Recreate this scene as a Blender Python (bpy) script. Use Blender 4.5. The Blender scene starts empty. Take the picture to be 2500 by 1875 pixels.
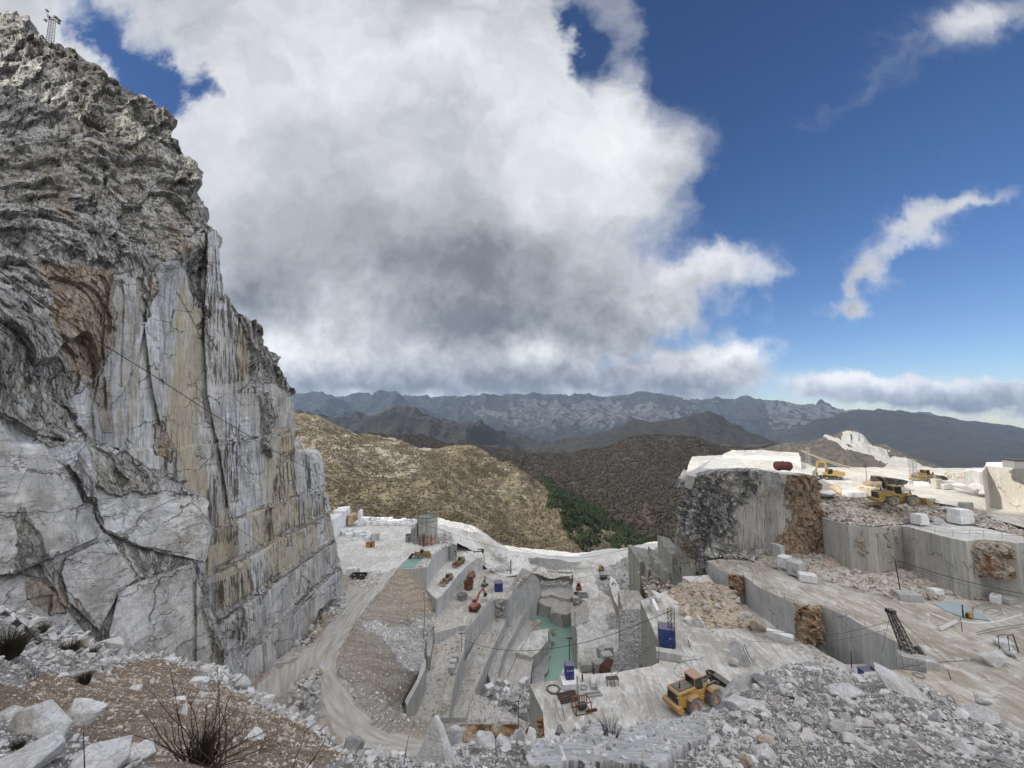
import bpy, bmesh, math, random
import numpy as np
from mathutils import Vector, Matrix, noise as mnoise
random.seed(7)
rng = np.random.default_rng(7)
SC = bpy.context.scene
COL = SC.collection
R = math.radians
# ---------------------------------------------------------------- camera
F = 942.0                       # focal length in pixels of the 2500 px wide photograph
HOR = 1020.0
PITCH = math.atan((HOR - 937.5) / F)
cam_d = bpy.data.cameras.new('camera'); cam = bpy.data.objects.new('camera', cam_d); COL.objects.link(cam)
cam_d.sensor_width = 36.0; cam_d.lens = 36.0 * F / 2500.0
cam_d.clip_start = 0.1; cam_d.clip_end = 60000
cam.location = (0, 0, 0); cam.rotation_euler = (math.pi/2 + PITCH, 0, 0)
SC.camera = cam
CP, SP = math.cos(PITCH), math.sin(PITCH)
def ray(px, py):
    """world direction through a pixel, scaled so that its y component is 1"""
    px = np.asarray(px, float); py = np.asarray(py, float)
    u = (px - 1250.0) / F; v = (937.5 - py) / F
    y = CP - v * SP; z = SP + v * CP
    return u / y, z / y
def atz(px, py, z):
    a, b = ray(px, py); d = z / b
    return np.array([a * d, d, z]) if np.ndim(px) == 0 else np.stack([a*d, d, np.broadcast_to(z, np.shape(d))], -1)
def atd(px, py, d):
    a, b = ray(px, py)
    return np.stack([a * d, np.broadcast_to(d, np.shape(a)) * 1.0, b * d], -1)
def PZ(px, py, z): return Vector(atz(px, py, z))
def PD(px, py, d): return Vector(atd(px, py, d))
# ---------------------------------------------------------------- light
SUN = Vector((-0.75, -0.35, 0.56)).normalized()     # towards the sun
sl = bpy.data.lights.new('sun', 'SUN'); so = bpy.data.objects.new('sun', sl); COL.objects.link(so)
sl.energy = 3.4; sl.angle = R(0.5); sl.color = (1.0, 0.93, 0.80)
so.rotation_euler = SUN.to_track_quat('Z', 'Y').to_euler(); so.location = (0, 0, 300)
SC.view_settings.view_transform = 'Standard'; SC.view_settings.look = 'None'
SC.view_settings.exposure = 0.5; SC.view_settings.gamma = 1.0
SC.render.engine = 'CYCLES'
SC.cycles.max_bounces = 5; SC.cycles.diffuse_bounces = 3; SC.cycles.glossy_bounces = 2
SC.cycles.volume_bounces = 0; SC.cycles.transparent_max_bounces = 8
try: SC.cycles.use_denoising = True
except Exception: pass
# ---------------------------------------------------------------- node helper
class G:
    def __init__(s, tree): s.t = tree; s.k = 0
    def __call__(s, typ, *ins, **kw):
        n = s.t.nodes.new(typ); s.k += 1; n.location = (s.k * 40, -(s.k % 7) * 60)
        names = kw.pop('N', {})
        for a, b in kw.items(): setattr(n, a, b)
        for i, v in enumerate(ins):
            if v is not None: s.put(n.inputs[i], v)
        for a, v in names.items(): s.put(n.inputs[a], v)
        return n
    def put(s, sock, v):
        if isinstance(v, bpy.types.NodeSocket): s.t.links.new(v, sock)
        elif isinstance(v, bpy.types.Node): s.t.links.new(v.outputs[0], sock)
        else:
            if isinstance(v, tuple) and len(v) == 3 and sock.type == 'RGBA': v = v + (1,)
            sock.default_value = v
    def m(s, op, a, b=None, c=None, clamp=False):
        return s('ShaderNodeMath', a, b, c, operation=op, use_clamp=clamp).outputs[0]
    def v(s, op, a, b=None, sc=None):
        n = s('ShaderNodeVectorMath', a, b, operation=op)
        if sc is not None: s.put(n.inputs['Scale'], sc)
        return n.outputs[1] if op in ('LENGTH', 'DOT_PRODUCT') else n.outputs[0]
    def noise(s, vec, scale, det=4, rough=.55, dist=0., out=0, typ='FBM'):
        n = s('ShaderNodeTexNoise', N={'Vector': vec, 'Scale': scale, 'Detail': det, 'Roughness': rough, 'Distortion': dist})
        return n.outputs[out]
    def ramp(s, fac, stops, interp='LINEAR'):
        n = s('ShaderNodeValToRGB', fac); cr = n.color_ramp; cr.interpolation = interp
        while len(cr.elements) < len(stops): cr.elements.new(0.5)
        for e, (p, c) in zip(cr.elements, stops):
            e.position = p; e.color = (c, c, c, 1) if not isinstance(c, tuple) else (c + (1,))[:4]
        return n.outputs[0]
    def mix(s, f, a, b, mode='MIX'):
        n = s('ShaderNodeMix', data_type='RGBA', blend_type=mode); n.clamp_factor = True
        s.put(n.inputs[0], f); s.put(n.inputs[6], a); s.put(n.inputs[7], b)
        return n.outputs[2]
    def mapr(s, v, a, b, c=0., d=1.):
        return s('ShaderNodeMapRange', v, a, b, c, d, clamp=True).outputs[0]
    def scl(s, vec, x, y, z):
        return s.v('MULTIPLY', vec, (x, y, z))
    def attr(s, name, out=0):
        n = s('ShaderNodeAttribute', attribute_name=name); return n.outputs[out]
MATS = {}
def material(name, build):
    if name in MATS: return MATS[name]
    m = bpy.data.materials.new(name); m.use_nodes = True; t = m.node_tree
    for n in list(t.nodes): t.nodes.remove(n)
    g = G(t); out = t.nodes.new('ShaderNodeOutputMaterial')
    sh = build(g); t.links.new(sh, out.inputs[0]); MATS[name] = m
    return m
def bsdf(g, col, rough=.85, bump=None, bs=.5, bd=.1, metal=0., spec=.3, gain=1., **kw):
    if gain != 1.: col = g.v('MINIMUM', g.v('SCALE', col, sc=gain), (.82, .82, .82))
    b = g('ShaderNodeBsdfPrincipled', N={'Base Color': col, 'Roughness': rough, 'Metallic': metal, 'Specular IOR Level': spec})
    if bump is not None:
        bn = g('ShaderNodeBump', N={'Height': bump, 'Strength': bs, 'Distance': bd}); g.put(b.inputs['Normal'], bn.outputs[0])
    for k, v in kw.items(): g.put(b.inputs[k], v)
    return b.outputs[0]
# ---------------------------------------------------------------- world: Nishita sky with procedural clouds
world = bpy.data.worlds.new("World"); SC.world = world; world.use_nodes = True
def build_world():
    t = world.node_tree
    for n in list(t.nodes): t.nodes.remove(n)
    g = G(t)
    out = t.nodes.new('ShaderNodeOutputWorld'); bg = t.nodes.new('ShaderNodeBackground')
    t.links.new(bg.outputs[0], out.inputs[0])
    sky = t.nodes.new('ShaderNodeTexSky'); sky.sky_type = 'NISHITA'; sky.sun_disc = False
    sky.sun_elevation = math.asin(SUN.z); sky.sun_rotation = math.atan2(SUN.x, SUN.y)
    sky.altitude = 900; sky.air_density = 1.0; sky.dust_density = 0.3; sky.ozone_density = 3.0
    tc = g('ShaderNodeTexCoord').outputs['Generated']
    d = g.v('NORMALIZE', tc)
    sx = g('ShaderNodeSeparateXYZ', d)
    yy = g.m('MAXIMUM', sx.outputs[1], 0.12)
    u = g.m('DIVIDE', sx.outputs[0], yy); v = g.m('DIVIDE', sx.outputs[2], yy)
    uv = g('ShaderNodeCombineXYZ', u, v, 0.0).outputs[0]
    # perspective coordinate of a flat cloud deck, for the fine texture
    zc = g.m('ADD', g.m('MAXIMUM', sx.outputs[2], 0.0), 0.16)
    deck = g('ShaderNodeCombineXYZ', g.m('DIVIDE', sx.outputs[0], zc), g.m('DIVIDE', sx.outputs[1], zc), 0.0).outputs[0]
    w1 = g.noise(uv, 2.3, 5, .55, out=1); w1 = g.v('SUBTRACT', w1, (.5, .5, .5))
    w2 = g.noise(uv, 9.0, 5, .6, out=1); w2 = g.v('SUBTRACT', w2, (.5, .5, .5))
    ws = g.mapr(v, .08, .55, .16, 1.)
    uvw = g.v('ADD', uv, g.v('SCALE', g.v('ADD', g.v('SCALE', w1, sc=.36), g.v('SCALE', w2, sc=.10)), sc=ws)); uvw = g.v('ADD', uvw, g.v('SCALE', w2, sc=.07))
    uvw = g.v('MULTIPLY', uvw, (1., 1., 0.))
    def blobs(lst, vec, base):
        acc = base
        for (px, py, rx, ry, rot, amp) in lst:
            a, b = ray(px, py)
            mp = g('ShaderNodeMapping', N={'Vector': vec}, vector_type='TEXTURE')
            mp.inputs['Location'].default_value = (float(a), float(b), 0)
            mp.inputs['Rotation'].default_value = (0, 0, R(rot))
            mp.inputs['Scale'].default_value = (1.25 * rx / F, 1.25 * ry / F, 1)
            gr = g('ShaderNodeTexGradient', mp.outputs[0], gradient_type='QUADRATIC_SPHERE')
            acc = g.m('MULTIPLY_ADD', gr.outputs[1], amp, acc)
        return acc
    cover = blobs(CLOUD_COVER, uvw, 0.0)
    n1 = g.noise(uvw, 3.6, 10, .62)
    n2 = g.noise(deck, 1.1, 9, .6)
    cov = g.m('ADD', cover, g.m('MULTIPLY', g.m('SUBTRACT', n1, .5), .75))
    cov = g.m('ADD', cov, g.m('MULTIPLY', g.m('SUBTRACT', n2, .5), .35))
    puff = g.noise(uv, 17., 7, .6, dist=.3); cov = g.m('ADD', cov, g.m('MULTIPLY', g.m('SUBTRACT', puff, .5), g.m('MULTIPLY', g.m('SUBTRACT', 1.05, ws), 1.25)))
    back = g.m('MULTIPLY', g.mapr(sx.outputs[1], .12, .35, 0., 1.), g.mapr(v, 1.3, 2.0, 1., 0.))
    behind = g.m('ADD', .46, g.m('MULTIPLY', g.m('SUBTRACT', n2, .5), 2.2))
    cov = g.m('ADD', g.m('MULTIPLY', cov, back), g.m('MULTIPLY', behind, g.m('SUBTRACT', 1., back)))
    alpha = g('ShaderNodeMapRange', cov, .10, .80, 0., 1., interpolation_type='SMOOTHSTEP').outputs[0]
    # brightness of the clouds
    bri = blobs(CLOUD_LIGHT, uvw, .62)
    n3 = g.noise(uvw, 5.5, 8, .55); n4 = g.noise(uvw, 1.9, 6, .5)
    bri = g.m('ADD', bri, g.m('MULTIPLY', g.m('SUBTRACT', n3, .5), .42))
    bri = g.m('ADD', bri, g.m('MULTIPLY', g.m('SUBTRACT', n4, .5), .55))
    bri = g.m('ADD', bri, g.m('MULTIPLY', g.m('SUBTRACT', g.noise(g.v('ADD', uv, (0., .012, 0.)), 17., 7, .6, dist=.3), .5), g.m('MULTIPLY', g.m('SUBTRACT', 1.05, ws), .8)))
    edge = g.mapr(cov, .25, .85, .10, -.04)
    bri = g.m('ADD', bri, edge)
    ccol = g.ramp(bri, [(0., (.10, .11, .135)), (.30, (.20, .215, .245)), (.55, (.42, .44, .475)), (.8, (.72, .735, .76)), (1., (.93, .93, .93))])
    hs = g('ShaderNodeHueSaturation', N={'Hue': .51, 'Saturation': 1.22, 'Value': 1.0, 'Color': sky.outputs[0]})
    skyc = g.v('SCALE', hs.outputs[0], sc=SKY_K)
    ccol = g.mix(g.m('SUBTRACT', 1., back), ccol, g.v('MULTIPLY', ccol, (1.07, 1.0, .91)))
    ccol = g.v('SCALE', ccol, sc=g.m('ADD', .80, g.m('MULTIPLY', g.m('SUBTRACT', 1., back), 2.3)))  # unseen clouds behind and overhead boosted, added light for the shaded quarry
    lp = g.mix(alpha, skyc, ccol)
    g.put(bg.inputs[0], lp); bg.inputs[1].default_value = 1.0
SKY_K = 0.069
#            px   py   rx   ry  rot amp   (where the cloud stands, as directions)
CLOUD_COVER = [(600, 300, 1500, 1000, 0, 1.5), (1150, 250, 620, 620, 0, .9), (1400, 420, 460, 330, 0, .75), (1250, 60, 420, 260, 0, .7),
    (900, 850, 1000, 300, 0, 1.2), (1500, 790, 380, 120, 20, .9), (1450, 640, 300, 160, 0, .5), (1700, 690, 300, 75, 28, .75), (-100, 400, 600, 1000, 0, 1.0),
    (400, 190, 300, 120, -45, -1.9), (240, 60, 260, 110, -62, -1.0), (1415, 90, 120, 230, 8, -1.25), (1640, 90, 190, 330, 0, -.9), (1800, 450, 320, 170, 60, -.9),
    (1760, 895, 200, 85, 5, 2.1), (1600, 935, 180, 65, 0, 1.6), (2040, 940, 135, 52, 0, 2.3), (2170, 952, 150, 52, 0, 1.9), (2300, 955, 200, 56, 0, 2.1), (2450, 965, 190, 56, 0, 2.1),
    (2270, 545, 300, 80, 22, .85), (2110, 680, 190, 56, 38, .8), (2060, 752, 90, 34, 0, .75), (2400, 510, 130, 45, 20, .4), (2400, 60, 430, 150, 22, .72), (1950, 260, 200, 60, 10, .25),
    (1860, 672, 200, 60, 10, .34), (2250, 380, 200, 60, 30, .25), (1050, 960, 900, 75, 0, 1.5), (1350, 985, 900, 40, 0, .9), (2300, 1020, 700, 40, 0, .35)]
CLOUD_LIGHT = [(1000, 150, 800, 330, 0, .24), (600, 330, 600, 420, 0, .16), (1480, 330, 330, 300, 10, .30), (1300, 480, 220, 170, 0, .16),
    (1130, 650, 620, 170, -8, -.30), (700, 640, 480, 200, 0, -.12), (1180, 790, 420, 110, 0, -.30), (620, 720, 320, 160, 0, -.22),
    (700, 850, 300, 110, 0, .30), (1290, 850, 150, 70, 0, .34), (1000, 940, 900, 60, 0, -.40), (1150, 968, 620, 24, 0, .30),
    (1700, 660, 320, 130, 10, .16), (1560, 810, 220, 90, 0, -.05), (1780, 865, 220, 60, 8, .50), (1740, 955, 260, 40, 0, -.30),
    (2060, 915, 170, 40, 0, .45), (2300, 930, 380, 36, 0, .45), (2250, 985, 500, 34, 0, -.30), (120, 300, 500, 600, 0, .16), (2200, 600, 400, 200, 0, .12), (2400, 60, 420, 220, 0, .10)]
build_world()
# ---------------------------------------------------------------- numpy noise
def _h(ix, iy, iz, s=0):
    n = (ix * 374761393 + iy * 668265263 + iz * 2147483647 + s * 974634777) & 0xffffffff
    n = ((n ^ (n >> 13)) * 1274126177) & 0xffffffff
    n = ((n ^ (n >> 16)) * 2246822519) & 0xffffffff
    return ((n ^ (n >> 15)) & 0xffffff) / float(0x1000000)
def vnoise(p, seed=0):
    p = np.asarray(p, float); i = np.floor(p).astype(np.int64); f = p - i
    f = f * f * f * (f * (f * 6 - 15) + 10)
    r = 0
    for dx in (0, 1):
        wx = f[..., 0] if dx else 1 - f[..., 0]
        for dy in (0, 1):
            wy = f[..., 1] if dy else 1 - f[..., 1]
            for dz in (0, 1):
                wz = f[..., 2] if dz else 1 - f[..., 2]
                r = r + wx * wy * wz * _h(i[..., 0] + dx, i[..., 1] + dy, i[..., 2] + dz, seed)
    return r * 2 - 1
def fbm(p, oct=5, seed=0, gain=.5, lac=2.03):
    a = 1; s = 0; q = np.asarray(p, float)
    for o in range(oct):
        s = s + a * vnoise(q, seed + o); q = q * lac + 17.3; a *= gain
    return s
def ridged(p, oct=5, seed=0, gain=.5):
    a = 1; s = 0; q = np.asarray(p, float)
    for o in range(oct):
        s = s + a * (1 - 2 * np.abs(vnoise(q, seed + o))); q = q * 2.03 + 7.7; a *= gain
    return s
def facet(p, seed=0, tilt=.8):
    """every cell of a Worley pattern is one tilted plane: broken rock"""
    p = np.asarray(p, float); i = np.floor(p).astype(np.int64)
    best = np.full(p.shape[:-1], 1e9); out = np.zeros(p.shape[:-1])
    for dx in (-1, 0, 1):
        for dy in (-1, 0, 1):
            for dz in (-1, 0, 1):
                c = i + np.array([dx, dy, dz])
                h = [_h(c[..., 0], c[..., 1], c[..., 2], seed * 11 + k) for k in range(7)]
                q = p - (c + np.stack(h[:3], -1))
                dd = (q * q).sum(-1); m = dd < best
                best = np.where(m, dd, best)
                v = (h[3] - .5) + tilt * (q[..., 0] * (h[4] - .5) + q[..., 1] * (h[5] - .5) + q[..., 2] * (h[6] - .5)) * 2
                out = np.where(m, v, out)
    return out
def rbf(ctrl, X, Y):
    c = np.array(ctrl, float); s = 300.0
    d = np.hypot(c[:, None, 0] - c[None, :, 0], c[:, None, 1] - c[None, :, 1]) / s
    n = len(c); A = np.zeros((n + 3, n + 3)); A[:n, :n] = d; A[:n, n] = 1; A[:n, n+1:] = c[:, :2] / s; A[n:, :n] = A[:n, n:].T
    w = np.linalg.solve(A, np.concatenate([c[:, 2], [0, 0, 0]]))
    r = w[n] + w[n+1] * X / s + w[n+2] * Y / s
    for k in range(n): r = r + w[k] * np.hypot(X - c[k, 0], Y - c[k, 1]) / s
    return r
def inpoly(X, Y, poly):
    ins = np.zeros(np.shape(X), bool); n = len(poly)
    for i in range(n):
        x1, y1 = poly[i][:2]; x2, y2 = poly[(i+1) % n][:2]
        if y1 == y2: continue
        c = ((y1 > Y) != (y2 > Y)) & (X < (x2 - x1) * (Y - y1) / (y2 - y1) + x1)
        ins ^= c
    return ins
def soft(X, Y, poly, jit=12, seed=3):
    """polygon mask with a ragged edge"""
    q = np.stack([X / 45., Y / 45., X * 0], -1); q2 = np.stack([X / 14., Y / 14., X * 0], -1)
    jx = vnoise(q, seed) * jit + vnoise(q2, seed + 1) * jit * .5; jy = vnoise(q, seed + 5) * jit + vnoise(q2, seed + 6) * jit * .5
    return inpoly(X + jx, Y + jy, poly).astype(float)
# ---------------------------------------------------------------- mesh helpers
def tag(o, label=None, cat=None, group=None, kind=None):
    if label: o['label'] = label
    if cat: o['category'] = cat
    if group: o['group'] = group
    if kind: o['kind'] = kind
    return o
def raw(name, V, Fc, mats, smooth=False, midx=None, attrs=None, parent=None):
    me = bpy.data.meshes.new(name); V = np.asarray(V, np.float32).reshape(-1, 3); Fc = np.asarray(Fc, np.int32)
    k = Fc.shape[1]; me.vertices.add(len(V)); me.vertices.foreach_set('co', V.ravel())
    me.loops.add(Fc.size); me.loops.foreach_set('vertex_index', Fc.ravel())
    me.polygons.add(len(Fc)); me.polygons.foreach_set('loop_start', np.arange(0, Fc.size, k, dtype=np.int32))
    if midx is not None: me.polygons.foreach_set('material_index', np.asarray(midx, np.int32))
    me.update(calc_edges=True)
    for m in (mats if isinstance(mats, (list, tuple)) else [mats]): me.materials.append(m)
    for an, av in (attrs or {}).items():
        av = np.asarray(av, np.float32)
        if av.ndim == 1:
            a = me.attributes.new(an, 'FLOAT', 'POINT'); a.data.foreach_set('value', av.ravel())
        else:
            a = me.attributes.new(an, 'FLOAT_COLOR', 'POINT')
            if av.shape[-1] == 3: av = np.concatenate([av, np.ones(av.shape[:-1] + (1,), np.float32)], -1)
            a.data.foreach_set('color', av.ravel())
    (me.shade_smooth if smooth else me.shade_flat)()
    o = bpy.data.objects.new(name, me); COL.objects.link(o)
    if parent: o.parent = parent
    return o
def gridfaces(m, n):
    i = np.arange(m - 1)[:, None] * n + np.arange(n - 1)[None, :]
    return np.stack([i, i + 1, i + n + 1, i + n], -1).reshape(-1, 4)
def gnormal(P):
    a = np.gradient(P, axis=0); b = np.gradient(P, axis=1); n = np.cross(b, a)
    n /= np.linalg.norm(n, axis=-1, keepdims=True) + 1e-9
    return n
def gridobj(name, P, mat, smooth=True, attrs=None, flip=False, **kw):
    m, n = P.shape[:2]; f = gridfaces(m, n)
    if flip: f = f[:, ::-1]
    at = {k: v.reshape((-1,) + v.shape[2:]) for k, v in (attrs or {}).items()}
    return raw(name, P.reshape(-1, 3), f, mat, smooth, None, at, **kw)
def resample(pts, n):
    pts = np.asarray(pts, float); d = np.r_[0, np.cumsum(np.linalg.norm(np.diff(pts[:, :2], axis=0), axis=1))]
    t = np.linspace(0, d[-1], n)
    return np.stack([np.interp(t, d, pts[:, k]) for k in range(pts.shape[1])], -1)
def row3(pts, n, mode='z'):
    """polyline of (px, py, z) or (px, py, depth) -> n world points (interpolated in the world)"""
    W = np.array([atz(p[0], p[1], p[2]) if mode == 'z' else atd(p[0], p[1], p[2]) for p in pts])
    pp = np.array([p[:2] for p in pts], float); d = np.r_[0, np.cumsum(np.hypot(*np.diff(pp, axis=0).T))]
    t = np.linspace(0, d[-1], n)
    return np.stack([np.interp(t, d, W[:, k]) for k in range(3)], -1)
def loft(rows, counts):
    """rows: list of (n,3); counts: cells between consecutive rows"""
    out = []
    for a, b, c in zip(rows[:-1], rows[1:], counts):
        for k in range(c): out.append(a + (b - a) * (k / c))
    out.append(rows[-1]); return np.array(out)
def topix(P):
    """world points -> pixels of the photograph (for painting masks on the terrain)"""
    x, y, z = P[..., 0], P[..., 1], P[..., 2]
    yc = y * CP + z * SP; zc = -y * SP + z * CP
    return 1250 + F * x / yc, 937.5 - F * zc / yc
def slab(name, pts, zbot, mtop, mside, step=1.6, jit=.18, drop=.12, world=False, seed=1, kind='structure', label=None, attrs=None):
    """a quarried terrace: polygon of (px,py,z) corners, cut straight down to zbot, with chipped edges"""
    W = [Vector(p) if world else PZ(*p) for p in pts]
    B = []
    for i, a in enumerate(W):
        b = W[(i+1) % len(W)]; n = max(1, int((b - a).length / step))
        for k in range(n):
            p = a.lerp(b, k / n)
            q = Vector((p.x, p.y, p.z))
            q.x += float(vnoise(np.array([p.x*.6, p.y*.6, seed]))) * jit + random.uniform(-.3, .3) * jit
            q.y += float(vnoise(np.array([p.x*.6, p.y*.6, seed+9.]))) * jit + random.uniform(-.3, .3) * jit
            q.z -= abs(random.gauss(0, drop)) if k or n > 1 else 0
            B.append(q)
    bm = bmesh.new(); nb = len(B)
    top = [bm.verts.new(v) for v in B]
    cen = sum(B, Vector()) / nb
    bot = [bm.verts.new((v.x, v.y, zbot)) for v in B]
    fs = []
    f = bm.faces.new(top); f.material_index = 0; fs.append(f)
    for i in range(nb):
        j = (i+1) % nb
        q = bm.faces.new((top[i], bot[i], bot[j], top[j])); q.material_index = 1
    bmesh.ops.recalc_face_normals(bm, faces=bm.faces)
    bmesh.ops.triangulate(bm, faces=fs)
    me = bpy.data.meshes.new(name); bm.to_mesh(me); bm.free()
    me.materials.append(mtop); me.materials.append(mside); me.shade_flat()
    o = bpy.data.objects.new(name, me); COL.objects.link(o)
    tag(o, kind=kind)
    if label: o['label'] = label
    return o
# broken stones, used for rubble
def hullrock(n=12, sq=(1, .8, .55), seed=0):
    r = random.Random(seed); bm = bmesh.new()
    for _ in range(n):
        v = Vector((r.gauss(0, 1), r.gauss(0, 1), r.gauss(0, 1))).normalized() * r.uniform(.75, 1.)
        bm.verts.new((v.x * sq[0], v.y * sq[1], v.z * sq[2]))
    bmesh.ops.convex_hull(bm, input=bm.verts)
    bmesh.ops.delete(bm, geom=[v for v in bm.verts if not v.link_faces], context='VERTS')
    bmesh.ops.triangulate(bm, faces=bm.faces); bm.verts.index_update()
    V = np.array([v.co[:] for v in bm.verts]); Fc = np.array([[v.index for v in f.verts] for f in bm.faces]); bm.free()
    return V, Fc
ROCKS = [hullrock(random.choice((8, 9, 10, 12)), (1, random.uniform(.55, .95), random.uniform(.3, .7)), s) for s in range(16)]
def rotmats(n, tilt=.6, r=rng):
    a = r.uniform(0, 2*np.pi, n); b = r.normal(0, tilt, n); c = r.normal(0, tilt, n)
    ca, sa, cb, sb, cc, sc = np.cos(a), np.sin(a), np.cos(b), np.sin(b), np.cos(c), np.sin(c)
    Z = np.zeros(n); O = np.ones(n)
    A = np.stack([ca, -sa, Z, sa, ca, Z, Z, Z, O], -1).reshape(-1, 3, 3)
    B = np.stack([cb, Z, sb, Z, O, Z, -sb, Z, cb], -1).reshape(-1, 3, 3)
    Cc = np.stack([O, Z, Z, Z, cc, -sc, Z, sc, cc], -1).reshape(-1, 3, 3)
    return A @ B @ Cc
def scatter(name, pos, size, mat, kinds=None, sink=.25, tilt=.6, tone=None, smooth=False, shapes=None, **tg):
    """many stones merged into one rubble object"""
    shapes = shapes or ROCKS; n = len(pos); Rm = rotmats(n, tilt); w = rng.integers(0, len(shapes), n)
    Vs, Fs, At = [], [], []; off = 0
    tone = rng.random(n) if tone is None else tone
    for k, (V, Fc) in enumerate(shapes):
        ii = np.where(w == k)[0]
        if not len(ii): continue
        P = np.einsum('nij,vj->nvi', Rm[ii], V) * size[ii][:, None, None] + pos[ii][:, None, :]
        P[..., 2] += (size[ii] * (.35 - sink))[:, None]
        Vs.append(P.reshape(-1, 3)); Fs.append((Fc[None] + (off + np.arange(len(ii)) * len(V))[:, None, None]).reshape(-1, 3))
        At.append(np.repeat(tone[ii], len(V))); off += len(ii) * len(V)
    o = raw(name, np.concatenate(Vs), np.concatenate(Fs), mat, smooth, attrs={'tone': np.concatenate(At)})
    tag(o, kind='stuff', **tg); return o
def pickgrid(P, n, w=None, r=rng):
    """n random points on a grid surface, spread by area (times w)"""
    a = P[:-1, :-1]; b = P[1:, :-1]; c = P[:-1, 1:]
    ar = np.linalg.norm(np.cross(b - a, c - a), axis=-1)
    if w is not None: ar = ar * w[:-1, :-1]
    pr = (ar / ar.sum()).ravel(); ii = r.choice(len(pr), n, p=pr); i, j = np.unravel_index(ii, ar.shape)
    s = r.random(n)[:, None]; t = r.random(n)[:, None]
    return P[i, j] * (1-s) * (1-t) + P[i+1, j] * s * (1-t) + P[i, j+1] * (1-s) * t + P[i+1, j+1] * s * t
def polypoints(pts, n, world=False):
    """n random points inside a flat polygon given by (px,py,z)"""
    W = np.array([p if world else atz(*p) for p in pts]); lo, hi = W.min(0), W.max(0); out = []
    while len(out) < n:
        q = rng.random((n * 3, 2)) * (hi - lo)[:2] + lo[:2]
        m = inpoly(q[:, 0], q[:, 1], [(w[0], w[1]) for w in W]); out.extend(q[m].tolist())
    q = np.array(out[:n]); return np.c_[q, np.full(n, W[:, 2].mean())]
# ================================================================ materials of the rock and the ground
def pos(g): return g('ShaderNodeNewGeometry').outputs['Position']
def m_cut(name, base=(.50, .52, .53), warm=(.46, .40, .28), wa=.35, dark=.35, bed=0.0, scale=1.0, spots=0.):
    """wire-sawn marble face: grey-white with rain streaks, rust and dark runs straight down, thin cracks"""
    def f(g):
        p = pos(g)
        st = g.scl(p, .9*scale, .9*scale, .045*scale)
        s1 = g.noise(st, 1.0, 6, .62); s2 = g.noise(st, 3.1, 6, .65); s3 = g.noise(g.scl(p, 2.2*scale, 2.2*scale, .06*scale), 1.6, 4, .6)
        big = g.noise(p, .08*scale, 4, .5); med = g.noise(p, .7*scale, 5, .6); fine = g.noise(p, 6*scale, 4, .6)
        c = g.mix(g.ramp(med, [(.3, 0.), (.7, 1.)]), tuple(x*.82 for x in base), base)
        vein = g.noise(g.scl(p, .5*scale, .5*scale, .9*scale), 1.1, 7, .7, dist=1.8)
        c = g.mix(g.ramp(vein, [(.47, 0.), (.5, .35), (.53, 0.)]), c, tuple(x*.55 for x in base))
        c = g.mix(g.m('MULTIPLY', g.ramp(s1, [(.44, 0.), (.56, 1.)]), g.m('MULTIPLY', g.ramp(big, [(.35, .25), (.6, 1.)]), wa)), c, warm)
        dk = g.m('MULTIPLY', g.ramp(s2, [(.50, 0.), (.60, 1.)]), g.ramp(g.noise(p, .16*scale, 3, .5, out=0), [(.40, .3), (.56, 1.)]))
        lt = g.ramp(g.noise(g.scl(p, 1.6*scale, 1.6*scale, .05*scale), 1., 5, .6), [(.52, 0.), (.66, .4)]); c = g.mix(lt, c, tuple(min(1, x*1.35) for x in base))
        c = g.mix(g.ramp(g.noise(g.scl(p, .35*scale, .35*scale, .12*scale), 1., 4, .6), [(.42, .34), (.56, 0.)]), c, tuple(x*.6 for x in base))
        c = g.mix(g.m('MULTIPLY', dk, dark), c, (.035, .033, .03))
        c = g.mix(g.m('MULTIPLY', g.ramp(s3, [(.555, 0.), (.61, 1.)]), dark*.8), c, (.05, .048, .045))
        ck = g('ShaderNodeTexVoronoi', N={'Vector': g.v('ADD', g.scl(p, .22*scale, .22*scale, .13*scale), g.v('SCALE', g.noise(p, .5, 4, .6, out=1), sc=.5)), 'Scale': 1.}, feature='DISTANCE_TO_EDGE').outputs[0]
        ckm = g.ramp(ck, [(.0, 1.), (.006, .8), (.014, 0.)])
        ckm = g.m('MULTIPLY', ckm, g.ramp(g.noise(p, .3, 3, .5), [(.52, 0.), (.62, 1.)]))
        c = g.mix(g.m('MULTIPLY', ckm, .75), c, (.06, .055, .05))
        h = g.m('ADD', g.m('MULTIPLY', med, .5), g.m('ADD', g.m('MULTIPLY', fine, .12), g.m('MULTIPLY', s2, .35)))
        h = g.m('SUBTRACT', h, g.m('MULTIPLY', ckm, .6))
        return bsdf(g, c, .8, h, .55, .25, gain=1.22)
    return material(name, f)
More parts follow.
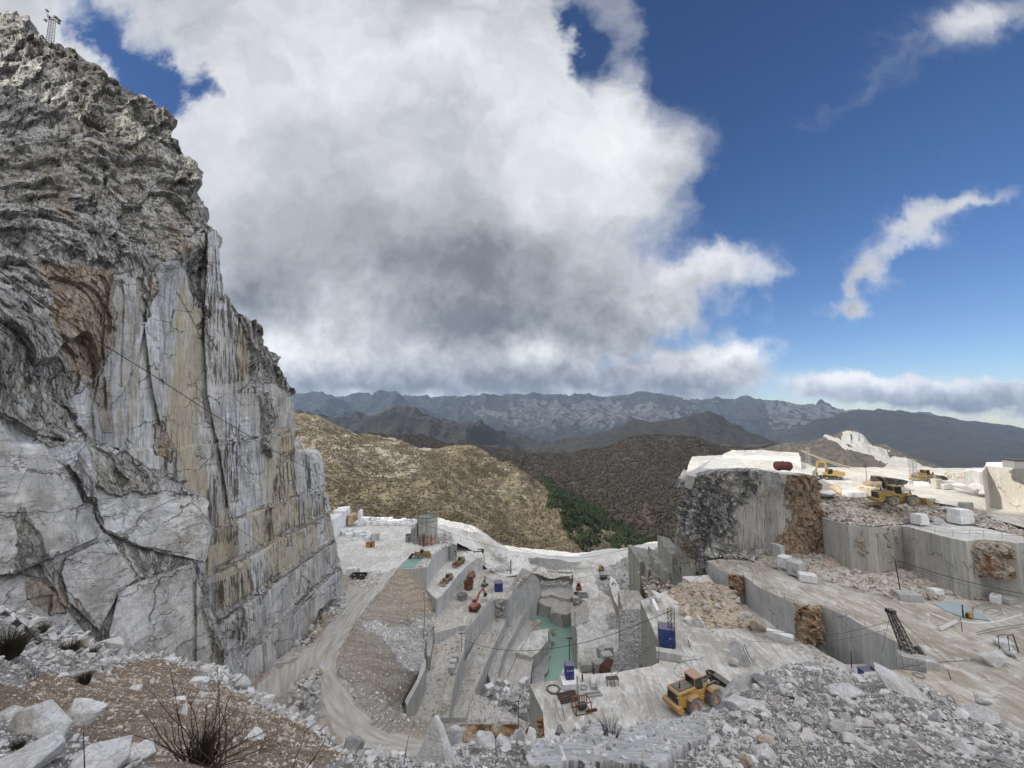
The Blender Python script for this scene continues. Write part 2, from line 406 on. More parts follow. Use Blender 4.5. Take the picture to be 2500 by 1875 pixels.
def m_floor(name, a=(.56, .555, .535), b=(.34, .325, .29), c_=(.72, .73, .74), tan=(.36, .275, .18), ta=.5, sc=1., dirx=0.):
    """trampled quarry floor: white stone dust, beige mud, wheel marks"""
    def f(g):
        p = pos(g)
        q = g('ShaderNodeMapping', N={'Vector': p}); q.inputs['Rotation'].default_value = (0, 0, R(18)); q.inputs['Scale'].default_value = (1, .5, 1)
        n1 = g.noise(p, .09*sc, 6, .6, dist=.6); n2 = g.noise(q.outputs[0], .42*sc, 7, .7, dist=1.6); n3 = g.noise(p, 2.2*sc, 6, .7); n4 = g.noise(p, .045*sc, 3, .5)
        col = g.mix(g.ramp(n1, [(.40, 0.), (.55, 1.)]), b, a)
        trk = g.noise(g.scl(q.outputs[0], 1.6, .5, 1.), .9*sc, 4, .6, dist=.4); col = g.mix(g.ramp(trk, [(.40, .55), (.50, 0.)]), col, tuple(x*.72 for x in b))
        col = g.mix(g.ramp(n2, [(.50, 0.), (.66, .8)]), col, c_)
        col = g.mix(g.m('MULTIPLY', g.ramp(n4, [(.48, 0.), (.62, 1.)]), g.m('MULTIPLY', g.ramp(n2, [(.35, 1.), (.55, .1)]), ta)), col, tan)
        col = g.mix(g.ramp(n3, [(.42, .55), (.60, 0.)]), col, g.mix(.5, col, (.22, .21, .19)))
        vo = g('ShaderNodeTexVoronoi', N={'Vector': p, 'Scale': 1.6*sc, 'Randomness': 1.}).outputs[0]
        col = g.mix(g.ramp(vo, [(.0, .8), (.10, .5), (.16, 0.)]), col, g.mix(g.noise(p, 3., 1, .5), (.3, .29, .27), (.72, .72, .7)))
        return bsdf(g, col, .9, g.m('ADD', g.m('MULTIPLY', n3, .5), g.m('MULTIPLY', n2, .6)), .5, .25, gain=1.15)
    return material(name, f)
def m_rub(name, light=(.50, .50, .49), dark=(.20, .195, .185), warm=(.36, .29, .21), wa=.25):
    """loose stones: one tone per stone, with faces dusted lighter"""
    def f(g):
        p = pos(g); t = g.attr('tone', 2)
        c = g.mix(g.ramp(t, [(0., 0.), (.3, .55), (1., 1.)]), dark, light)
        c = g.mix(g.m('MULTIPLY', g.ramp(g.m('FRACT', g.m('MULTIPLY', t, 7.31)), [(.55, 0.), (.7, 1.)]), wa), c, warm)
        n = g.noise(p, 3., 6, .65); n2 = g.noise(p, .8, 4, .6, dist=.5)
        c = g.mix(g.ramp(n, [(.35, .5), (.6, 0.)]), c, g.mix(.6, c, (.12, .115, .11)))
        c = g.mix(g.ramp(n2, [(.52, 0.), (.62, .35)]), c, (.66, .67, .68))
        return bsdf(g, c, .88, n, .5, .12, gain=1.25)
    return material(name, f)
def m_slope(name, cols, sc=1., furrow=None):
    """gravelly slope of several earth tones; masks from the vertex attribute 'mask' (r: warm earth, g: white rubble, b: dark)"""
    a, b, warm, white, dk = cols
    def f(g):
        p = pos(g); at = g('ShaderNodeAttribute', attribute_name='mask').outputs[0]; s = g('ShaderNodeSeparateColor', at)
        n1 = g.noise(p, .12*sc, 6, .6); n2 = g.noise(p, 1.1*sc, 8, .72); n3 = g.noise(p, 5.*sc, 5, .65)
        c = g.mix(g.ramp(n1, [(.4, 0.), (.6, 1.)]), a, b)
        wm = g.m('MULTIPLY', s.outputs[0], g.ramp(g.noise(p, .3*sc, 6, .65), [(.25, .45), (.55, 1.)]))
        c = g.mix(wm, c, g.mix(n2, tuple(x*.7 for x in warm), tuple(min(1, x*1.3) for x in warm)))
        c = g.mix(g.m('MULTIPLY', s.outputs[1], g.ramp(n2, [(.35, .3), (.5, 1.)])), c, white)
        c = g.mix(s.outputs[2], c, dk)
        c = g.mix(g.ramp(n2, [(.36, .75), (.52, 0.)]), c, g.mix(.55, c, (.09, .08, .07)))
        c = g.mix(g.ramp(n3, [(.56, 0.), (.68, .6)]), c, g.mix(.4, c, (.75, .75, .73)))
        return bsdf(g, c, .92, g.m('ADD', g.m('MULTIPLY', n2, .7), g.m('MULTIPLY', n3, .25)), .8, .35/sc, gain=1.2)
    return material(name, f)
CUT = m_cut('sawn_marble', (.50, .52, .535), wa=.3, dark=.28)
CUT_G = m_cut('sawn_marble_greenish', (.37, .375, .345), (.38, .33, .22), .45, .25)
CUT_L = m_cut('sawn_marble_clean', (.46, .47, .465), (.40, .37, .30), .22, .18)
CUT_W = m_cut('sawn_marble_white', (.72, .74, .76), (.55, .5, .4), .15, .10)
ROUGH = m_cut('broken_marble', (.42, .42, .41), (.36, .30, .22), .5, .6, scale=2.)
FLOOR = m_floor('quarry_floor_dust')
FLOOR_W = m_floor('quarry_floor_white', (.64, .64, .62), (.50, .49, .46), (.74, .74, .735), ta=.25)
FLOOR_G = m_floor('quarry_floor_grey', (.46, .45, .43), (.34, .33, .30), (.55, .55, .54), ta=.5)
FLOOR_B = m_floor('quarry_floor_beige', (.47, .455, .42), (.28, .255, .21), (.62, .62, .61), (.33, .25, .16), .75)
RUB = m_rub('rubble_grey'); RUB_W = m_rub('rubble_white', (.68, .68, .67), (.36, .36, .35), (.45, .38, .28), .2)
RUB_T = m_rub('rubble_tan', (.47, .44, .40), (.19, .165, .135), (.38, .26, .16), .55)
def m_cliff(name):
    """the mountain face. mask r: rough natural rock, g: rust and ochre, b: black-grey weathering; mask2 r: clean saw cut, g: cream streaks, b: dark streaks"""
    def f(g):
        p = pos(g)
        s = g('ShaderNodeSeparateColor', g('ShaderNodeAttribute', attribute_name='mask').outputs[0]); s2 = g('ShaderNodeSeparateColor', g('ShaderNodeAttribute', attribute_name='mask2').outputs[0])
        st = g.scl(p, .55, .55, .035)
        wob = g.v('SCALE', g.v('SUBTRACT', g.noise(p, .25, 5, .6, out=1), (.5, .5, .5)), sc=.35)
        st = g.v('ADD', st, wob)
        s1 = g.noise(st, 1.3, 6, .65); sA = g.noise(st, 2.6, 6, .62); sB = g.noise(g.v('ADD', st, (31., 7., 3.)), 5.5, 5, .65)
        med = g.noise(p, .35, 7, .62); fine = g.noise(p, 2.4, 8, .7); big = g.noise(p, .05, 4, .5)
        # sawn faces
        cut = g.mix(g.ramp(med, [(.3, 0.), (.66, 1.)]), (.37, .375, .38), (.58, .59, .60))
        dia = g('ShaderNodeMapping', N={'Vector': p}); dia.inputs['Rotation'].default_value = (R(35), R(20), 0); dia.inputs['Scale'].default_value = (.3, .3, 1.3)
        vn = g.noise(dia.outputs[0], .6, 7, .7, dist=1.2)
        cut = g.mix(g.ramp(vn, [(.47, 0.), (.58, .6)]), cut, (.26, .28, .305))
        cut = g.mix(g.ramp(g.noise(g.scl(p, .35, .35, .10), 1., 5, .6), [(.40, .6), (.54, 0.)]), cut, (.25, .26, .27))
        pv = g('ShaderNodeTexVoronoi', N={'Vector': g.v('ADD', g.scl(p, .21, .21, .011), g.v('SCALE', g.noise(p, .2, 4, .6, out=1), sc=.25)), 'Scale': 1.}); pc = g('ShaderNodeSeparateColor', pv.outputs[1])
        cut = g.mix(g.m('MULTIPLY', pc.outputs[1], g.m('SUBTRACT', .65, g.m('MULTIPLY', s2.outputs[0], .5))), cut, g.mix(pc.outputs[2], (.24, .25, .255), (.60, .63, .66)))
        cm = g.m('ADD', g.m('MULTIPLY', g.ramp(s1, [(.42, 0.), (.54, 1.)]), .45), g.m('MULTIPLY', g.m('GREATER_THAN', pc.outputs[0], .45), .55))
        cut = g.mix(g.m('MULTIPLY', cm, s2.outputs[1]), cut, g.mix(g.ramp(sA, [(.4, 0.), (.6, 1.)]), (.27, .215, .14), (.50, .465, .37)))
        ed = g('ShaderNodeTexVoronoi', N={'Vector': g.v('ADD', g.scl(p, .21, .21, .011), g.v('SCALE', g.noise(p, .2, 4, .6, out=1), sc=.25)), 'Scale': 1.}, feature='DISTANCE_TO_EDGE').outputs[0]
        em = g.m('MULTIPLY', g.ramp(ed, [(0., 1.), (.035, .6), (.09, 0.)]), g.ramp(g.noise(p, .12, 5, .6), [(.46, 0.), (.54, 1.)]))
        cut = g.mix(g.m('MULTIPLY', em, g.m('MULTIPLY', s2.outputs[2], 1.)), cut, g.mix(sA, (.02, .018, .015), (.10, .07, .04)))
        lnv = g('ShaderNodeMapping', N={'Vector': p}); lnv.inputs['Rotation'].default_value = (R(38), R(15), 0); lnv.inputs['Scale'].default_value = (.5, .35, .9)
        ln1 = g.ramp(g.noise(lnv.outputs[0], .42, 5, .55, dist=.5), [(.484, 0.), (.496, 1.), (.508, 0.)]); lnv2 = g('ShaderNodeMapping', N={'Vector': p}); lnv2.inputs['Rotation'].default_value = (R(-42), R(15), 0); lnv2.inputs['Scale'].default_value = (.5, .35, 1.1)
        ln2 = g.ramp(g.noise(lnv2.outputs[0], .5, 5, .6, dist=.6), [(.486, 0.), (.496, 1.), (.506, 0.)])
        cut = g.mix(g.m('MULTIPLY', g.m('MAXIMUM', ln1, ln2), g.m('MULTIPLY', g.m('ADD', .25, g.m('MULTIPLY', s2.outputs[0], .75)), g.ramp(g.noise(p, .22, 4, .6), [(.40, .15), (.54, .95)]))), cut, (.075, .07, .062))
        cut = g.mix(g.m('MULTIPLY', s2.outputs[0], g.ramp(g.noise(p, .28, 7, .72), [(.50, 0.), (.60, .65)])), cut, (.20, .19, .17))
        dk = g.m('MULTIPLY', g.ramp(sA, [(.49, 0.), (.565, 1.)]), g.m('MULTIPLY', s2.outputs[2], g.ramp(g.noise(p, .11, 4, .5), [(.38, .35), (.52, 1.)])))
        cut = g.mix(g.m('MULTIPLY', dk, .9), cut, (.045, .04, .033))
        cut = g.mix(g.m('MULTIPLY', g.m('MULTIPLY', g.ramp(sB, [(.535, 0.), (.60, 1.)]), s2.outputs[2]), .85), cut, (.05, .045, .04))
        # joints
        jv = g.v('ADD', g.scl(p, .13, .13, .09), g.v('SCALE', g.noise(p, .22, 5, .6, out=1), sc=.55))
        jm = g('ShaderNodeMapping', N={'Vector': jv}); jm.inputs['Rotation'].default_value = (R(38), R(15), 0); jm.inputs['Scale'].default_value = (1.2, .55, 2.2); jr = jm.outputs[0]
        ck = g('ShaderNodeTexVoronoi', N={'Vector': jr, 'Scale': 1.}, feature='DISTANCE_TO_EDGE').outputs[0]
        ck2 = g('ShaderNodeTexVoronoi', N={'Vector': g.v('ADD', jr, (5., 2., 1.)), 'Scale': 2.2}, feature='DISTANCE_TO_EDGE').outputs[0]
        ckm = g.m('MAXIMUM', g.m('MULTIPLY', g.ramp(ck, [(.0, 1.), (.005, .8), (.013, 0.)]), g.ramp(g.noise(p, .17, 4, .6), [(.44, 0.), (.54, 1.)])), g.m('MULTIPLY', g.ramp(ck2, [(.0, 1.), (.010, .6), (.028, 0.)]), g.m('MULTIPLY', s2.outputs[0], g.ramp(g.noise(p, .09, 4, .6), [(.50, 0.), (.60, .7)]))))
        cut = g.mix(g.m('MULTIPLY', ckm, .62), cut, (.07, .065, .06))
        # rough rock
        rv = g('ShaderNodeMapping', N={'Vector': p}); rv.inputs['Rotation'].default_value = (R(24), R(8), 0); rv.inputs['Scale'].default_value = (1.1, 1.9, .55)
        r1 = g.noise(rv.outputs[0], .38, 9, .72, dist=.7); r2 = g.noise(rv.outputs[0], 1.9, 7, .75, dist=.5)
        vr = g('ShaderNodeTexVoronoi', N={'Vector': g.v('ADD', rv.outputs[0], g.v('SCALE', g.noise(p, .8, 5, .6, out=1), sc=1.2)), 'Scale': .55}, feature='DISTANCE_TO_EDGE').outputs[0]
        ro = g.mix(g.ramp(r1, [(.36, 0.), (.44, .4), (.53, 1.)]), (.055, .053, .05), (.56, .56, .55))
        ro = g.mix(g.ramp(r2, [(.38, .9), (.48, 0.)]), ro, (.05, .048, .045))
        ro = g.mix(g.ramp(r2, [(.53, 0.), (.61, .8)]), ro, (.64, .64, .63))
        ro = g.mix(g.ramp(vr, [(.0, .75), (.06, 0.)]), ro, (.04, .038, .036))
        ro = g.mix(g.m('MULTIPLY', g.ramp(big, [(.45, 0.), (.6, .55)]), g.ramp(med, [(.4, 0.), (.6, 1.)])), ro, (.40, .35, .27))
        ro = g.mix(g.m('MULTIPLY', s.outputs[2], g.ramp(r1, [(.35, 1.), (.62, .35)])), ro, g.mix(fine, (.045, .044, .038), (.125, .118, .098)))
        lf = g.noise(rv.outputs[0], .13, 5, .6, dist=.4); ro = g.mix(g.ramp(lf, [(.38, .5), (.47, 0.)]), ro, (.06, .058, .052)); ro = g.mix(g.ramp(lf, [(.52, 0.), (.62, .5)]), ro, (.55, .55, .54))
        # rust
        rc = g.mix(g.ramp(fine, [(.38, 0.), (.60, 1.)]), (.23, .13, .065), (.50, .42, .33)); rc = g.mix(g.m('MULTIPLY', g.m('GREATER_THAN', s.outputs[1], .97), g.ramp(med, [(.42, 1.), (.60, .25)])), rc, (.33, .185, .08))
        rc = g.mix(g.ramp(r2, [(.40, .6), (.52, 0.)]), rc, (.11, .085, .06))
        rm = g.m('ADD', s.outputs[0], g.m('MULTIPLY', g.m('SUBTRACT', r1, .5), g.ramp(s.outputs[0], [(0., 0.), (.15, 1.4), (.85, 1.4), (1., 0.)])))
        rm = g.ramp(rm, [(.42, 0.), (.55, 1.)])
        c = g.mix(rm, cut, ro)
        c = g.mix(g.m('MULTIPLY', s.outputs[1], g.ramp(med, [(.33, .35), (.58, .95)])), c, rc)
        hr = g.m('ADD', g.m('MULTIPLY', r1, 1.3), g.m('MULTIPLY', r2, .9)); hr = g.m('ADD', hr, g.m('MULTIPLY', g.ramp(vr, [(0., 0.), (.15, 1.)]), .5))
        hc = g.m('ADD', g.m('MULTIPLY', fine, .22), g.m('ADD', g.m('MULTIPLY', sA, .5), g.m('MULTIPLY', ckm, -.5)))
        hh = g('ShaderNodeMix', data_type='FLOAT'); g.put(hh.inputs[0], g.m('MAXIMUM', rm, s.outputs[1])); g.put(hh.inputs[2], hc); g.put(hh.inputs[3], hr)
        return bsdf(g, c, .86, hh.outputs[0], .95, .7, gain=1.33)
    return material(name, f)
CLIFF = m_cliff('cliff_rock')
def m_paint(name, col, rust=.25, rough=.45, metal=0., dirt=(.34, .31, .27)):
    def f(g):
        p = g('ShaderNodeTexCoord').outputs['Object']
        n = g.noise(p, 1.6, 6, .65); n2 = g.noise(p, 7., 5, .7)
        c = g.mix(g.ramp(n, [(.45, 0.), (.72, rust*1.6)]), col, dirt)
        c = g.mix(g.ramp(n2, [(.58, 0.), (.70, rust)]), c, tuple(x*.35 for x in col))
        up = g('ShaderNodeSeparateXYZ', g('ShaderNodeNewGeometry').outputs['Normal']).outputs[2]
        c = g.mix(g.m('MULTIPLY', g.mapr(up, .2, .95, 0., .55), g.ramp(n2, [(.35, .5), (.6, 1.)])), c, dirt)
        return bsdf(g, c, g.mapr(n, .3, .7, rough, min(1, rough+.35)), n2, .15, .02, metal=metal, spec=.4)
    return material(name, f)
YEL = m_paint('yellow_paint', (.47, .245, .03), .35); YEL2 = m_paint('pale_yellow_paint', (.36, .24, .045), .6, dirt=(.24, .2, .14))
RED = m_paint('red_paint', (.33, .03, .02), .3); BLUE = m_paint('blue_paint', (.018, .045, .20), .15)
BLK = m_paint('black_metal', (.018, .018, .018), .25, .6); DKM = m_paint('dark_steel', (.045, .042, .04), .35, .55, dirt=(.12, .09, .07))
RUST = m_paint('rusty_steel', (.17, .075, .035), .45, .85, dirt=(.26, .15, .09)); RUSTD = m_paint('dark_rust', (.055, .022, .018), .3, .8, dirt=(.12, .06, .045))
GALV = m_paint('galvanised_steel', (.38, .39, .40), .25, .5, .4); WHT = m_paint('white_paint', (.75, .76, .78), .15)
GRYP = m_paint('grey_paint', (.27, .28, .28), .3, .7); TYRE = m_paint('dusty_tyre', (.15, .145, .14), .9, .95, dirt=(.36, .35, .335)); PINK = m_paint('sun_faded_orange', (.50, .27, .17), .25)
GLASS = material('cab_glass', lambda g: bsdf(g, (.015, .018, .02), .12, spec=.6))
CAB = m_paint('black_cable', (.012, .012, .012), .1, .7); CABW = m_paint('pale_rope', (.45, .40, .30), .1, .8); HOSE = m_paint('grey_hose', (.12, .13, .14), .1, .6)
CONC = m_cut('old_concrete', (.42, .42, .40), (.34, .24, .16), .5, .35, scale=1.6)
def m_water(name, col):
    def f(g):
        p = pos(g); n = g.noise(p, .9, 3, .5); n2 = g.noise(p, .06, 4, .5, dist=.4)
        return bsdf(g, g.mix(n2, tuple(x*.7 for x in col), tuple(min(1, x*1.25) for x in col)), .16, n, .05, .03, spec=.28)
    return material(name, f)
WATER = m_water('green_quarry_water', (.22, .365, .31)); WATER_D = m_water('deep_green_water', (.045, .17, .16)); WATER_P = m_water('shallow_blue_water', (.38, .47, .52))
# ================================================================ the mountain face on the left
def build_cliff():
    SIL = [(-170,-80),(-60,0),(0,37),(23,42),(58,62),(96,89),(127,108),(166,131),(193,143),(232,170),(270,193),(309,210),(340,224),(370,247),(397,270),(409,293),(423,313),(424,330),(444,333),(449,343),(463,367),(478,394),(482,432),(485,475),(501,490),(503,525),(510,552),(531,563),(536,640),(537,670),(544,693),(545,716),(559,731),(571,758),(602,775),(625,793),(648,839),(679,901),(706,951),(714,963),(718,986),(720,1101),(733,1105),(791,1128),(793,1207),(804,1211),(806,1261),(818,1314),(830,1363),(832,1387),(838,1395),(841,1428),(836,1446),(806,1466),(778,1492),(762,1530),(742,1562),(702,1594),(655,1645),(600,1700),(560,1760)]
    sy = np.array([p[1] for p in SIL], float); sx = np.array([p[0] for p in SIL], float)
    m, n = 760, 460
    PYv = np.linspace(-78, 1755, m); right = np.interp(PYv, sy, sx)
    right = right + vnoise(np.stack([PYv/14., PYv*0, PYv*0], -1), 4) * 2.2 * np.interp(PYv, [0, 560, 1100, 1460], [1, 1, .3, 1.5]) + vnoise(np.stack([PYv/5., PYv*0, PYv*0+3], -1), 5) * 1.2 * (PYv < 960)
    t = np.linspace(0, 1, n) ** .92
    PX = -172 + (right[:, None] + 172) * t[None, :]; PY = np.repeat(PYv[:, None], n, 1)
    a, b = ray(PX, PY)
    # lower right: sawn wall standing parallel to the valley, stepped back at the ledges
    D = 52 / np.maximum(-a, .3); LEDGES = ((-45, 1.9), (-37, 1.5), (-29., 1.5), (-21.5, 1.3), (-5., .5))
    for _ in range(6):
        z = b * D
        X = 50 + .10 * np.clip(z + 50, 0, 200)
        for zl, s in LEDGES:
            X = X + s / (1 + np.exp(-(z - zl - 1.2 * vnoise(np.stack([D/14., z*0+zl, z*0], -1), 3) * .5) * 22))
        D = .5 * D + .5 * X / np.maximum(-a, .3)
    up = rbf([(-170,-80,104),(0,37,92),(200,150,86),(420,310,82),(500,500,78),(536,640,76),(0,300,72),(200,350,73),(350,420,75),(0,600,52),(200,600,60),(350,600,66),(450,600,70),(0,850,44),(180,850,53),(230,1000,56),(-170,600,46),(-170,300,66),(-170,850,38),(-170,1100,36),(0,1100,43),(480,650,70),(300,900,57)], PX, PY)
    w_up = 1 / (1 + np.exp((PY - 640 + 1.0*(PX-300)*.15 + 40 * vnoise(np.stack([PX/80., PY*0, PY*0], -1), 8)) / 14.))
    w_l = 1 / (1 + np.exp((PX - np.interp(PY, [500, 650, 900, 1080, 1200], [560, 250, 245, 225, 200])) / 10.)) * (PY < 1150)
    w = np.maximum(w_up * (PX < 497), w_l); D = D * (1 - w) + up * w
    but = rbf([(-170,1080,38),(0,1100,41),(120,1100,45),(230,1080,51),(350,1150,55),(480,1210,60.5),(0,1300,40),(150,1300,44),(250,1300,49),(350,1290,53),(500,1300,58),(520,1420,58.5),(0,1550,38),(150,1600,42),(300,1600,46),(450,1600,52.5),(545,1640,57),(-170,1600,34)], PX, PY)
    BUT = [(-200,1075),(230,1082),(300,1100),(372,1145),(472,1206),(505,1225),(518,1300),(500,1400),(512,1480),(535,1545),(548,1610),(600,1800),(-200,1800)]
    wb = soft(PX, PY, BUT, 5, 11); D = np.where(wb > .5, np.minimum(but, D - .4), D)
    for poly, off in (([(-200,1112),(110,1108),(150,1135),(178,1170),(205,1230),(246,1290),(240,1312),(150,1352),(40,1400),(-200,1420)], -.8),
                      ([(238,1218),(478,1210),(508,1300),(500,1372),(400,1352),(330,1330),(262,1300),(236,1262)], -.5),
                      ([(160,1362),(246,1320),(300,1358),(338,1412),(292,1445),(262,1500),(240,1540),(170,1470),(150,1400)], -.7),
                      ([(292,1440),(345,1418),(468,1372),(492,1440),(508,1490),(540,1545),(560,1700),(300,1720),(262,1560),(276,1500)], -1.5),
                      ([(480,1375),(502,1400),(520,1500),(600,1545),(560,1700),(480,1640)], -.6),
                      ([(545,1545),(600,1530),(592,1640),(560,1660),(540,1640)], -1.8),
                      ([(165,1130),(232,1180),(236,1215),(210,1215),(196,1180)], -1.0),
                      ([(272,680),(330,680),(352,800),(330,900),(300,960),(260,1000),(252,850)], -.8),
                      ([(370,670),(440,650),(425,760),(385,900),(395,1040),(372,960),(352,800)], -1.1),
                      ([(505,560),(540,560),(560,760),(612,790),(612,930),(580,960),(575,1180),(560,1240),(505,960),(498,760)], -1.2)):
        mk = inpoly(PX, PY, poly); D = np.where(mk, D + off, D)
    P = atd(PX, PY, D)
    # masks
    rough = soft(PX, PY, [(-200,-200),(600,-150),(560,555),(505,575),(499,640),(502,790),(490,800),(472,720),(452,690),(440,640),(380,655),(378,710),(352,790),(342,700),(330,672),(280,672),(256,720),(268,850),(252,900),(226,930),(178,965),(178,1040),(232,1082),(300,1104),(380,1150),(470,1203),(300,1210),(236,1180),(205,1060),(160,1000),(90,920),(0,880),(-200,860)], 12)
    rough = np.maximum(rough, soft(PX, PY, [(560,750),(606,770),(730,965),(700,957),(662,935),(613,935),(611,860),(598,800)], 5))
    rough = np.maximum(rough, .85 * soft(PX, PY, [(612,940),(655,965),(668,1010),(650,1090),(656,1120),(640,1090),(640,1000)], 5))
    rough = np.maximum(rough, .56 * soft(PX, PY, [(196,1090),(232,1180),(236,1230),(262,1300),(336,1330),(470,1362),(462,1378),(345,1412),(300,1350),(248,1290),(205,1230),(178,1165)], 7))
    rough = np.maximum(rough, .52 * soft(PX, PY, [(40,1250),(60,1240),(130,1370),(165,1430),(255,1540),(290,1590),(250,1600),(170,1500),(120,1420),(30,1400)], 9))
    rough = np.maximum(rough, .7 * soft(PX, PY, [(480,1380),(502,1400),(512,1480),(540,1545),(560,1620),(545,1640),(525,1580),(495,1500)], 5))
    rough = np.maximum(rough, .9 * soft(PX, PY, [(0,880),(100,930),(160,1010),(180,1080),(120,1100),(60,1060),(0,1010)], 9))
    och = .95 * soft(PX, PY, [(100,650),(240,655),(282,690),(276,800),(252,900),(232,940),(185,925),(150,840),(118,740)], 14)
    och = np.maximum(och, .8 * soft(PX, PY, [(352,690),(385,690),(375,730),(360,740)], 5))
    och = np.maximum(och, .7 * soft(PX, PY, [(55,1425),(110,1420),(160,1450),(160,1500),(110,1500),(70,1470)], 9))
    och = np.maximum(och, .75 * soft(PX, PY, [(375,1045),(400,1030),(420,1080),(420,1140),(380,1110)], 8))
    och = np.maximum(och, .5 * soft(PX, PY, [(100,440),(170,440),(180,560),(120,560)], 14)); och = np.maximum(och, .45 * soft(PX, PY, [(410,520),(470,520),(470,620),(430,620)], 10))
    och = np.maximum(och, .45 * soft(PX, PY, [(268,930),(275,1060),(255,1060),(222,960),(225,940)], 5))
    drk = .95 * soft(PX, PY, [(40,95),(110,100),(330,205),(425,300),(450,335),(487,420),(490,490),(455,480),(425,400),(370,300),(250,240),(110,180),(60,150)], 12)
    drk = np.maximum(drk, .9 * soft(PX, PY, [(272,505),(310,510),(362,540),(350,562),(290,555)], 5)); drk = np.maximum(drk, .55 * soft(PX, PY, [(150,200),(330,260),(350,330),(300,360),(180,280)], 16))
    drk = np.maximum(drk, .7 * soft(PX, PY, [(600,770),(720,960),(690,950),(640,880),(612,830)], 6)); drk = np.maximum(drk, .6 * soft(PX, PY, [(178,960),(200,960),(215,1060),(230,1090),(200,1080),(185,1030)], 6))
    drk = np.maximum(drk, .55 * soft(PX, PY, [(0,700),(60,740),(130,820),(150,900),(60,840),(0,780)], 10)); drk = np.maximum(drk, .3 * soft(PX, PY, [(250,1222),(340,1222),(345,1290),(300,1330),(262,1300)], 8))
    drk = np.maximum(drk, .8 * soft(PX, PY, [(484,600),(496,600),(502,790),(494,800),(486,700)], 3))
    cream = .35 + .65 * np.maximum.reduce([soft(PX, PY, q, 6) for q in ([(256,700),(300,700),(345,820),(330,1000),(290,1080),(230,1030),(252,880)],[(440,690),(505,780),(490,900),(480,1100),(510,1230),(460,1200),(420,1100),(400,1020),(425,900)],[(560,1180),(700,1120),(830,1300),(640,1440),(520,1500),(500,1350)],[(560,800),(600,800),(610,900),(590,960),(570,900)],[(635,1040),(720,1050),(720,1220),(650,1240)])])
    cream *= 1 - .85 * np.maximum.reduce([soft(PX, PY, q, 4) for q in ([(375,680),(440,655),(425,760),(392,900),(372,900),(345,780)],[(300,700),(325,700),(352,800),(345,900),(325,820)],[(345,900),(372,930),(378,1100),(340,1090)],[(520,980),(575,985),(630,1040),(640,1240),(560,1260),(570,1100)],[(505,570),(535,570),(555,760),(520,780)],[(725,1105),(792,1130),(793,1205),(725,1225)])])
    cream = np.where(wb > .5, .25, cream)
    dk2 = .45 + .55 * np.maximum.reduce([soft(PX, PY, q, 5) for q in ([(395,1020),(440,1060),(430,1200),(400,1180)],[(550,1010),(585,1040),(588,1330),(545,1330)],[(690,1060),(722,1060),(722,1210),(660,1230)],[(500,560),(610,780),(610,930),(500,940)],[(480,1440),(620,1380),(700,1300),(700,1340),(600,1560),(510,1560)],[(650,1240),(720,1200),(800,1180),(800,1260),(720,1330),(650,1320)],[(740,1120),(792,1140),(792,1200),(740,1210)],[(500,1150),(560,1180),(560,1330),(505,1330)])])
    dk2 = np.where(wb > .5, .22, dk2)
    rough = np.clip(rough, 0, 1)
    zz = b * D; led = np.zeros_like(D)
    for zl, _s in LEDGES: led = np.maximum(led, np.exp(-((zz - zl - .35 - 1.2 * vnoise(np.stack([D/14., zz*0+zl, zz*0], -1), 3) * .5) / .38) ** 2) * (.35 + .65 * (vnoise(np.stack([D/5., zz*0+zl, zz*0], -1), 13) > -.25)))
    led = led * (wb < .5) * (PX > 500) * (w < .5); rough = np.maximum(rough, .8 * led)
    # relief
    k = np.where(led > .3, rough * .25, rough) * (1 - .62 * wb)
    q = P * np.array([1, 1, 1.])
    ang = np.array([[1, 0, 0], [0, .93, .36], [0, -.36, .93]]); qr = (q @ ang.T) * np.array([1.1, 1.5, .42])
    warp = np.stack([fbm(q / 9., 3, 31), fbm(q / 9., 3, 47), fbm(q / 9., 3, 59)], -1)
    d = facet(qr / np.array([6., 7., 6.]) + warp * .35, 1) * 2.6 + facet(qr / np.array([2.4, 2.8, 2.4]) + warp * .8, 2) * 1.1 + facet(qr / np.array([.95, 1.1, .95]) + warp, 3) * .45 + fbm(q / np.array([14., 12., 30.]), 4, 60) * 2.6
    flute = vnoise(q * np.array([.35, .35, .02]), 71) * .45 + facet(q * np.array([.16, .16, .028]), 5, .5) * .8 + fbm(q * np.array([1.2, 1.2, .12]), 3, 73) * .10
    jn = facet(q / np.array([8., 8., 7.]), 9, .25) * .55 + fbm(q / 2.5, 4, 80) * .10
    dis = k * d + (1 - k) * np.where(wb > .5, jn, flute) + och * (1 - k) * facet(q / 2.0, 6) * .8
    dirn = np.array([.80, -.52, .25])
    P2 = P + dis[..., None] * dirn * np.interp(PX, [0, 700], [.85, 1.0])[..., None]
    # wrap the back of the mountain so that it is a solid mass
    back = []
    nrm = np.array([-.35, 1., 0.])
    for s in (2., 6., 14., 30., 60., 120.):
        e = P2[:, -1] + np.array([-.55, .62, .12 if s < 20 else -.05]) * s + vnoise(P2[:, -1] / 5. + s, 2)[:, None] * min(3., s * .25) * np.array([1, 1, .5])
        back.append(e)
    full = np.concatenate([P2, np.stack(back, 1)], 1)
    pad = lambda A, v=None: np.concatenate([A, np.repeat(A[:, -1:], len(back), 1)], 1)
    m1 = np.stack([pad(rough), pad(och), pad(drk)], -1); m2 = np.stack([pad(wb), pad(cream), pad(dk2)], -1)
    o = gridobj('cliff', full, CLIFF, smooth=False, attrs={'mask': m1, 'mask2': m2}, flip=True)
    tag(o, kind='structure'); return P2
CLIFF_P = build_cliff()
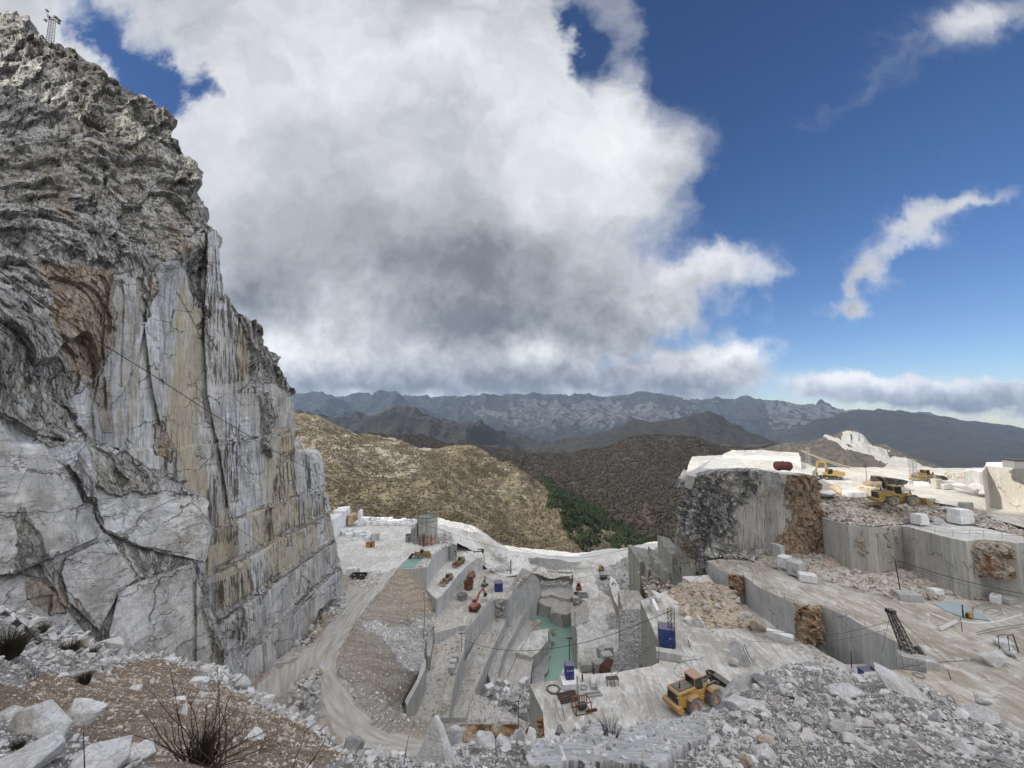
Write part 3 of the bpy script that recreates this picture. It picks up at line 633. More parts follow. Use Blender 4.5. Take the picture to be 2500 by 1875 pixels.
# ---------------------------------------------------------------- the rest of the mountain: left of and behind the viewer (it shades the quarry)
def build_mountain():
    N = 60
    def pl(pts): 
        pts = np.array(pts, float); d = np.linspace(0, 1, len(pts)); t = np.linspace(0, 1, N)
        return np.stack([np.interp(t, d, pts[:, k]) for k in range(3)], -1)
    foot = pl([(-120, 62, 20), (-78, 44, -6), (-56, 18, -14), (-34, -6, -10), (-12, -20, -6), (30, -40, -8), (90, -60, -20), (200, -120, -40)])
    mid = pl([(-170, 70, 60), (-125, 30, 60), (-100, 0, 55), (-80, -30, 60), (-60, -60, 55), (0, -100, 50), (90, -130, 40), (220, -220, 10)])
    ridge = pl([(-250, 100, 96), (-226, 60, 124), (-165, -6, 152), (-185, -60, 206), (-178, -115, 255), (-120, -200, 270), (60, -260, 200), (260, -360, 90)])
    back = pl([(-420, 160, -60), (-420, 60, -40), (-420, -30, 0), (-440, -100, 20), (-420, -220, 30), (-250, -420, 30), (60, -460, 0), (300, -520, -60)])
    P = loft([foot, mid, ridge, back], [24, 26, 26])
    amp = np.ones(P.shape[:2]); P[..., 2] += fbm(P / 40., 4, 5) * 5 * 1.0; P += facet(P / 9., 3)[..., None] * np.array([1.2, -1., 1.5])
    mk = np.zeros(P.shape); mk[..., 0] = 1.; mk[..., 2] = .4
    tag(gridobj('mountain', P, CLIFF, smooth=False, attrs={'mask': mk, 'mask2': np.zeros(P.shape)}), kind='structure')
build_mountain()
# ================================================================ quarry: roads, slopes, terraces
M_ROAD = m_floor('road_dust', (.48, .47, .44), (.36, .345, .31), (.60, .595, .575), (.33, .27, .2), .35)
GRAV = m_slope('gravel_slope', ((.36, .345, .32), (.42, .41, .39), (.40, .30, .20), (.60, .60, .60), (.15, .14, .13)))
GRAV_G = m_slope('gravel_grey', ((.29, .29, .29), (.37, .37, .365), (.34, .26, .18), (.60, .60, .60), (.15, .14, .13)))
def base_ground():
    n = 90; s = np.linspace(-1, 1, n); r = np.sign(s) * np.abs(s) ** 3 * 20000
    X, Y = np.meshgrid(r, r + 3000, indexing='ij')
    dd = np.hypot(X, Y - 120); Z = np.interp(dd, [0, 170, 400, 900, 3000, 20000], [-96, -98, -190, -330, -420, -420]) 
    P = np.stack([X, Y, Z], -1)
    mat = material('far_ground', lambda g: bsdf(g, g.mix(g.noise(pos(g), .02, 5), (.05, .045, .035), (.09, .08, .06)), .95))
    tag(gridobj('ground', P, mat, flip=True), kind='structure')
base_ground()
RIGHT_ROAD = [(975,1386,-57),(943,1433,-56.6),(906,1472,-56),(875,1517,-54),(854,1549,-52.5),(839,1569,-51.8),(828,1598,-50.8),(825,1627,-50),(838,1660,-49.3),(852,1690,-48.8),(886,1737,-48),(918,1770,-47.3),(955,1788,-47),(1035,1793,-46.5),(1150,1803,-45.5),(1310,1822,-45)]
LEFT_ROAD = [(740,1420,-57),(700,1470,-56.6),(660,1500,-56),(640,1540,-54.5),(600,1580,-53.),(580,1620,-52),(560,1660,-51),(560,1700,-50),(560,1760,-49.5),(600,1830,-49),(660,1900,-48.5),(760,1960,-48),(860,2000,-47.5),(960,2030,-47),(1100,2050,-46),(1310,2080,-45)]
def build_road():
    N = 260; a = row3(RIGHT_ROAD, N); b = row3(LEFT_ROAD, N)
    P = loft([b, a], [120])
    PX, PY = topix(P)
    mk = np.zeros(P.shape)
    roadm = soft(PX, PY, [(985,1380),(955,1412),(906,1474),(875,1519),(854,1551),(826,1600),(824,1640),(850,1690),(885,1738),(955,1790),(1320,1830),(1320,1860),(1000,1862),(880,1840),(820,1790),(786,1700),(788,1642),(765,1628),(735,1650),(700,1690),(640,1730),(600,1700),(660,1650),(700,1625),(760,1575),(800,1530),(836,1490),(850,1440),(850,1400),(930,1370)], 4)
    # wheel ruts
    P[..., 2] += fbm(P / 6., 4, 12) * .25 + (1 - roadm) * (fbm(P / 2.2, 4, 13) * .5 + .25)
    mk[..., 1] = 0; mk[..., 0] = (1 - roadm) * .45 * (vnoise(P / 12., 3) > -.1)
    def f(g):
        p = pos(g); at = g('ShaderNodeSeparateColor', g('ShaderNodeAttribute', attribute_name='mask').outputs[0]); u = g.attr('across', 2)
        n1 = g.noise(p, .35, 6, .65); n2 = g.noise(p, 2.5, 6, .7)
        tr = g.noise(g('ShaderNodeCombineXYZ', g.m('MULTIPLY', u, 26.), g.m('MULTIPLY', g.attr('along', 2), 2.2), 0.).outputs[0], 1., 3, .5)
        road = g.mix(g.ramp(tr, [(.38, 0.), (.6, 1.)]), (.37, .355, .315), (.55, .54, .505))
        road = g.mix(g.ramp(n1, [(.4, .5), (.6, 0.)]), road, (.42, .40, .36))
        off = g.mix(g.ramp(n1, [(.4, 0.), (.58, 1.)]), (.27, .25, .215), (.45, .43, .40)); off = g.mix(at.outputs[0], off, (.33, .25, .175))
        off = g.mix(g.ramp(n2, [(.55, 0.), (.64, .7)]), off, (.62, .62, .61))
        c = g.mix(at.outputs[1], off, road)
        return bsdf(g, c, .93, g.m('ADD', n2, tr), .4, .15)
    u = np.repeat(np.linspace(0, 1, P.shape[0])[:, None], P.shape[1], 1); v = np.repeat(np.linspace(0, 8, P.shape[1])[None], P.shape[0], 0)
    mk[..., 1] = roadm
    o = gridobj('haul_road', P, material('haul_road', f), attrs={'mask': mk, 'across': u, 'along': v}, flip=False); tag(o, kind='structure')
    return P, roadm
ROAD_P, ROAD_M = build_road()
def build_talus():
    foot = [(985,1388,-57.5),(1030,1412,-63),(1048,1436,-66),(1074,1470,-70),(1072,1530,-73),(1056,1560,-75),(1046,1605,-76),(1038,1640,-77),(1012,1690,-79),(992,1728,-80),(996,1748,-80.5),(1040,1762,-81),(1100,1768,-81),(1160,1770,-80),(1230,1768,-79),(1320,1765,-76)]
    N = 320; a = row3(RIGHT_ROAD, N); b0 = row3(foot, N); tb = np.linspace(0, 1, N); b = np.stack([np.interp(tb ** .78, tb, b0[:, k]) for k in range(3)], -1)
    P = loft([a + np.array([0, 0, .15]), b], [110])
    P = np.concatenate([P, (P[-1] + np.array([4, 0, -6]))[None]], 0); P[0] += np.array([-1.6, -1.0, -.9])
    t = np.linspace(0, 1, P.shape[0])[:, None]; PX, PY = topix(P)
    al = np.repeat(np.linspace(0, N / 3., N)[None], P.shape[0], 0)
    fur = vnoise(np.stack([al * .55, t * 2 + al * 0, al * 0], -1), 3) * .5 + vnoise(np.stack([al * 1.6, t * 3 + al * 0, al * 0 + 4], -1), 4) * .28
    P[..., 2] += np.sin(np.pi * np.clip(t, 0, 1)) * (fur * 1.1 + fbm(P / 14., 3, 8) * 1.2) + fbm(P / 1.6, 3, 9) * .22 - .9 * np.exp(-((t - .03) / .03) ** 2) * 0
    P[1:4, :, 2] += .35
    mk = np.zeros(P.shape)
    mk[..., 0] = np.maximum.reduce([.9 * soft(PX, PY, [(975,1392),(1000,1395),(1040,1430),(1076,1470),(1060,1500),(1000,1510),(940,1500),(930,1460)], 9), .22 * soft(PX, PY, [(930,1450),(860,1560),(840,1620),(900,1720),(1000,1740),(1010,1690),(960,1610),(900,1570),(940,1510)], 12), .8 * soft(PX, PY, [(1050,1790),(1130,1772),(1300,1760),(1300,1820),(1050,1810)], 6)])
    mk[..., 1] = .9 * soft(PX, PY, [(880,1530),(940,1520),(1060,1520),(1075,1480),(1060,1560),(1040,1640),(1020,1650),(960,1600),(930,1560)], 10)
    GR = material('talus_gravel', lambda g: _tal(g))
    o = gridobj('gravel_slope', P, GR, attrs={'mask': mk, 'al': al}, flip=False); tag(o, kind='structure')
    return P, mk
def _tal(g):
    p = pos(g); s = g('ShaderNodeSeparateColor', g('ShaderNodeAttribute', attribute_name='mask').outputs[0]); al = g.attr('al', 2)
    sz = g('ShaderNodeSeparateXYZ', p).outputs[2]
    st = g.noise(g('ShaderNodeCombineXYZ', g.m('MULTIPLY', al, 1.5), g.m('MULTIPLY', sz, .05), 0.).outputs[0], 1., 6, .65, dist=.2)
    n1 = g.noise(p, .9, 7, .72); n2 = g.noise(p, 4., 5, .7); big = g.noise(p, .07, 4, .5)
    c = g.mix(g.ramp(st, [(.36, 0.), (.62, 1.)]), (.235, .215, .185), (.44, .42, .385))
    c = g.mix(g.ramp(big, [(.4, 0.), (.6, .45)]), c, (.33, .27, .20))
    c = g.mix(g.m('MULTIPLY', s.outputs[0], .85), c, g.mix(g.ramp(st, [(.38, 0.), (.6, 1.)]), (.29, .225, .16), (.46, .385, .30)))
    c = g.mix(g.m('MULTIPLY', s.outputs[1], g.ramp(n1, [(.4, .45), (.52, 1.)])), c, (.50, .505, .51))
    c = g.mix(g.ramp(n1, [(.36, .6), (.48, 0.)]), c, (.17, .155, .135)); c = g.mix(g.ramp(n1, [(.58, 0.), (.68, .7)]), c, (.60, .60, .585)); c = g.mix(g.ramp(n2, [(.60, 0.), (.70, .6)]), c, (.68, .68, .67))
    return bsdf(g, c, .93, g.m('ADD', g.m('MULTIPLY', n1, 1.), g.m('MULTIPLY', st, .6)), .7, .4)
TAL_P, TAL_M = build_talus()
ZB = -97.
# tank terrace and the stepped benches of the pit
T1 = [(975,1388,-57),(1042,1386,-57),(1060,1354,-57),(1080,1338,-57),(1096,1323,-57),(1116,1330,-57.6),(1112,1304,-57.2),(1092,1288,-57),(1072,1280,-57),(1035,1276,-57),(1020,1273,-57),(930,1263,-57),(840,1258,-57),(700,1256,-57),(600,1300,-57),(560,1400,-57),(560,1500,-57),(700,1490,-57),(852,1478,-57),(880,1462,-57),(906,1470,-57),(943,1432,-57)]
slab('tank_terrace', T1, ZB, FLOOR_W, CUT, seed=2)
A = [(1042,1440,-65),(1066,1462,-65),(1080,1452,-65),(1096,1432,-65),(1119,1402,-65),(1142,1379,-65),(1164,1363,-65),(1179,1359,-65),(1172,1330,-65),(1140,1310,-65),(1090,1300,-65),(1060,1330,-65),(1030,1400,-65)]
slab('quarry_bench', A, ZB, FLOOR_W, CUT, seed=3)
B = [(1060,1545,-71),(1060,1470,-71),(1110,1440,-71),(1140,1395,-71),(1185,1380,-71),(1215,1380,-71),(1262,1398,-71),(1260,1425,-71),(1243,1462,-71),(1216,1462,-71),(1200,1466,-71),(1187,1480,-71),(1160,1512,-71),(1150,1524,-71),(1120,1530,-72)]
slab('quarry_bench', B, ZB, FLOOR_B, CUT, seed=4)
W3 = [(1203,1462,-71),(1170,1500,-71),(1136,1540,-71),(1133,1588,-71.3),(1116,1640,-72),(1104,1690,-73),(1096,1752,-76),(1072,1752,-76),(1074,1722,-74),(1084,1690,-73),(1098,1650,-72),(1112,1602,-71.6),(1122,1586,-71.3),(1124,1550,-71),(1160,1505,-71),(1194,1464,-71)]
slab('quarry_wall', W3, ZB, FLOOR_G, CUT, seed=5, jit=.08)
W4 = [(1236,1512,-78),(1228,1531,-78),(1205,1576,-78),(1183,1629,-78),(1164,1675,-78.3),(1146,1719,-78.6),(1138,1752,-79),(1092,1752,-79),(1104,1700,-78.5),(1128,1630,-78),(1150,1585,-78),(1196,1506,-78),(1240,1488,-78)]
slab('quarry_wall', W4, ZB, FLOOR_G, CUT, seed=6, jit=.08)
W5 = [(1292,1486,-82),(1278,1498,-82),(1256,1545,-82),(1237,1578,-82),(1226,1602,-82),(1216,1640,-82),(1214,1668,-82.4),(1200,1668,-82.4),(1190,1640,-82),(1210,1570,-82),(1240,1510,-82),(1262,1470,-82)]
slab('quarry_wall', W5, ZB, FLOOR_G, CUT, seed=7, jit=.08)
KN = [(1242,1449,-71),(1268,1441,-72),(1296,1440,-75),(1322,1446,-79.5),(1324,1430,-79),(1308,1404,-72),(1290,1390,-68),(1274,1386,-66.5),(1262,1404,-67),(1250,1425,-69.5)]
slab('rock_knob', KN, ZB, ROUGH, CUT, seed=8, jit=.25, drop=.3)
FC = [(1190,1610,-86),(1232,1560,-86),(1262,1530,-86),(1292,1512,-86),(1322,1536,-86),(1338,1534,-83),(1336,1560,-83),(1304,1600,-83.5),(1296,1640,-84),(1292,1690,-84),(1292,1760,-84),(1120,1760,-84),(1150,1680,-85)]
slab('pit_floor', FC, ZB, FLOOR_G, CUT_G, seed=9)
slab('quarry_bench', [(1262,1580,-82.6),(1300,1540,-82.6),(1340,1533,-82.6),(1337,1562,-82.6),(1318,1588,-82.6),(1298,1604,-82.6),(1258,1592,-82.6)], ZB, FLOOR, CUT_L, seed=10)
# gravel floor west of the wall ridge
def soft_loft(name, rows, counts, N, mat, amp=.4, sc=2., mask=None, bigamp=0., tagk='structure', flip=False, seed=0, mode='z'):
    P = loft([row3(r, N, mode) for r in rows], counts)
    P[..., 2] += fbm(P / sc, 4, 20 + seed) * amp + fbm(P / 15., 3, 21 + seed) * bigamp
    PX, PY = topix(P); mk = np.zeros(P.shape)
    if mask: mask(mk, PX, PY)
    o = gridobj(name, P, mat, attrs={'mask': mk}, flip=flip); tag(o, kind=tagk); return P, mk
def mk1(mk, X, Y):
    mk[..., 0] = .6 * soft(X, Y, [(1060,1575),(1120,1575),(1110,1620),(1060,1615)], 5); mk[..., 1] = .35
PITF, _ = soft_loft('pit_floor', [[(1060,1500,-70.8),(1150,1500,-70.8)],[(1050,1560,-74.5),(1140,1548,-74)],[(1030,1600,-76),(1130,1600,-75.5)],[(1000,1660,-78),(1110,1660,-78)],[(970,1770,-81),(1330,1790,-80)]], [14,10,20,30], 60, GRAV, .35, 1.6, mk1)
slab('quarry_wall', [(1042,1544,-72.3),(1056,1536,-72),(1078,1518,-71.5),(1082,1526,-71.6),(1060,1550,-72.4),(1050,1604,-73.2),(1042,1600,-73)], ZB, ROUGH, CUT_G, seed=12)
slab('quarry_wall', [(1039,1612,-72),(1036,1608,-72),(1016,1660,-72.6),(988,1712,-74),(992,1722,-74.4),(1016,1680,-73),(1040,1624,-72.2)], ZB, CUT_L, CUT_L, seed=13)
# water of the pit
def watersheet(name, pts, z, mat, label, d=.3):
    W = [PZ(p[0], p[1], z) for p in pts]; bm = bmesh.new()
    top = [bm.verts.new(v) for v in W]; f = bm.faces.new(top); bmesh.ops.recalc_face_normals(bm, faces=bm.faces)
    if f.normal.z < 0: f.normal_flip()
    bmesh.ops.triangulate(bm, faces=bm.faces)
    me = bpy.data.meshes.new(name); bm.to_mesh(me); bm.free(); me.materials.append(mat)
    o = bpy.data.objects.new(name, me); COL.objects.link(o); tag(o, kind='structure'); return o
watersheet('water', [(1285,1440),(1400,1440),(1440,1500),(1430,1700),(1280,1720),(1270,1560)], -88, WATER, 'x')
# bottom of the pit under the water is dark
slab('rock_shelf', [(1343,1612,-87.2),(1340,1540,-87.4),(1318,1600,-87.2),(1296,1640,-87),(1294,1700,-86),(1320,1690,-86.4)], ZB, RUB if False else GRAV_G, GRAV_G, jit=.6, seed=31)
# far side of the pit
soft_loft('rubble_slope', [[(1290,1360,-67),(1420,1372,-70)],[(1300,1396,-74),(1400,1398,-74)],[(1316,1430,-79),(1380,1420,-78.4)],[(1322,1458,-81),(1396,1440,-79)]], [8,14,10], 60, GRAV_G, .5, 2.5, lambda mk, X, Y: mk.__setitem__((Ellipsis, 1), .3))
slab('quarry_bench', [(1316,1446,-80),(1340,1436,-79.5),(1398,1418,-78.5),(1399,1450,-79),(1394,1462,-79.5),(1372,1460,-80),(1346,1452,-80.5),(1322,1456,-80.5)], ZB, FLOOR_G, CONC, seed=14)
slab('rock_spur', [(1320,1456,-80.6),(1345,1450,-80.8),(1372,1458,-80.4),(1396,1460,-79.8),(1396,1492,-82),(1370,1500,-82.5),(1350,1494,-83),(1338,1478,-83),(1318,1470,-82)], ZB, ROUGH, ROUGH, seed=15, jit=.8, drop=.6)
# centre road terrace
R2 = [(1300,1392,-73),(1400,1396,-73.2),(1399,1420,-73.4),(1397,1457,-73.6),(1429,1466,-73.6),(1440,1492,-73.6),(1435,1518,-73.6),(1406,1530,-73.6),(1410,1570,-73.6),(1411,1640,-73.6),(1412,1700,-73.6),(1600,1700,-73.6),(1560,1500,-73),(1560,1400,-72.5),(1480,1380,-72.2),(1400,1384,-72.6)]
slab('quarry_road', R2, ZB, FLOOR, CONC, seed=16)
slab('rock_knob', [(1431,1467,-73.4),(1441,1492,-73.4),(1436,1517,-73.4),(1408,1528,-73.4),(1396,1528,-78),(1394,1500,-77),(1394,1466,-76)], ZB, ROUGH, CUT_G, seed=17, jit=.6, drop=.3)
# sunlit rim behind the pit
soft_loft('quarry_road', [[(1060,1262,-66),(1100,1272,-68),(1160,1285,-72),(1225,1330,-80),(1300,1340,-84),(1410,1350,-88),(1520,1338,-88),(1620,1320,-84)],
    [(1058,1281,-57),(1098,1290,-57.4),(1140,1297,-58.4),(1163,1301,-59.2),(1185,1310,-60.8),(1200,1325,-63),(1224,1350,-66.2),(1260,1352,-66.8),(1288,1357,-67.6),(1338,1366,-70),(1406,1371,-71),(1458,1366,-70.4),(1519,1355,-69),(1546,1348,-68),(1620,1336,-66)],
    [(1088,1300,-57),(1120,1316,-59.5),(1150,1322,-62),(1170,1330,-64),(1185,1345,-66.5),(1200,1360,-68.4),(1224,1372,-69.3),(1260,1376,-69.2),(1290,1376,-70),(1345,1386,-72.4),(1406,1388,-72.8),(1458,1380,-72.2),(1519,1370,-70),(1546,1362,-69),(1620,1350,-66)],
    [(1100,1326,-59.5),(1128,1332,-62),(1150,1344,-64.9),(1172,1370,-68),(1190,1390,-70.6),(1206,1398,-70.9),(1230,1408,-70.8),(1262,1400,-69.5),(1300,1398,-73),(1345,1412,-75.6),(1406,1400,-73.6),(1458,1393,-73.1),(1519,1388,-72),(1560,1380,-70),(1640,1370,-66)]],
    [8, 12, 14], 200, FLOOR_W, .35, 2.4, bigamp=.5)
# big rubble slope and hacked wall right of the centre road, below the rock tower
def mk2(mk, X, Y): mk[..., 1] = .25; mk[..., 2] = .35 * (vnoise(np.stack([X/30., Y/30., X*0], -1), 5) > .2)
RS, _ = soft_loft('rubble_slope', [[(1540,1352,-64),(1580,1340,-56),(1620,1335,-48),(1660,1330,-40)],[(1500,1376,-71),(1540,1400,-66),(1570,1410,-60),(1660,1400,-42)],[(1452,1398,-73.5),(1500,1440,-72),(1545,1462,-64),(1660,1450,-44)],[(1452,1424,-74),(1496,1474,-74),(1540,1500,-66),(1660,1500,-50)]], [16,18,12], 90, GRAV_G, .9, 3., mk2, bigamp=.8, seed=3)
def pillars():
    r = random.Random(5); objs = []
    spec = [(1562,1368,1602,1450,-50,106),(1582,1386,1604,1455,-50,103),(1598,1400,1622,1458,-46,101),(1617,1390,1640,1455,-43,99),(1636,1348,1662,1452,-30,98),(1610,1372,1626,1440,-45,104)]
    for (x0, y0, x1, y1, zt, d) in spec:
        w = (x1 - x0) / F * d
        a = PD(x0, y0, d); b = PD(x1, y0 + r.uniform(0, 14), d + r.uniform(-1, 2))
        W = [(a.x, a.y, a.z), (b.x, b.y, b.z), (b.x + r.uniform(0, 1), b.y + 9, b.z + 1), (a.x, a.y + 9, a.z + 1.5)]
        slab('rock_pillar', W, -76, ROUGH, CUT_G, world=True, jit=.6, drop=.4, seed=r.random() * 9, step=1.)
pillars()
slab('quarry_wall', [(1489,1404,-69),(1502,1414,-69),(1512,1432,-68.5),(1516,1462,-68),(1518,1478,-68),(1512,1490,-69),(1497,1460,-70),(1489,1430,-70)], ZB, FLOOR_W, m_cut('rusty_sawn', (.34, .30, .25), (.27, .15, .07), 1.2, .5), seed=19)
slab('quarry_wall', [(1516,1462,-62),(1521,1470,-60),(1521,1560,-62),(1514,1560,-63),(1513,1480,-62)], ZB, FLOOR_W, CUT_L, seed=20, jit=.05)
slab('quarry_bench', [(1508,1441,-47),(1560,1441,-45),(1572,1460,-45),(1566,1489,-45),(1521,1490,-47)], -80, FLOOR, GRAV_G, seed=21)
GS_, _ = soft_loft('rubble_slope', [[(1512,1487,-46.8),(1566,1487,-44.8),(1606,1496,-42)],[(1516,1560,-51),(1570,1570,-49),(1612,1580,-45)],[(1490,1640,-57),(1570,1650,-54),(1620,1660,-52)]], [24,24], 60, GRAV_G, .25, 2., seed=4)
# loader terrace
TL = [(1293,1671,-37),(1325,1665,-37),(1365,1660,-37),(1372,1634,-37),(1413,1634,-37),(1420,1643,-37),(1475,1643,-37),(1515,1640,-37),(1546,1634,-37),(1591,1626,-37),(1610,1616,-37),(1607,1565,-36.4),(1564,1466,-35.6),(1590,1456,-35.4),(1660,1430,-36),(1730,1420,-36.4),(1820,1460,-37),(1960,1560,-37),(2060,1620,-37),(2200,1612,-37),(2240,1680,-37),(2300,1800,-37),(2300,2000,-37),(1500,2100,-37),(1335,1960,-37),(1334,1830,-37),(1331,1790,-37),(1326,1740,-37),(1310,1708,-37)]
slab('loader_terrace', TL, -74, FLOOR, CUT_G, seed=22, jit=.12)
# middle terrace with the long sawn wall
TM = [(1725,1369,-31.5),(1776,1402,-31.5),(1814,1404,-31.5),(1855,1434,-31.5),(1948,1477,-31.5),(2004,1479,-31.5),(2007,1480,-31.5),(2068,1504,-31.5),(2127,1538,-31.5),(2167,1556,-31.5),(2196,1572,-31.5),(2262,1607,-31.5),(2262,1642,-31.5),(2196,1634,-31.5),(2110,1640,-31.7),(2120,1700,-31.7),(2300,1850,-31.7),(2900,2100,-31.7),(3100,1600,-31.5),(2700,1400,-31.5),(2200,1372,-31.5),(1960,1350,-31.5),(1830,1350,-31.5),(1780,1360,-31.5)]
slab('middle_terrace', TM, -60, FLOOR_B, CUT_L, seed=23, jit=.06, drop=.06)
slab('marble_step', [(1665,1406,-33.6),(1728,1402,-33.6),(1742,1420,-33.6),(1682,1420,-33.6)], -60, FLOOR_W, CUT_L, seed=24, jit=.05)
def mk3(mk, X, Y): mk[..., 0] = .35 + .5 * (vnoise(np.stack([X/60., Y/40., X*0], -1), 5) > .05); mk[..., 1] = .3
RB1, _ = soft_loft('rubble_slope', [[(1830,1335,-29),(1890,1342,-29.3),(2012,1354,-29.4),(2115,1379,-29.8),(2205,1392,-30),(2296,1409,-30.3),(2345,1432,-30.6),(2500,1456,-31)],[(1830,1352,-31),(1900,1378,-30.6),(1960,1385,-30.3),(2060,1410,-30.6),(2180,1440,-31),(2260,1450,-31.1),(2345,1450,-31.3),(2500,1462,-31.4)],[(1840,1375,-31.6),(1940,1402,-31.6),(2020,1420,-31.6),(2080,1436,-31.6),(2180,1465,-31.6),(2260,1468,-31.6),(2345,1464,-31.6),(2500,1470,-31.6)]], [14,14], 160, GRAV, .3, 1.2, mk3, seed=5)
# upper terrace, its rubble and the plateau with the machines
TU = [(2007,1263,-21.5),(2069,1281,-21.5),(2120,1286,-21.5),(2174,1284,-21.5),(2201,1281,-21.5),(2318,1313,-21.5),(2358,1321,-21.6),(2400,1316,-21.6),(2480,1325,-21.6),(2560,1322,-21.5),(2900,1400,-21.5),(3000,1300,-21.5),(2400,1240,-21.5),(2000,1230,-21.5)]
slab('upper_terrace', TU, -60, FLOOR_W, m_cut('upper_sawn', (.43, .435, .415), (.38, .31, .21), .4, .25), seed=25, jit=.1)
def mk4(mk, X, Y): mk[..., 0] = .3 + .5 * (vnoise(np.stack([X/50., Y/30., X*0], -1), 15) > .0); mk[..., 1] = .45
RB2, _ = soft_loft('rubble_slope', [[(2000,1256,-21.3),(2069,1279,-21.4),(2120,1284,-21.4),(2174,1282,-21.4),(2240,1272,-21.4),(2330,1272,-21.4),(2420,1290,-21.4),(2520,1312,-21.4)],[(2000,1232,-19.5),(2069,1245,-19.7),(2120,1250,-19.8),(2174,1250,-19.8),(2240,1246,-20),(2330,1252,-20.3),(2420,1276,-20.7),(2520,1306,-21.2)],[(2000,1208,-18),(2069,1211,-18),(2124,1213,-18),(2174,1213,-18.05),(2243,1218,-18.2),(2323,1229,-18.8),(2398,1254,-20),(2520,1304,-21)]], [16,16], 160, GRAV, .28, 1., mk4, seed=6)
soft_loft('quarry_plateau', [[(1985,1214,-18.2),(2124,1216,-18.2),(2243,1222,-18.3),(2323,1233,-18.9),(2398,1258,-20.1),(2560,1306,-21)],[(1985,1190,-18),(2124,1190,-18),(2243,1192,-18),(2323,1196,-18.3),(2430,1215,-19.2),(2600,1250,-20)],[(1985,1160,-18),(2124,1160,-18),(2243,1161,-18),(2340,1162,-18),(2430,1164,-18.4),(2700,1180,-19)],[(1985,1142,-18),(2070,1142,-18),(2124,1141,-18),(2243,1143,-18),(2340,1142,-18),(2430,1140,-18),(2700,1140,-18)],[(1985,1146,-26),(2070,1146,-26),(2124,1145,-26),(2243,1147,-26),(2340,1147,-28),(2430,1143,-24),(2700,1142,-24)]], [18,20,24,6], 160, m_floor('sunlit_plateau', (.50, .49, .455), (.38, .36, .32), (.60, .59, .56), (.38, .33, .27), .25), .12, 2., bigamp=.12, seed=7)
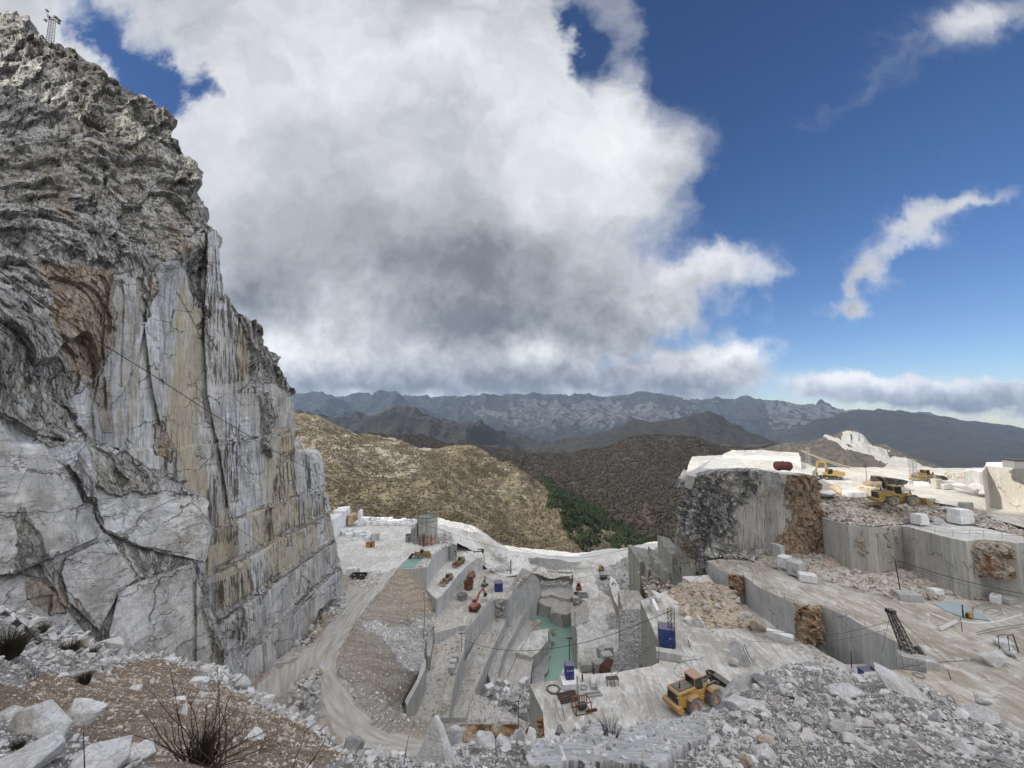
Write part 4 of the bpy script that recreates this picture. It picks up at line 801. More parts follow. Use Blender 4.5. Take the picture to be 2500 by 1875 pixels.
# ================================================================ the rock tower in the middle right
M_TOWER = CLIFF; SUNW = m_floor('tower_top_dust', (.52, .52, .50), (.38, .375, .35), (.60, .60, .59), ta=.2)
def build_tower():
    TOP = [(1648,1195),(1664,1174),(1690,1166),(1740,1152),(1790,1150),(1819,1147),(1840,1149),(1860,1147),(1900,1156),(1925,1158),(1970,1160),(1995,1161),(2004,1168),(2012,1180)]
    n, m = 330, 300; PXt = np.linspace(1652, 2012, n); top = np.interp(PXt, [p[0] for p in TOP], [p[1] for p in TOP]) + vnoise(np.stack([PXt/9., PXt*0, PXt*0], -1), 2) * 1.5
    t = np.linspace(0, 1, m); PY = top[None] + (1432 - top[None]) * t[:, None]; PX = np.repeat(PXt[None], m, 0)
    PX = PX + np.interp(PY, [1160, 1280, 1330, 1430], [6, 3, -6, -8]) * np.clip((1700 - PX) / 50., 0, 1) + np.interp(PY, [1160, 1230, 1300, 1430], [-10, -3, 0, -2]) * np.clip((PX - 1960) / 50., 0, 1)
    D = rbf([(1652,1190,93),(1652,1420,97),(1700,1170,90),(1700,1300,91.5),(1700,1400,92),(1760,1155,88.5),(1760,1300,89.5),(1800,1150,88.5),(1800,1250,91),(1830,1300,92.5),(1838,1155,88.),(1842,1250,91.5),(1850,1340,90.5),(1895,1160,86.5),(1895,1340,87.3),(1905,1162,85.8),(1905,1345,86.3),(1950,1160,85.2),(1950,1345,85.4),(2005,1180,86.5),(2009,1346,86.8),(1800,1400,91),(1900,1420,86),(2009,1430,86)], PX, PY)
    rough = np.maximum(.56 * soft(PX, PY, [(1640,1150),(1820,1140),(1835,1175),(1842,1240),(1838,1320),(1800,1340),(1760,1320),(1740,1300),(1720,1400),(1640,1310)], 5), .9 * soft(PX, PY, [(1838,1150),(1850,1155),(1846,1230),(1838,1300),(1832,1260)], 3))
    rough = np.maximum(rough, .8 * soft(PX, PY, [(1700,1330),(1790,1345),(1830,1400),(1700,1440)], 4))
    och = soft(PX, PY, [(1922,1155),(2010,1160),(2016,1350),(1880,1352),(1902,1290),(1906,1240),(1920,1215),(1918,1180)], 5)
    och = np.maximum(och, .7 * soft(PX, PY, [(1664,1310),(1700,1325),(1706,1350),(1680,1360),(1660,1340)], 4))
    drk = np.zeros_like(D); cr = np.full_like(D, .5); dk = np.full_like(D, .4); cr = np.where((PY > 1330) & (PX < 1740), 1., cr)
    P = atd(PX, PY, D); q = P
    warp = np.stack([fbm(q / 3., 3, 31), fbm(q / 3., 3, 47), fbm(q / 3., 3, 59)], -1)
    d = facet(q / np.array([3., 3., 1.5]) + warp * .4, 1) * 1.3 + facet(q / np.array([1.3, 1.3, .7]) + warp, 2) * .7 + facet(q / .6 + warp, 3) * .3
    d2 = facet(q / 2.5 + warp, 6) * .7 + fbm(q / 1.0, 4, 7) * .18
    dis = rough * d + och * (1 - rough) * d2 + (1 - rough) * (1 - och) * fbm(q / 2., 3, 8) * .08
    P = P + dis[..., None] * np.array([.1, -.95, .15])
    bk = []; e = P[0]
    mk1_ = np.stack([rough, och, drk], -1); mk2_ = np.stack([D*0, cr, dk], -1)
    P = np.concatenate([(P[0] + np.array([0, 2.6, .05]))[None], P], 0); mk1_ = np.concatenate([mk1_[:1], mk1_], 0); mk2_ = np.concatenate([mk2_[:1], mk2_], 0)
    # side walls going back
    L = P[:, :1] ; Rr = P[:, -1:]
    Lb = [L + np.array([.52 * k, k, 0]) for k in (30., 16., 7., 2.)]; Rb = [Rr + np.array([.0, k, 0]) for k in (1.5, 6., 14., 26.)]
    full = np.concatenate(Lb + [P] + Rb, 1)
    pad = lambda A: np.concatenate([np.repeat(A[:, :1], 4, 1), A, np.repeat(A[:, -1:], 4, 1)], 1)
    o = gridobj('rock_tower', full, CLIFF, smooth=False, attrs={'mask': pad(mk1_), 'mask2': pad(mk2_)}, flip=False); tag(o, kind='structure')
    return P
TOWER_P = build_tower()
slab('tower_top', [tuple(TOWER_P[0, k] + np.array([0, -.25, .06])) for k in range(10, 326, 15)] + [tuple(atz(*p)) for p in ((1992,1140,-12.7),(1966,1130,-12.7),(1940,1120,-12.5),(1880,1112,-12.4),(1780,1110,-12.4),(1690,1114,-12.7),(1682,1130,-13.2),(1676,1150,-14))], -60, SUNW, ROUGH, seed=26, jit=.1, drop=.05, world=True)
slab('tower_top', [(1762,1109,-11.6),(1790,1098,-11),(1860,1098,-10.8),(1949,1105,-11),(1957,1128,-11.2),(1940,1122,-11.8),(1870,1113,-11.6),(1800,1112,-11.9)], -40, SUNW, CUT_W, seed=27, jit=.3, drop=.2)
def facetblock():
    # smooth tilted slab of clean marble on the front of the tower top
    pts = [PZ(1676, 1158, -12.6) , PZ(1747, 1115, -11.8), PZ(1800, 1118, -11.6), PZ(1822, 1140, -12.1), PZ(1819, 1149, -12.7), PZ(1760, 1154, -13.3), PZ(1690, 1164, -13.3)]
    bm = bmesh.new(); t = [bm.verts.new(p) for p in pts]; b = [bm.verts.new(p + Vector((0, 1.5, -3))) for p in pts]
    bm.faces.new(t); bm.faces.new(b[::-1])
    for i in range(7): bm.faces.new((t[i], b[i], b[(i+1) % 7], t[(i+1) % 7]))
    bmesh.ops.recalc_face_normals(bm, faces=bm.faces); bmesh.ops.triangulate(bm, faces=bm.faces)
    me = bpy.data.meshes.new('m'); bm.to_mesh(me); bm.free(); me.materials.append(CUT_L); o = bpy.data.objects.new('marble_slope', me); COL.objects.link(o); tag(o, kind='structure')
facetblock()
# island of rock between the two arms of the road
slab('rock_outcrop', [(700,1690,-48),(728,1655,-48),(763,1630,-48.5),(788,1641,-49),(784,1668,-48.5),(778,1700,-48),(775,1740,-47.5),(772,1790,-47.5),(740,1800,-47),(700,1760,-47)], -60, ROUGH, ROUGH, seed=28, jit=.5, drop=.5, step=.9)
# ================================================================ hills and mountains
def hillmat(name, cols, sc, spec_=()):
    """cols: ground, second ground, rock, shrub colour"""
    a, b, rock, shrub = cols
    def f(g):
        p = pos(g); s = g('ShaderNodeSeparateColor', g('ShaderNodeAttribute', attribute_name='mask').outputs[0])
        n1 = g.noise(p, .012*sc, 6, .6); n2 = g.noise(p, .07*sc, 8, .7); n3 = g.noise(p, .35*sc, 5, .7)
        c = g.mix(g.ramp(n1, [(.4, 0.), (.6, 1.)]), a, b)
        c = g.mix(g.ramp(n2, [(.40, .8), (.52, 0.)]), c, shrub)
        rk = g.m('ADD', s.outputs[0], g.m('MULTIPLY', g.m('SUBTRACT', n2, .5), 1.6))
        c = g.mix(g.ramp(rk, [(.40, 0.), (.55, .9)]), c, rock)
        c = g.mix(g.ramp(n3, [(.36, .45), (.5, 0.)]), c, tuple(x*.6 for x in shrub))
        c = g.mix(g.ramp(n3, [(.58, 0.), (.68, .45)]), c, tuple(min(1, x*1.5) for x in a))
        c = g.mix(s.outputs[2], c, (.02, .03, .014))
        return bsdf(g, c, .95, g.m('ADD', n2, n3), .7, 3./sc)
    return material(name, f)
def hill(name, rows, counts, N, mat, amp, sc, ridge=0., rsc=1., mask=None, seed=0, smooth=True, keep=1):
    P = loft([row3(r, N, 'd') for r in rows], counts)
    n = P.shape[0]; w = np.ones(n)[:, None]
    disp = fbm(P / sc, 6, 90 + seed) * amp
    if ridge: disp = disp + (ridged(P / rsc, 6, 120 + seed) - .6) * ridge
    P[..., 2] += disp
    PX, PY = topix(P); mk = np.zeros(P.shape)
    if mask: mask(mk, PX, PY, P)
    o = gridobj(name, P, mat, smooth=smooth, attrs={'mask': mk}, flip=False); tag(o, kind='structure'); return P, mk
BR = hillmat('dry_grass_hill', ((.20, .172, .115), (.155, .13, .085), (.34, .315, .26), (.085, .068, .046)), 1.0)
FO = hillmat('bare_forest_hill', ((.05, .044, .037), (.075, .064, .05), (.13, .12, .10), (.027, .024, .021)), 1.2)  # cloud shadow on this hill is put into its darker, greyer tones
DK = hillmat('dark_ridge', ((.028, .030, .028), (.040, .038, .034), (.10, .10, .095), (.016, .018, .017)), .35)
FM = hillmat('far_mountain', ((.026, .030, .032), (.036, .039, .040), (.105, .107, .11), (.014, .018, .02)), .16)  # dark tones include the cloud shadow over these mountains; no cloud casts it
RM = hillmat('right_mountain', ((.022, .026, .026), (.034, .035, .032), (.07, .068, .062), (.014, .017, .017)), .2)
# (px, py, distance)
def mB(mk, X, Y, P):
    mk[..., 0] = np.maximum.reduce([.32 * soft(X, Y, [(640,1000),(800,1040),(900,1080),(1000,1100),(1000,1160),(900,1160),(820,1120),(760,1200),(700,1200)], 20), .22 * soft(X, Y, [(1035,1078),(1150,1082),(1165,1100),(1100,1108),(1040,1100)], 7), .3 * soft(X, Y, [(1160,1090),(1290,1165),(1365,1215),(1355,1240),(1290,1200),(1210,1145),(1150,1105)], 8), .35 * soft(X, Y, [(900,1040),(1060,1090),(1010,1180),(950,1160)], 14), .3 * soft(X, Y, [(1100,1160),(1250,1180),(1300,1260),(1200,1240)], 20)])
    mk[..., 0] += .08
    mk[..., 2] = 0
HB, HBm = hill('hill', [
    [(560,1010,760),(720,1040,760),(870,1085,740),(1040,1110,700),(1160,1120,660),(1280,1190,620),(1370,1240,590),(1560,1340,560),(1640,1360,560)],
    [(560,968,640),(640,985,640),(700,1002,640),(760,1020,640),(800,1032,640),(870,1060,630),(960,1077,610),(1040,1086,590),(1120,1083,580),(1152,1090,570),(1200,1120,550),(1280,1165,520),(1330,1198,505),(1366,1216,495),(1410,1244,480),(1480,1290,470),(1560,1318,470),(1640,1336,470)],
    [(560,1090,500),(700,1110,500),(830,1130,470),(960,1150,460),(1080,1150,470),(1180,1180,470),(1280,1210,460),(1350,1240,450),(1420,1275,440),(1500,1310,440),(1640,1350,440)],
    [(560,1240,360),(700,1240,350),(830,1230,340),(960,1250,330),(1100,1260,340),(1200,1280,350),(1300,1310,360),(1400,1340,370),(1500,1350,380),(1640,1370,390)],
    [(560,1420,270),(700,1400,262),(830,1360,258),(960,1340,255),(1100,1370,262),(1200,1390,268),(1300,1400,275),(1400,1410,280),(1500,1420,290),(1640,1430,300)]],
    [20,70,90,60], 520, BR, 5., 45., 7., 120., mB, seed=1)
FO_P, FOm = hill('forest_hill', [
    [(1000,1090,1500),(1300,1120,1400),(1480,1110,1300),(1650,1090,1300),(1850,1100,1300)],
    [(900,1052,1350),(1000,1062,1300),(1100,1082,1250),(1200,1100,1200),(1290,1114,1150),(1340,1112,1100),(1400,1110,1050),(1440,1102,1020),(1480,1090,1000),(1540,1078,1000),(1600,1071,1000),(1660,1070,1010),(1700,1073,1020),(1760,1086,1050),(1840,1092,1080),(1900,1096,1080)],
    [(900,1100,1000),(1200,1140,880),(1340,1160,800),(1480,1160,780),(1600,1150,780),(1700,1160,800),(1900,1180,850)],
    [(900,1240,700),(1200,1250,620),(1400,1260,560),(1500,1270,540),(1600,1270,540),(1700,1270,560),(1900,1280,600)],
    [(900,1380,480),(1200,1390,460),(1400,1380,440),(1500,1390,430),(1600,1390,430),(1700,1390,440),(1900,1390,460)]],
    [20,60,60,40], 300, FO, 10., 110., 10., 220., None, seed=2)
hill('dark_ridge', [
    [(660,1010,3200),(900,1030,3100),(1100,1040,3100),(1300,1090,3100),(1500,1140,3000)],
    [(640,1000,2700),(760,1010,2700),(830,1030,2700),(880,1012,2650),(930,1001,2600),(975,997,2600),(995,1008,2600),(1020,1016,2600),(1050,1008,2600),(1080,1014,2600),(1115,1012,2600),(1150,1028,2600),(1180,1032,2600),(1210,1052,2600),(1250,1066,2600),(1290,1080,2600),(1340,1100,2600),(1400,1130,2500)],
    [(640,1060,2100),(880,1080,2000),(1100,1090,2000),(1300,1120,2000),(1400,1150,2000)],
    [(640,1200,1500),(880,1200,1500),(1100,1200,1500),(1300,1200,1500),(1500,1200,1500)]],
    [16,60,40], 360, DK, 26., 330., 55., 420., lambda mk, X, Y, P: mk.__setitem__((Ellipsis, 0), .22), seed=3)
hill('wooded_hill', [
    [(1300,1110,2900),(1560,1060,2900),(1700,1050,2900),(1900,1100,2900)],
    [(1280,1120,2300),(1340,1090,2300),(1420,1070,2300),(1480,1048,2300),(1550,1026,2300),(1600,1040,2250),(1650,1028,2200),(1700,1015,2200),(1730,1012,2200),(1760,1020,2200),(1800,1042,2200),(1860,1076,2200),(1930,1110,2200)],
    [(1280,1180,1700),(1480,1130,1700),(1700,1120,1700),(1930,1160,1700)],
    [(1280,1240,1400),(1480,1240,1400),(1700,1240,1400),(1930,1240,1400)]],
    [16,50,30], 280, DK, 18., 260., 30., 330., lambda mk, X, Y, P: mk.__setitem__((Ellipsis, 0), .0), seed=4)
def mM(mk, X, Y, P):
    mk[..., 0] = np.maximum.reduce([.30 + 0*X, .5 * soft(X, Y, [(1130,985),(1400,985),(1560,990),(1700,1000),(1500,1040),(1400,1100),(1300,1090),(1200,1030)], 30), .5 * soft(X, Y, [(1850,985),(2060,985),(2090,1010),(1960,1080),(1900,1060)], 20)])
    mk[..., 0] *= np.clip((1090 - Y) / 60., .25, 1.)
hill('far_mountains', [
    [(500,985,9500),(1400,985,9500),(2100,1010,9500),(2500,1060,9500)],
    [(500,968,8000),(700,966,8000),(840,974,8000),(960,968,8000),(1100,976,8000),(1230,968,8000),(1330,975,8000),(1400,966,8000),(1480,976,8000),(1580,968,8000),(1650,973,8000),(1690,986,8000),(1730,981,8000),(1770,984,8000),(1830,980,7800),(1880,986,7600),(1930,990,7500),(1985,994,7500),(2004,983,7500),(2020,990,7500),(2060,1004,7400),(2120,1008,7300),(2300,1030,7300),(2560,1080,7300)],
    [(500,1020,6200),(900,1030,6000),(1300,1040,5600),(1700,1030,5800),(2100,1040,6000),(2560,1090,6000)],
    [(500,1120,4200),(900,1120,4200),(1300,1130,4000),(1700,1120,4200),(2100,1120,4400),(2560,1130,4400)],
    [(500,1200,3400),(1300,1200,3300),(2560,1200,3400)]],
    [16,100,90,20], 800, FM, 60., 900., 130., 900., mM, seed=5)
hill('right_mountain', [
    [(1980,1030,5600),(2200,1030,5600),(2600,1070,5600)],
    [(1930,1060,4600),(1990,1036,4600),(2060,1008,4600),(2090,1003,4600),(2130,1010,4600),(2170,1007,4600),(2230,1009,4600),(2290,1016,4600),(2350,1028,4600),(2420,1037,4600),(2500,1046,4600),(2700,1066,4600)],
    [(1930,1120,3400),(2100,1100,3400),(2300,1090,3400),(2500,1100,3400),(2700,1110,3400)],
    [(1930,1180,2500),(2200,1180,2500),(2700,1180,2500)]],
    [14,60,40], 360, RM, 22., 420., 34., 500., lambda mk, X, Y, P: mk.__setitem__((Ellipsis, 0), .12), seed=6)
hill('dark_hill', [[(2270,1160,1500),(2340,1150,1500),(2460,1160,1500)],[(2250,1156,1300),(2280,1148,1300),(2310,1142,1300),(2340,1145,1300),(2380,1154,1300),(2480,1156,1300)],[(2250,1180,1100),(2340,1180,1100),(2480,1180,1100)]], [8,20], 80, DK, 6., 60., 6., 70., None, seed=7)
def mQ(mk, X, Y, P):
    wh = np.maximum.reduce([soft(X, Y, [(2056,1052),(2090,1052),(2112,1062),(2126,1085),(2166,1096),(2172,1115),(2230,1125),(2330,1165),(2330,1190),(2160,1180),(2150,1150),(2170,1130),(2130,1112),(2090,1100),(2068,1085)], 4), soft(X, Y, [(2010,1060),(2048,1072),(2070,1092),(2140,1106),(2138,1110),(2060,1096),(2040,1078),(2008,1064)], 2)])
    mk[..., 0] = np.where(wh > .5, 1.5, .12)
QH, QHm = hill('quarry_hill', [
    [(1840,1110,980),(2080,1080,980),(2360,1180,980)],
    [(1840,1098,760),(1880,1092,760),(1940,1082,740),(1980,1076,730),(2020,1066,720),(2056,1054,710),(2085,1051,700),(2108,1060,700),(2124,1080,700),(2165,1094,690),(2200,1110,680),(2240,1124,670),(2290,1138,650),(2340,1160,640),(2380,1180,640)],
    [(1840,1130,620),(1960,1120,600),(2060,1110,590),(2140,1120,590),(2240,1150,590),(2380,1190,600)],
    [(1840,1180,470),(2060,1180,470),(2240,1185,470),(2380,1210,480)]],
    [10,60,40], 300, hillmat('quarry_hill', ((.085, .078, .068), (.12, .11, .095), (.42, .415, .40), (.045, .042, .04)), 2.2), 3., 30., 5., 40., mQ, seed=8, smooth=False)
# white cut blocks of the far quarry
def far_blocks():
    r = random.Random(3)
    for i, (px, py, s) in enumerate([(2068,1060,9),(2085,1062,11),(2100,1072,10),(2078,1076,8),(2095,1086,11),(2112,1090,12),(2120,1100,9),(2080,1092,8),(2136,1100,9),(2152,1106,9),(2165,1102,8),(2146,1118,8),(2128,1116,7),(2100,1100,7),(2062,1068,7),(2166,1118,8),(2190,1120,8),(2210,1128,7)]):
        d = 655; c = PD(px, py, d); w = s * .55; h = s * .7
        W = [(c.x - w, c.y - w*.6, c.z + h*.4), (c.x + w*.3, c.y - w, c.z + h*.4 - r.random()), (c.x + w, c.y - w*.2, c.z + h*.3), (c.x + w*.8, c.y + w, c.z + h*.4), (c.x - w*.7, c.y + w, c.z + h*.45)]
        slab('marble_terrace', W, c.z - 16, CUT_L, CUT_L, world=True, step=4, jit=.5, drop=.2)
far_blocks()
# ---------------------------------------------------------------- woods: crowns scattered over the hills
def crowns(name, P, n, smin, smax, cols, seed, w=None, tall=1., label=None, cat='woods'):
    r = np.random.default_rng(seed); p = pickgrid(P, n, w, r)
    sh = []
    for s in range(6):
        V, Fc = hullrock(9, (1, 1, 1.15 * tall), 50 + s); sh.append((V, Fc))
    sz = r.uniform(smin, smax, n)
    def f(g):
        t = g.attr('tone', 2); n_ = g.noise(pos(g), 1.2, 4, .7)
        c = g.mix(t, cols[0], cols[1]); c = g.mix(g.ramp(n_, [(.4, .6), (.6, 0.)]), c, tuple(x*.4 for x in cols[0]))
        return bsdf(g, c, .95, n_, .8, .6)
    scatter(name, p, sz, material(name + '_leaves' + str(seed), f), sink=-.25 * tall, tilt=.15, shapes=sh, tone=r.random(n), label=label, group=None)
wF = np.ones(FO_P.shape[:2]); crowns('forest', FO_P[15:], 42000, 1.3, 3.0, ((.030, .026, .022), (.085, .072, .055)), 1, label='leafless brown wood covering the far hillside')
X_, Y_ = topix(HB)
wshr = (.35 + .65 * (fbm(HB / 40., 3, 44) > 0)) * (HBm[..., 0] < .5)
wshr = wshr * np.where(soft(X_, Y_, [(700,1170),(860,1180),(1000,1230),(1200,1300),(1400,1340),(1400,1420),(600,1420)], 25) > .5, 3., 1.) * np.where(soft(X_, Y_, [(1110,1100),(1170,1105),(1240,1160),(1150,1150)], 12) > .5, 4., 1.)
crowns('shrubs', HB[22:], 26000, .4, 1.2, ((.10, .083, .055), (.17, .143, .093)), 2, w=wshr[22:], label='low bare shrubs over the sunlit brown hillside')
def pines():
    sel = soft(X_, Y_, [(1335,1180),(1400,1215),(1470,1260),(1560,1310),(1620,1330),(1610,1350),(1500,1345),(1420,1345),(1385,1310),(1365,1260),(1330,1240)], 6)
    XF, YF = topix(FO_P); sel2 = soft(XF, YF, [(1330,1175),(1400,1205),(1470,1250),(1560,1305),(1625,1325),(1620,1385),(1400,1390),(1350,1250)], 8)
    r = np.random.default_rng(9)
    cone = []
    for s in range(4):
        V = []; Fc = []
        rr = random.Random(s); k = 7; lv = [(0., 1.0), (.25, .62), (.30, .80), (.55, .38), (.60, .52), (1.0, 0.02)]
        for (h, rad) in lv:
            for j in range(k):
                a = 2*math.pi*j/k + rr.uniform(-.2, .2); q = rad * rr.uniform(.75, 1.15) * .42; V.append((q*math.cos(a), q*math.sin(a), h*2.0))
        for l in range(len(lv)-1):
            for j in range(k):
                a, b = l*k+j, l*k+(j+1) % k; Fc.append((a, b, b+k)); Fc.append((a, b+k, a+k))
        cone.append((np.array(V), np.array(Fc))); V2, F2 = hullrock(11, (.75, .75, .95), 90 + s); cone.append((V2 + np.array([0, 0, .55]), F2))
    pp = np.concatenate([pickgrid(HB, 2200, sel * (fbm(HB / 18., 3, 5) > -.25) + 1e-9, r), pickgrid(FO_P, 7500, sel2 * (fbm(FO_P / 25., 3, 6) > -.35) + 1e-9, r)])
    def f(g):
        t = g.attr('tone', 2); n_ = g.noise(pos(g), .8, 4, .7)
        c = g.mix(t, (.012, .022, .010), (.040, .058, .022)); return bsdf(g, g.mix(g.ramp(n_, [(.4, .6), (.6, 0.)]), c, (.008, .014, .006)), .95, n_, .8, .5)
    scatter('pine_wood', pp, 1.6 + 3.4 * r.random(len(pp)) ** 1.8, material('pine_needles', f), sink=.35, tilt=.03, shapes=cone, tone=r.random(len(pp)), label='dark green pines filling the gully behind the quarry rim')
pines()
# ================================================================ foreground slope the photographer stands on
CREST = [(-260,1400,15),(-60,1455,17),(0,1478,19),(60,1502,21),(100,1530,22.5),(150,1548,24),(210,1562,25),(250,1582,26),(292,1598,27),(400,1606,28),(480,1625,28),(540,1642,27.5),(565,1662,27),(640,1692,25),(700,1726,23),(750,1762,21),(790,1792,19),(822,1815,17),(850,1832,15.5),(900,1830,14.5),(960,1833,14),(1020,1852,13.5),(1062,1852,13.5),(1100,1838,14.5),(1160,1812,16),(1250,1804,17),(1300,1816,17),(1340,1812,17),(1400,1796,18),(1470,1778,19.5),(1533,1790,20),(1589,1768,21.5),(1650,1763,23),(1684,1757,24),(1700,1748,25),(1750,1718,28),(1780,1690,30),(1815,1656,31.5),(1850,1640,32.5),(1960,1628,33.5),(2010,1626,34),(2100,1650,33),(2160,1645,32.5),(2240,1672,31),(2330,1712,29),(2400,1746,27.5),(2440,1762,26.5),(2500,1790,25),(2600,1830,23),(2800,1900,20)]
def build_fore():
    n, m = 900, 420; PXc = np.linspace(-260, 2800, n)
    cx = [c[0] for c in CREST]; cy = np.interp(PXc, cx, [c[1] for c in CREST]); cd = np.interp(PXc, cx, [c[2] for c in CREST])
    t = np.linspace(0, 1, m) ** 1.6
    PY = cy[None] + (3300 - cy[None]) * t[:, None]; PX = np.repeat(PXc[None], m, 0)
    bot = np.interp(PXc, [-260, 0, 400, 700, 1000, 1400, 1800, 2200, 2500, 2800], [4.6, 5.2, 5., 6.4, 8.2, 8.2, 9.6, 12, 13.5, 13])
    # slope depth: ray drop s = (py-HOR)/F; blend from crest to a plane under the feet
    s0 = (cy - HOR) / F; s1 = (1875 - HOR) / F; s2 = (3300 - HOR) / F
    D = np.zeros_like(PX)
    s = (PY - HOR) / F
    for j in range(n):
        D[:, j] = np.exp(np.interp(s[:, j], [s0[j], max(s0[j] + .02, s1), 1.4, s2], [math.log(cd[j]), math.log(min(bot[j], cd[j] * .96)), math.log(2.3), math.log(.72)]))
    P = atd(PX, PY, D)
    far = np.clip(D / 25., .05, 1.)
    smooth_w = soft(PX, PY, [(1290,1830),(1400,1800),(1540,1762),(1700,1760),(1720,1810),(1600,1900),(1300,1900)], 12)
    P[..., 2] += fbm(P / 3.2, 4, 33) * .45 * far * (1 - .6 * smooth_w) + fbm(P / .5, 4, 34) * .06 * (1 - smooth_w) * np.clip(D / 8, .3, 1) + np.maximum(0, smooth_w) * .25
    br = []
    for k, (dy, dz) in enumerate(((.6, -.1), (2, -.9), (5, -4), (9, -22))):
        e = P[0] + np.stack([s0 * 0 - .0, np.full(n, dy * 1.), dz - (s0 + .25) * dy], -1); br.append(e)
    full = np.concatenate([np.array(br[::-1]), P], 0)
    earth = np.maximum.reduce([soft(PX, PY, [(100,1540),(150,1550),(230,1585),(140,1582)], 8), soft(PX, PY, [(250,1650),(330,1612),(420,1622),(560,1668),(700,1740),(820,1815),(850,1860),(700,1880),(600,1900),(380,1800),(250,1760),(120,1760),(0,1740),(-260,1720),(-260,1660),(100,1660)], 20), .8 * soft(PX, PY, [(150,1750),(420,1760),(650,1850),(600,1990),(250,1840)], 18)])
    mk = np.stack([earth, .55 * (1 - earth) + 0 * D, 0 * D], -1); mk = np.concatenate([np.repeat(mk[:1], 4, 0), mk], 0)
    sm = np.concatenate([np.repeat(smooth_w[:1], 4, 0), smooth_w], 0)
    def f(g):
        p = pos(g); s = g('ShaderNodeSeparateColor', g('ShaderNodeAttribute', attribute_name='mask').outputs[0]); sm = g.attr('sm', 2)
        n1 = g.noise(p, 1.1, 7, .68); n2 = g.noise(p, 7., 7, .72); n3 = g.noise(p, 28., 4, .7)
        gr = g.mix(g.ramp(n1, [(.4, 0.), (.6, 1.)]), (.13, .125, .118), (.27, .265, .255))
        ea = g.mix(g.ramp(n1, [(.38, 0.), (.62, 1.)]), (.18, .13, .088), (.31, .24, .175)); ea = g.mix(g.ramp(n2, [(.40, .7), (.54, 0.)]), ea, (.10, .072, .052)); ea = g.mix(g.ramp(n3, [(.58, 0.), (.66, .7)]), ea, (.46, .39, .31))
        c = g.mix(g.m('MULTIPLY', s.outputs[0], g.ramp(n2, [(.3, .8), (.6, 1.)])), gr, ea)
        c = g.mix(g.m('MULTIPLY', g.ramp(n2, [(.54, 0.), (.62, .8)]), s.outputs[1]), c, (.55, .55, .55))
        led = g.mix(g.ramp(g.noise(p, .9, 7, .7, dist=1.), [(.42, 0.), (.58, 1.)]), (.40, .40, .395), (.66, .675, .69)); led = g.mix(g.ramp(n2, [(.38, .5), (.5, 0.)]), led, (.28, .275, .265))
        c = g.mix(sm, c, led)
        return bsdf(g, c, .92, g.m('ADD', n2, g.m('MULTIPLY', n3, .35)), .7, .08)
    o = gridobj('hillside', full, material('foreground_slope', f), attrs={'mask': mk, 'sm': sm}, flip=False); tag(o, kind='structure')
    return P, PX, PY, D, earth, smooth_w
FG_P, FG_X, FG_Y, FG_D, FG_E, FG_S = build_fore()
def fgpoint(px, py):
    j = int(np.clip(np.searchsorted(FG_X[0], px), 1, FG_X.shape[1] - 2)); i = int(np.clip(np.searchsorted(FG_Y[:, j], py), 0, FG_Y.shape[0] - 1))
    return Vector(FG_P[i, j])
RUB_N = m_rub('near_rubble', (.56, .565, .57), (.19, .187, .183), (.40, .34, .27), .35)
RUB_E = m_rub('near_rubble_tan', (.50, .47, .43), (.26, .22, .18), (.42, .32, .22), .6)
def fore_rubble():
    vis = (FG_Y < 1990)
    R_ = np.random.default_rng(21)
    right = vis * np.clip((FG_X - 820) / 60., 0, 1) * (FG_S < .5); top40 = np.zeros_like(FG_D); top40[:34] = 1; right = right * (1 - top40 * ((FG_X > 1520) & (FG_X < 1800)))
    def sizes(n, lo, hi, a): return lo * (1 - R_.random(n) * (1 - (lo / hi) ** a)) ** (-1 / a)
    p = pickgrid(FG_P, 36000, right / np.maximum(FG_D, 4) ** .6, R_); dd = np.maximum(p[:, 1], 4)
    s = sizes(len(p), .045, .55, 2.25) * np.clip(dd / 20., .45, 1.); scatter('rubble', p, s, RUB_N, sink=.1, label='heap of broken grey and white marble stones covering the near slope')
    left = vis * (FG_X < 860) * (FG_E < .3); p = pickgrid(FG_P, 14000, left / np.maximum(FG_D, 4) ** .9, R_)
    s = sizes(len(p), .035, .42, 1.9) * np.clip(p[:, 1] / 22., .35, 1.); scatter('rubble', p, s, RUB_N, sink=.12, label='pale loose stones lying on the left foreground slope')
    le = vis * (FG_X < 880) * (FG_E >= .3); p = pickgrid(FG_P, 22000, le / np.maximum(FG_D, 4) ** 1.1, R_)
    s = sizes(len(p), .018, .22, 1.9) * np.clip(p[:, 1] / 20., .35, 1.); scatter('rubble', p, s, RUB_E, sink=.2, label='small tan stones bedded in the brown earth bank')
    sm = vis * (FG_S >= .5); p = pickgrid(FG_P, 350, sm + 1e-9, R_); scatter('rubble', p, R_.uniform(.03, .16, 350), RUB_N, sink=.2, label='few small stones on the smooth white ledge')
    # stones along the rim of the slope
    rim = np.zeros_like(FG_D); rim[:26] = 1; p = pickgrid(FG_P, 2200, rim * ((FG_X < 800) | (FG_X > 1815)), R_); scatter('rubble', p, sizes(2200, .12, .55, 1.6), RUB_N, sink=.15, label='stones along the upper edge of the near slope')
fore_rubble()
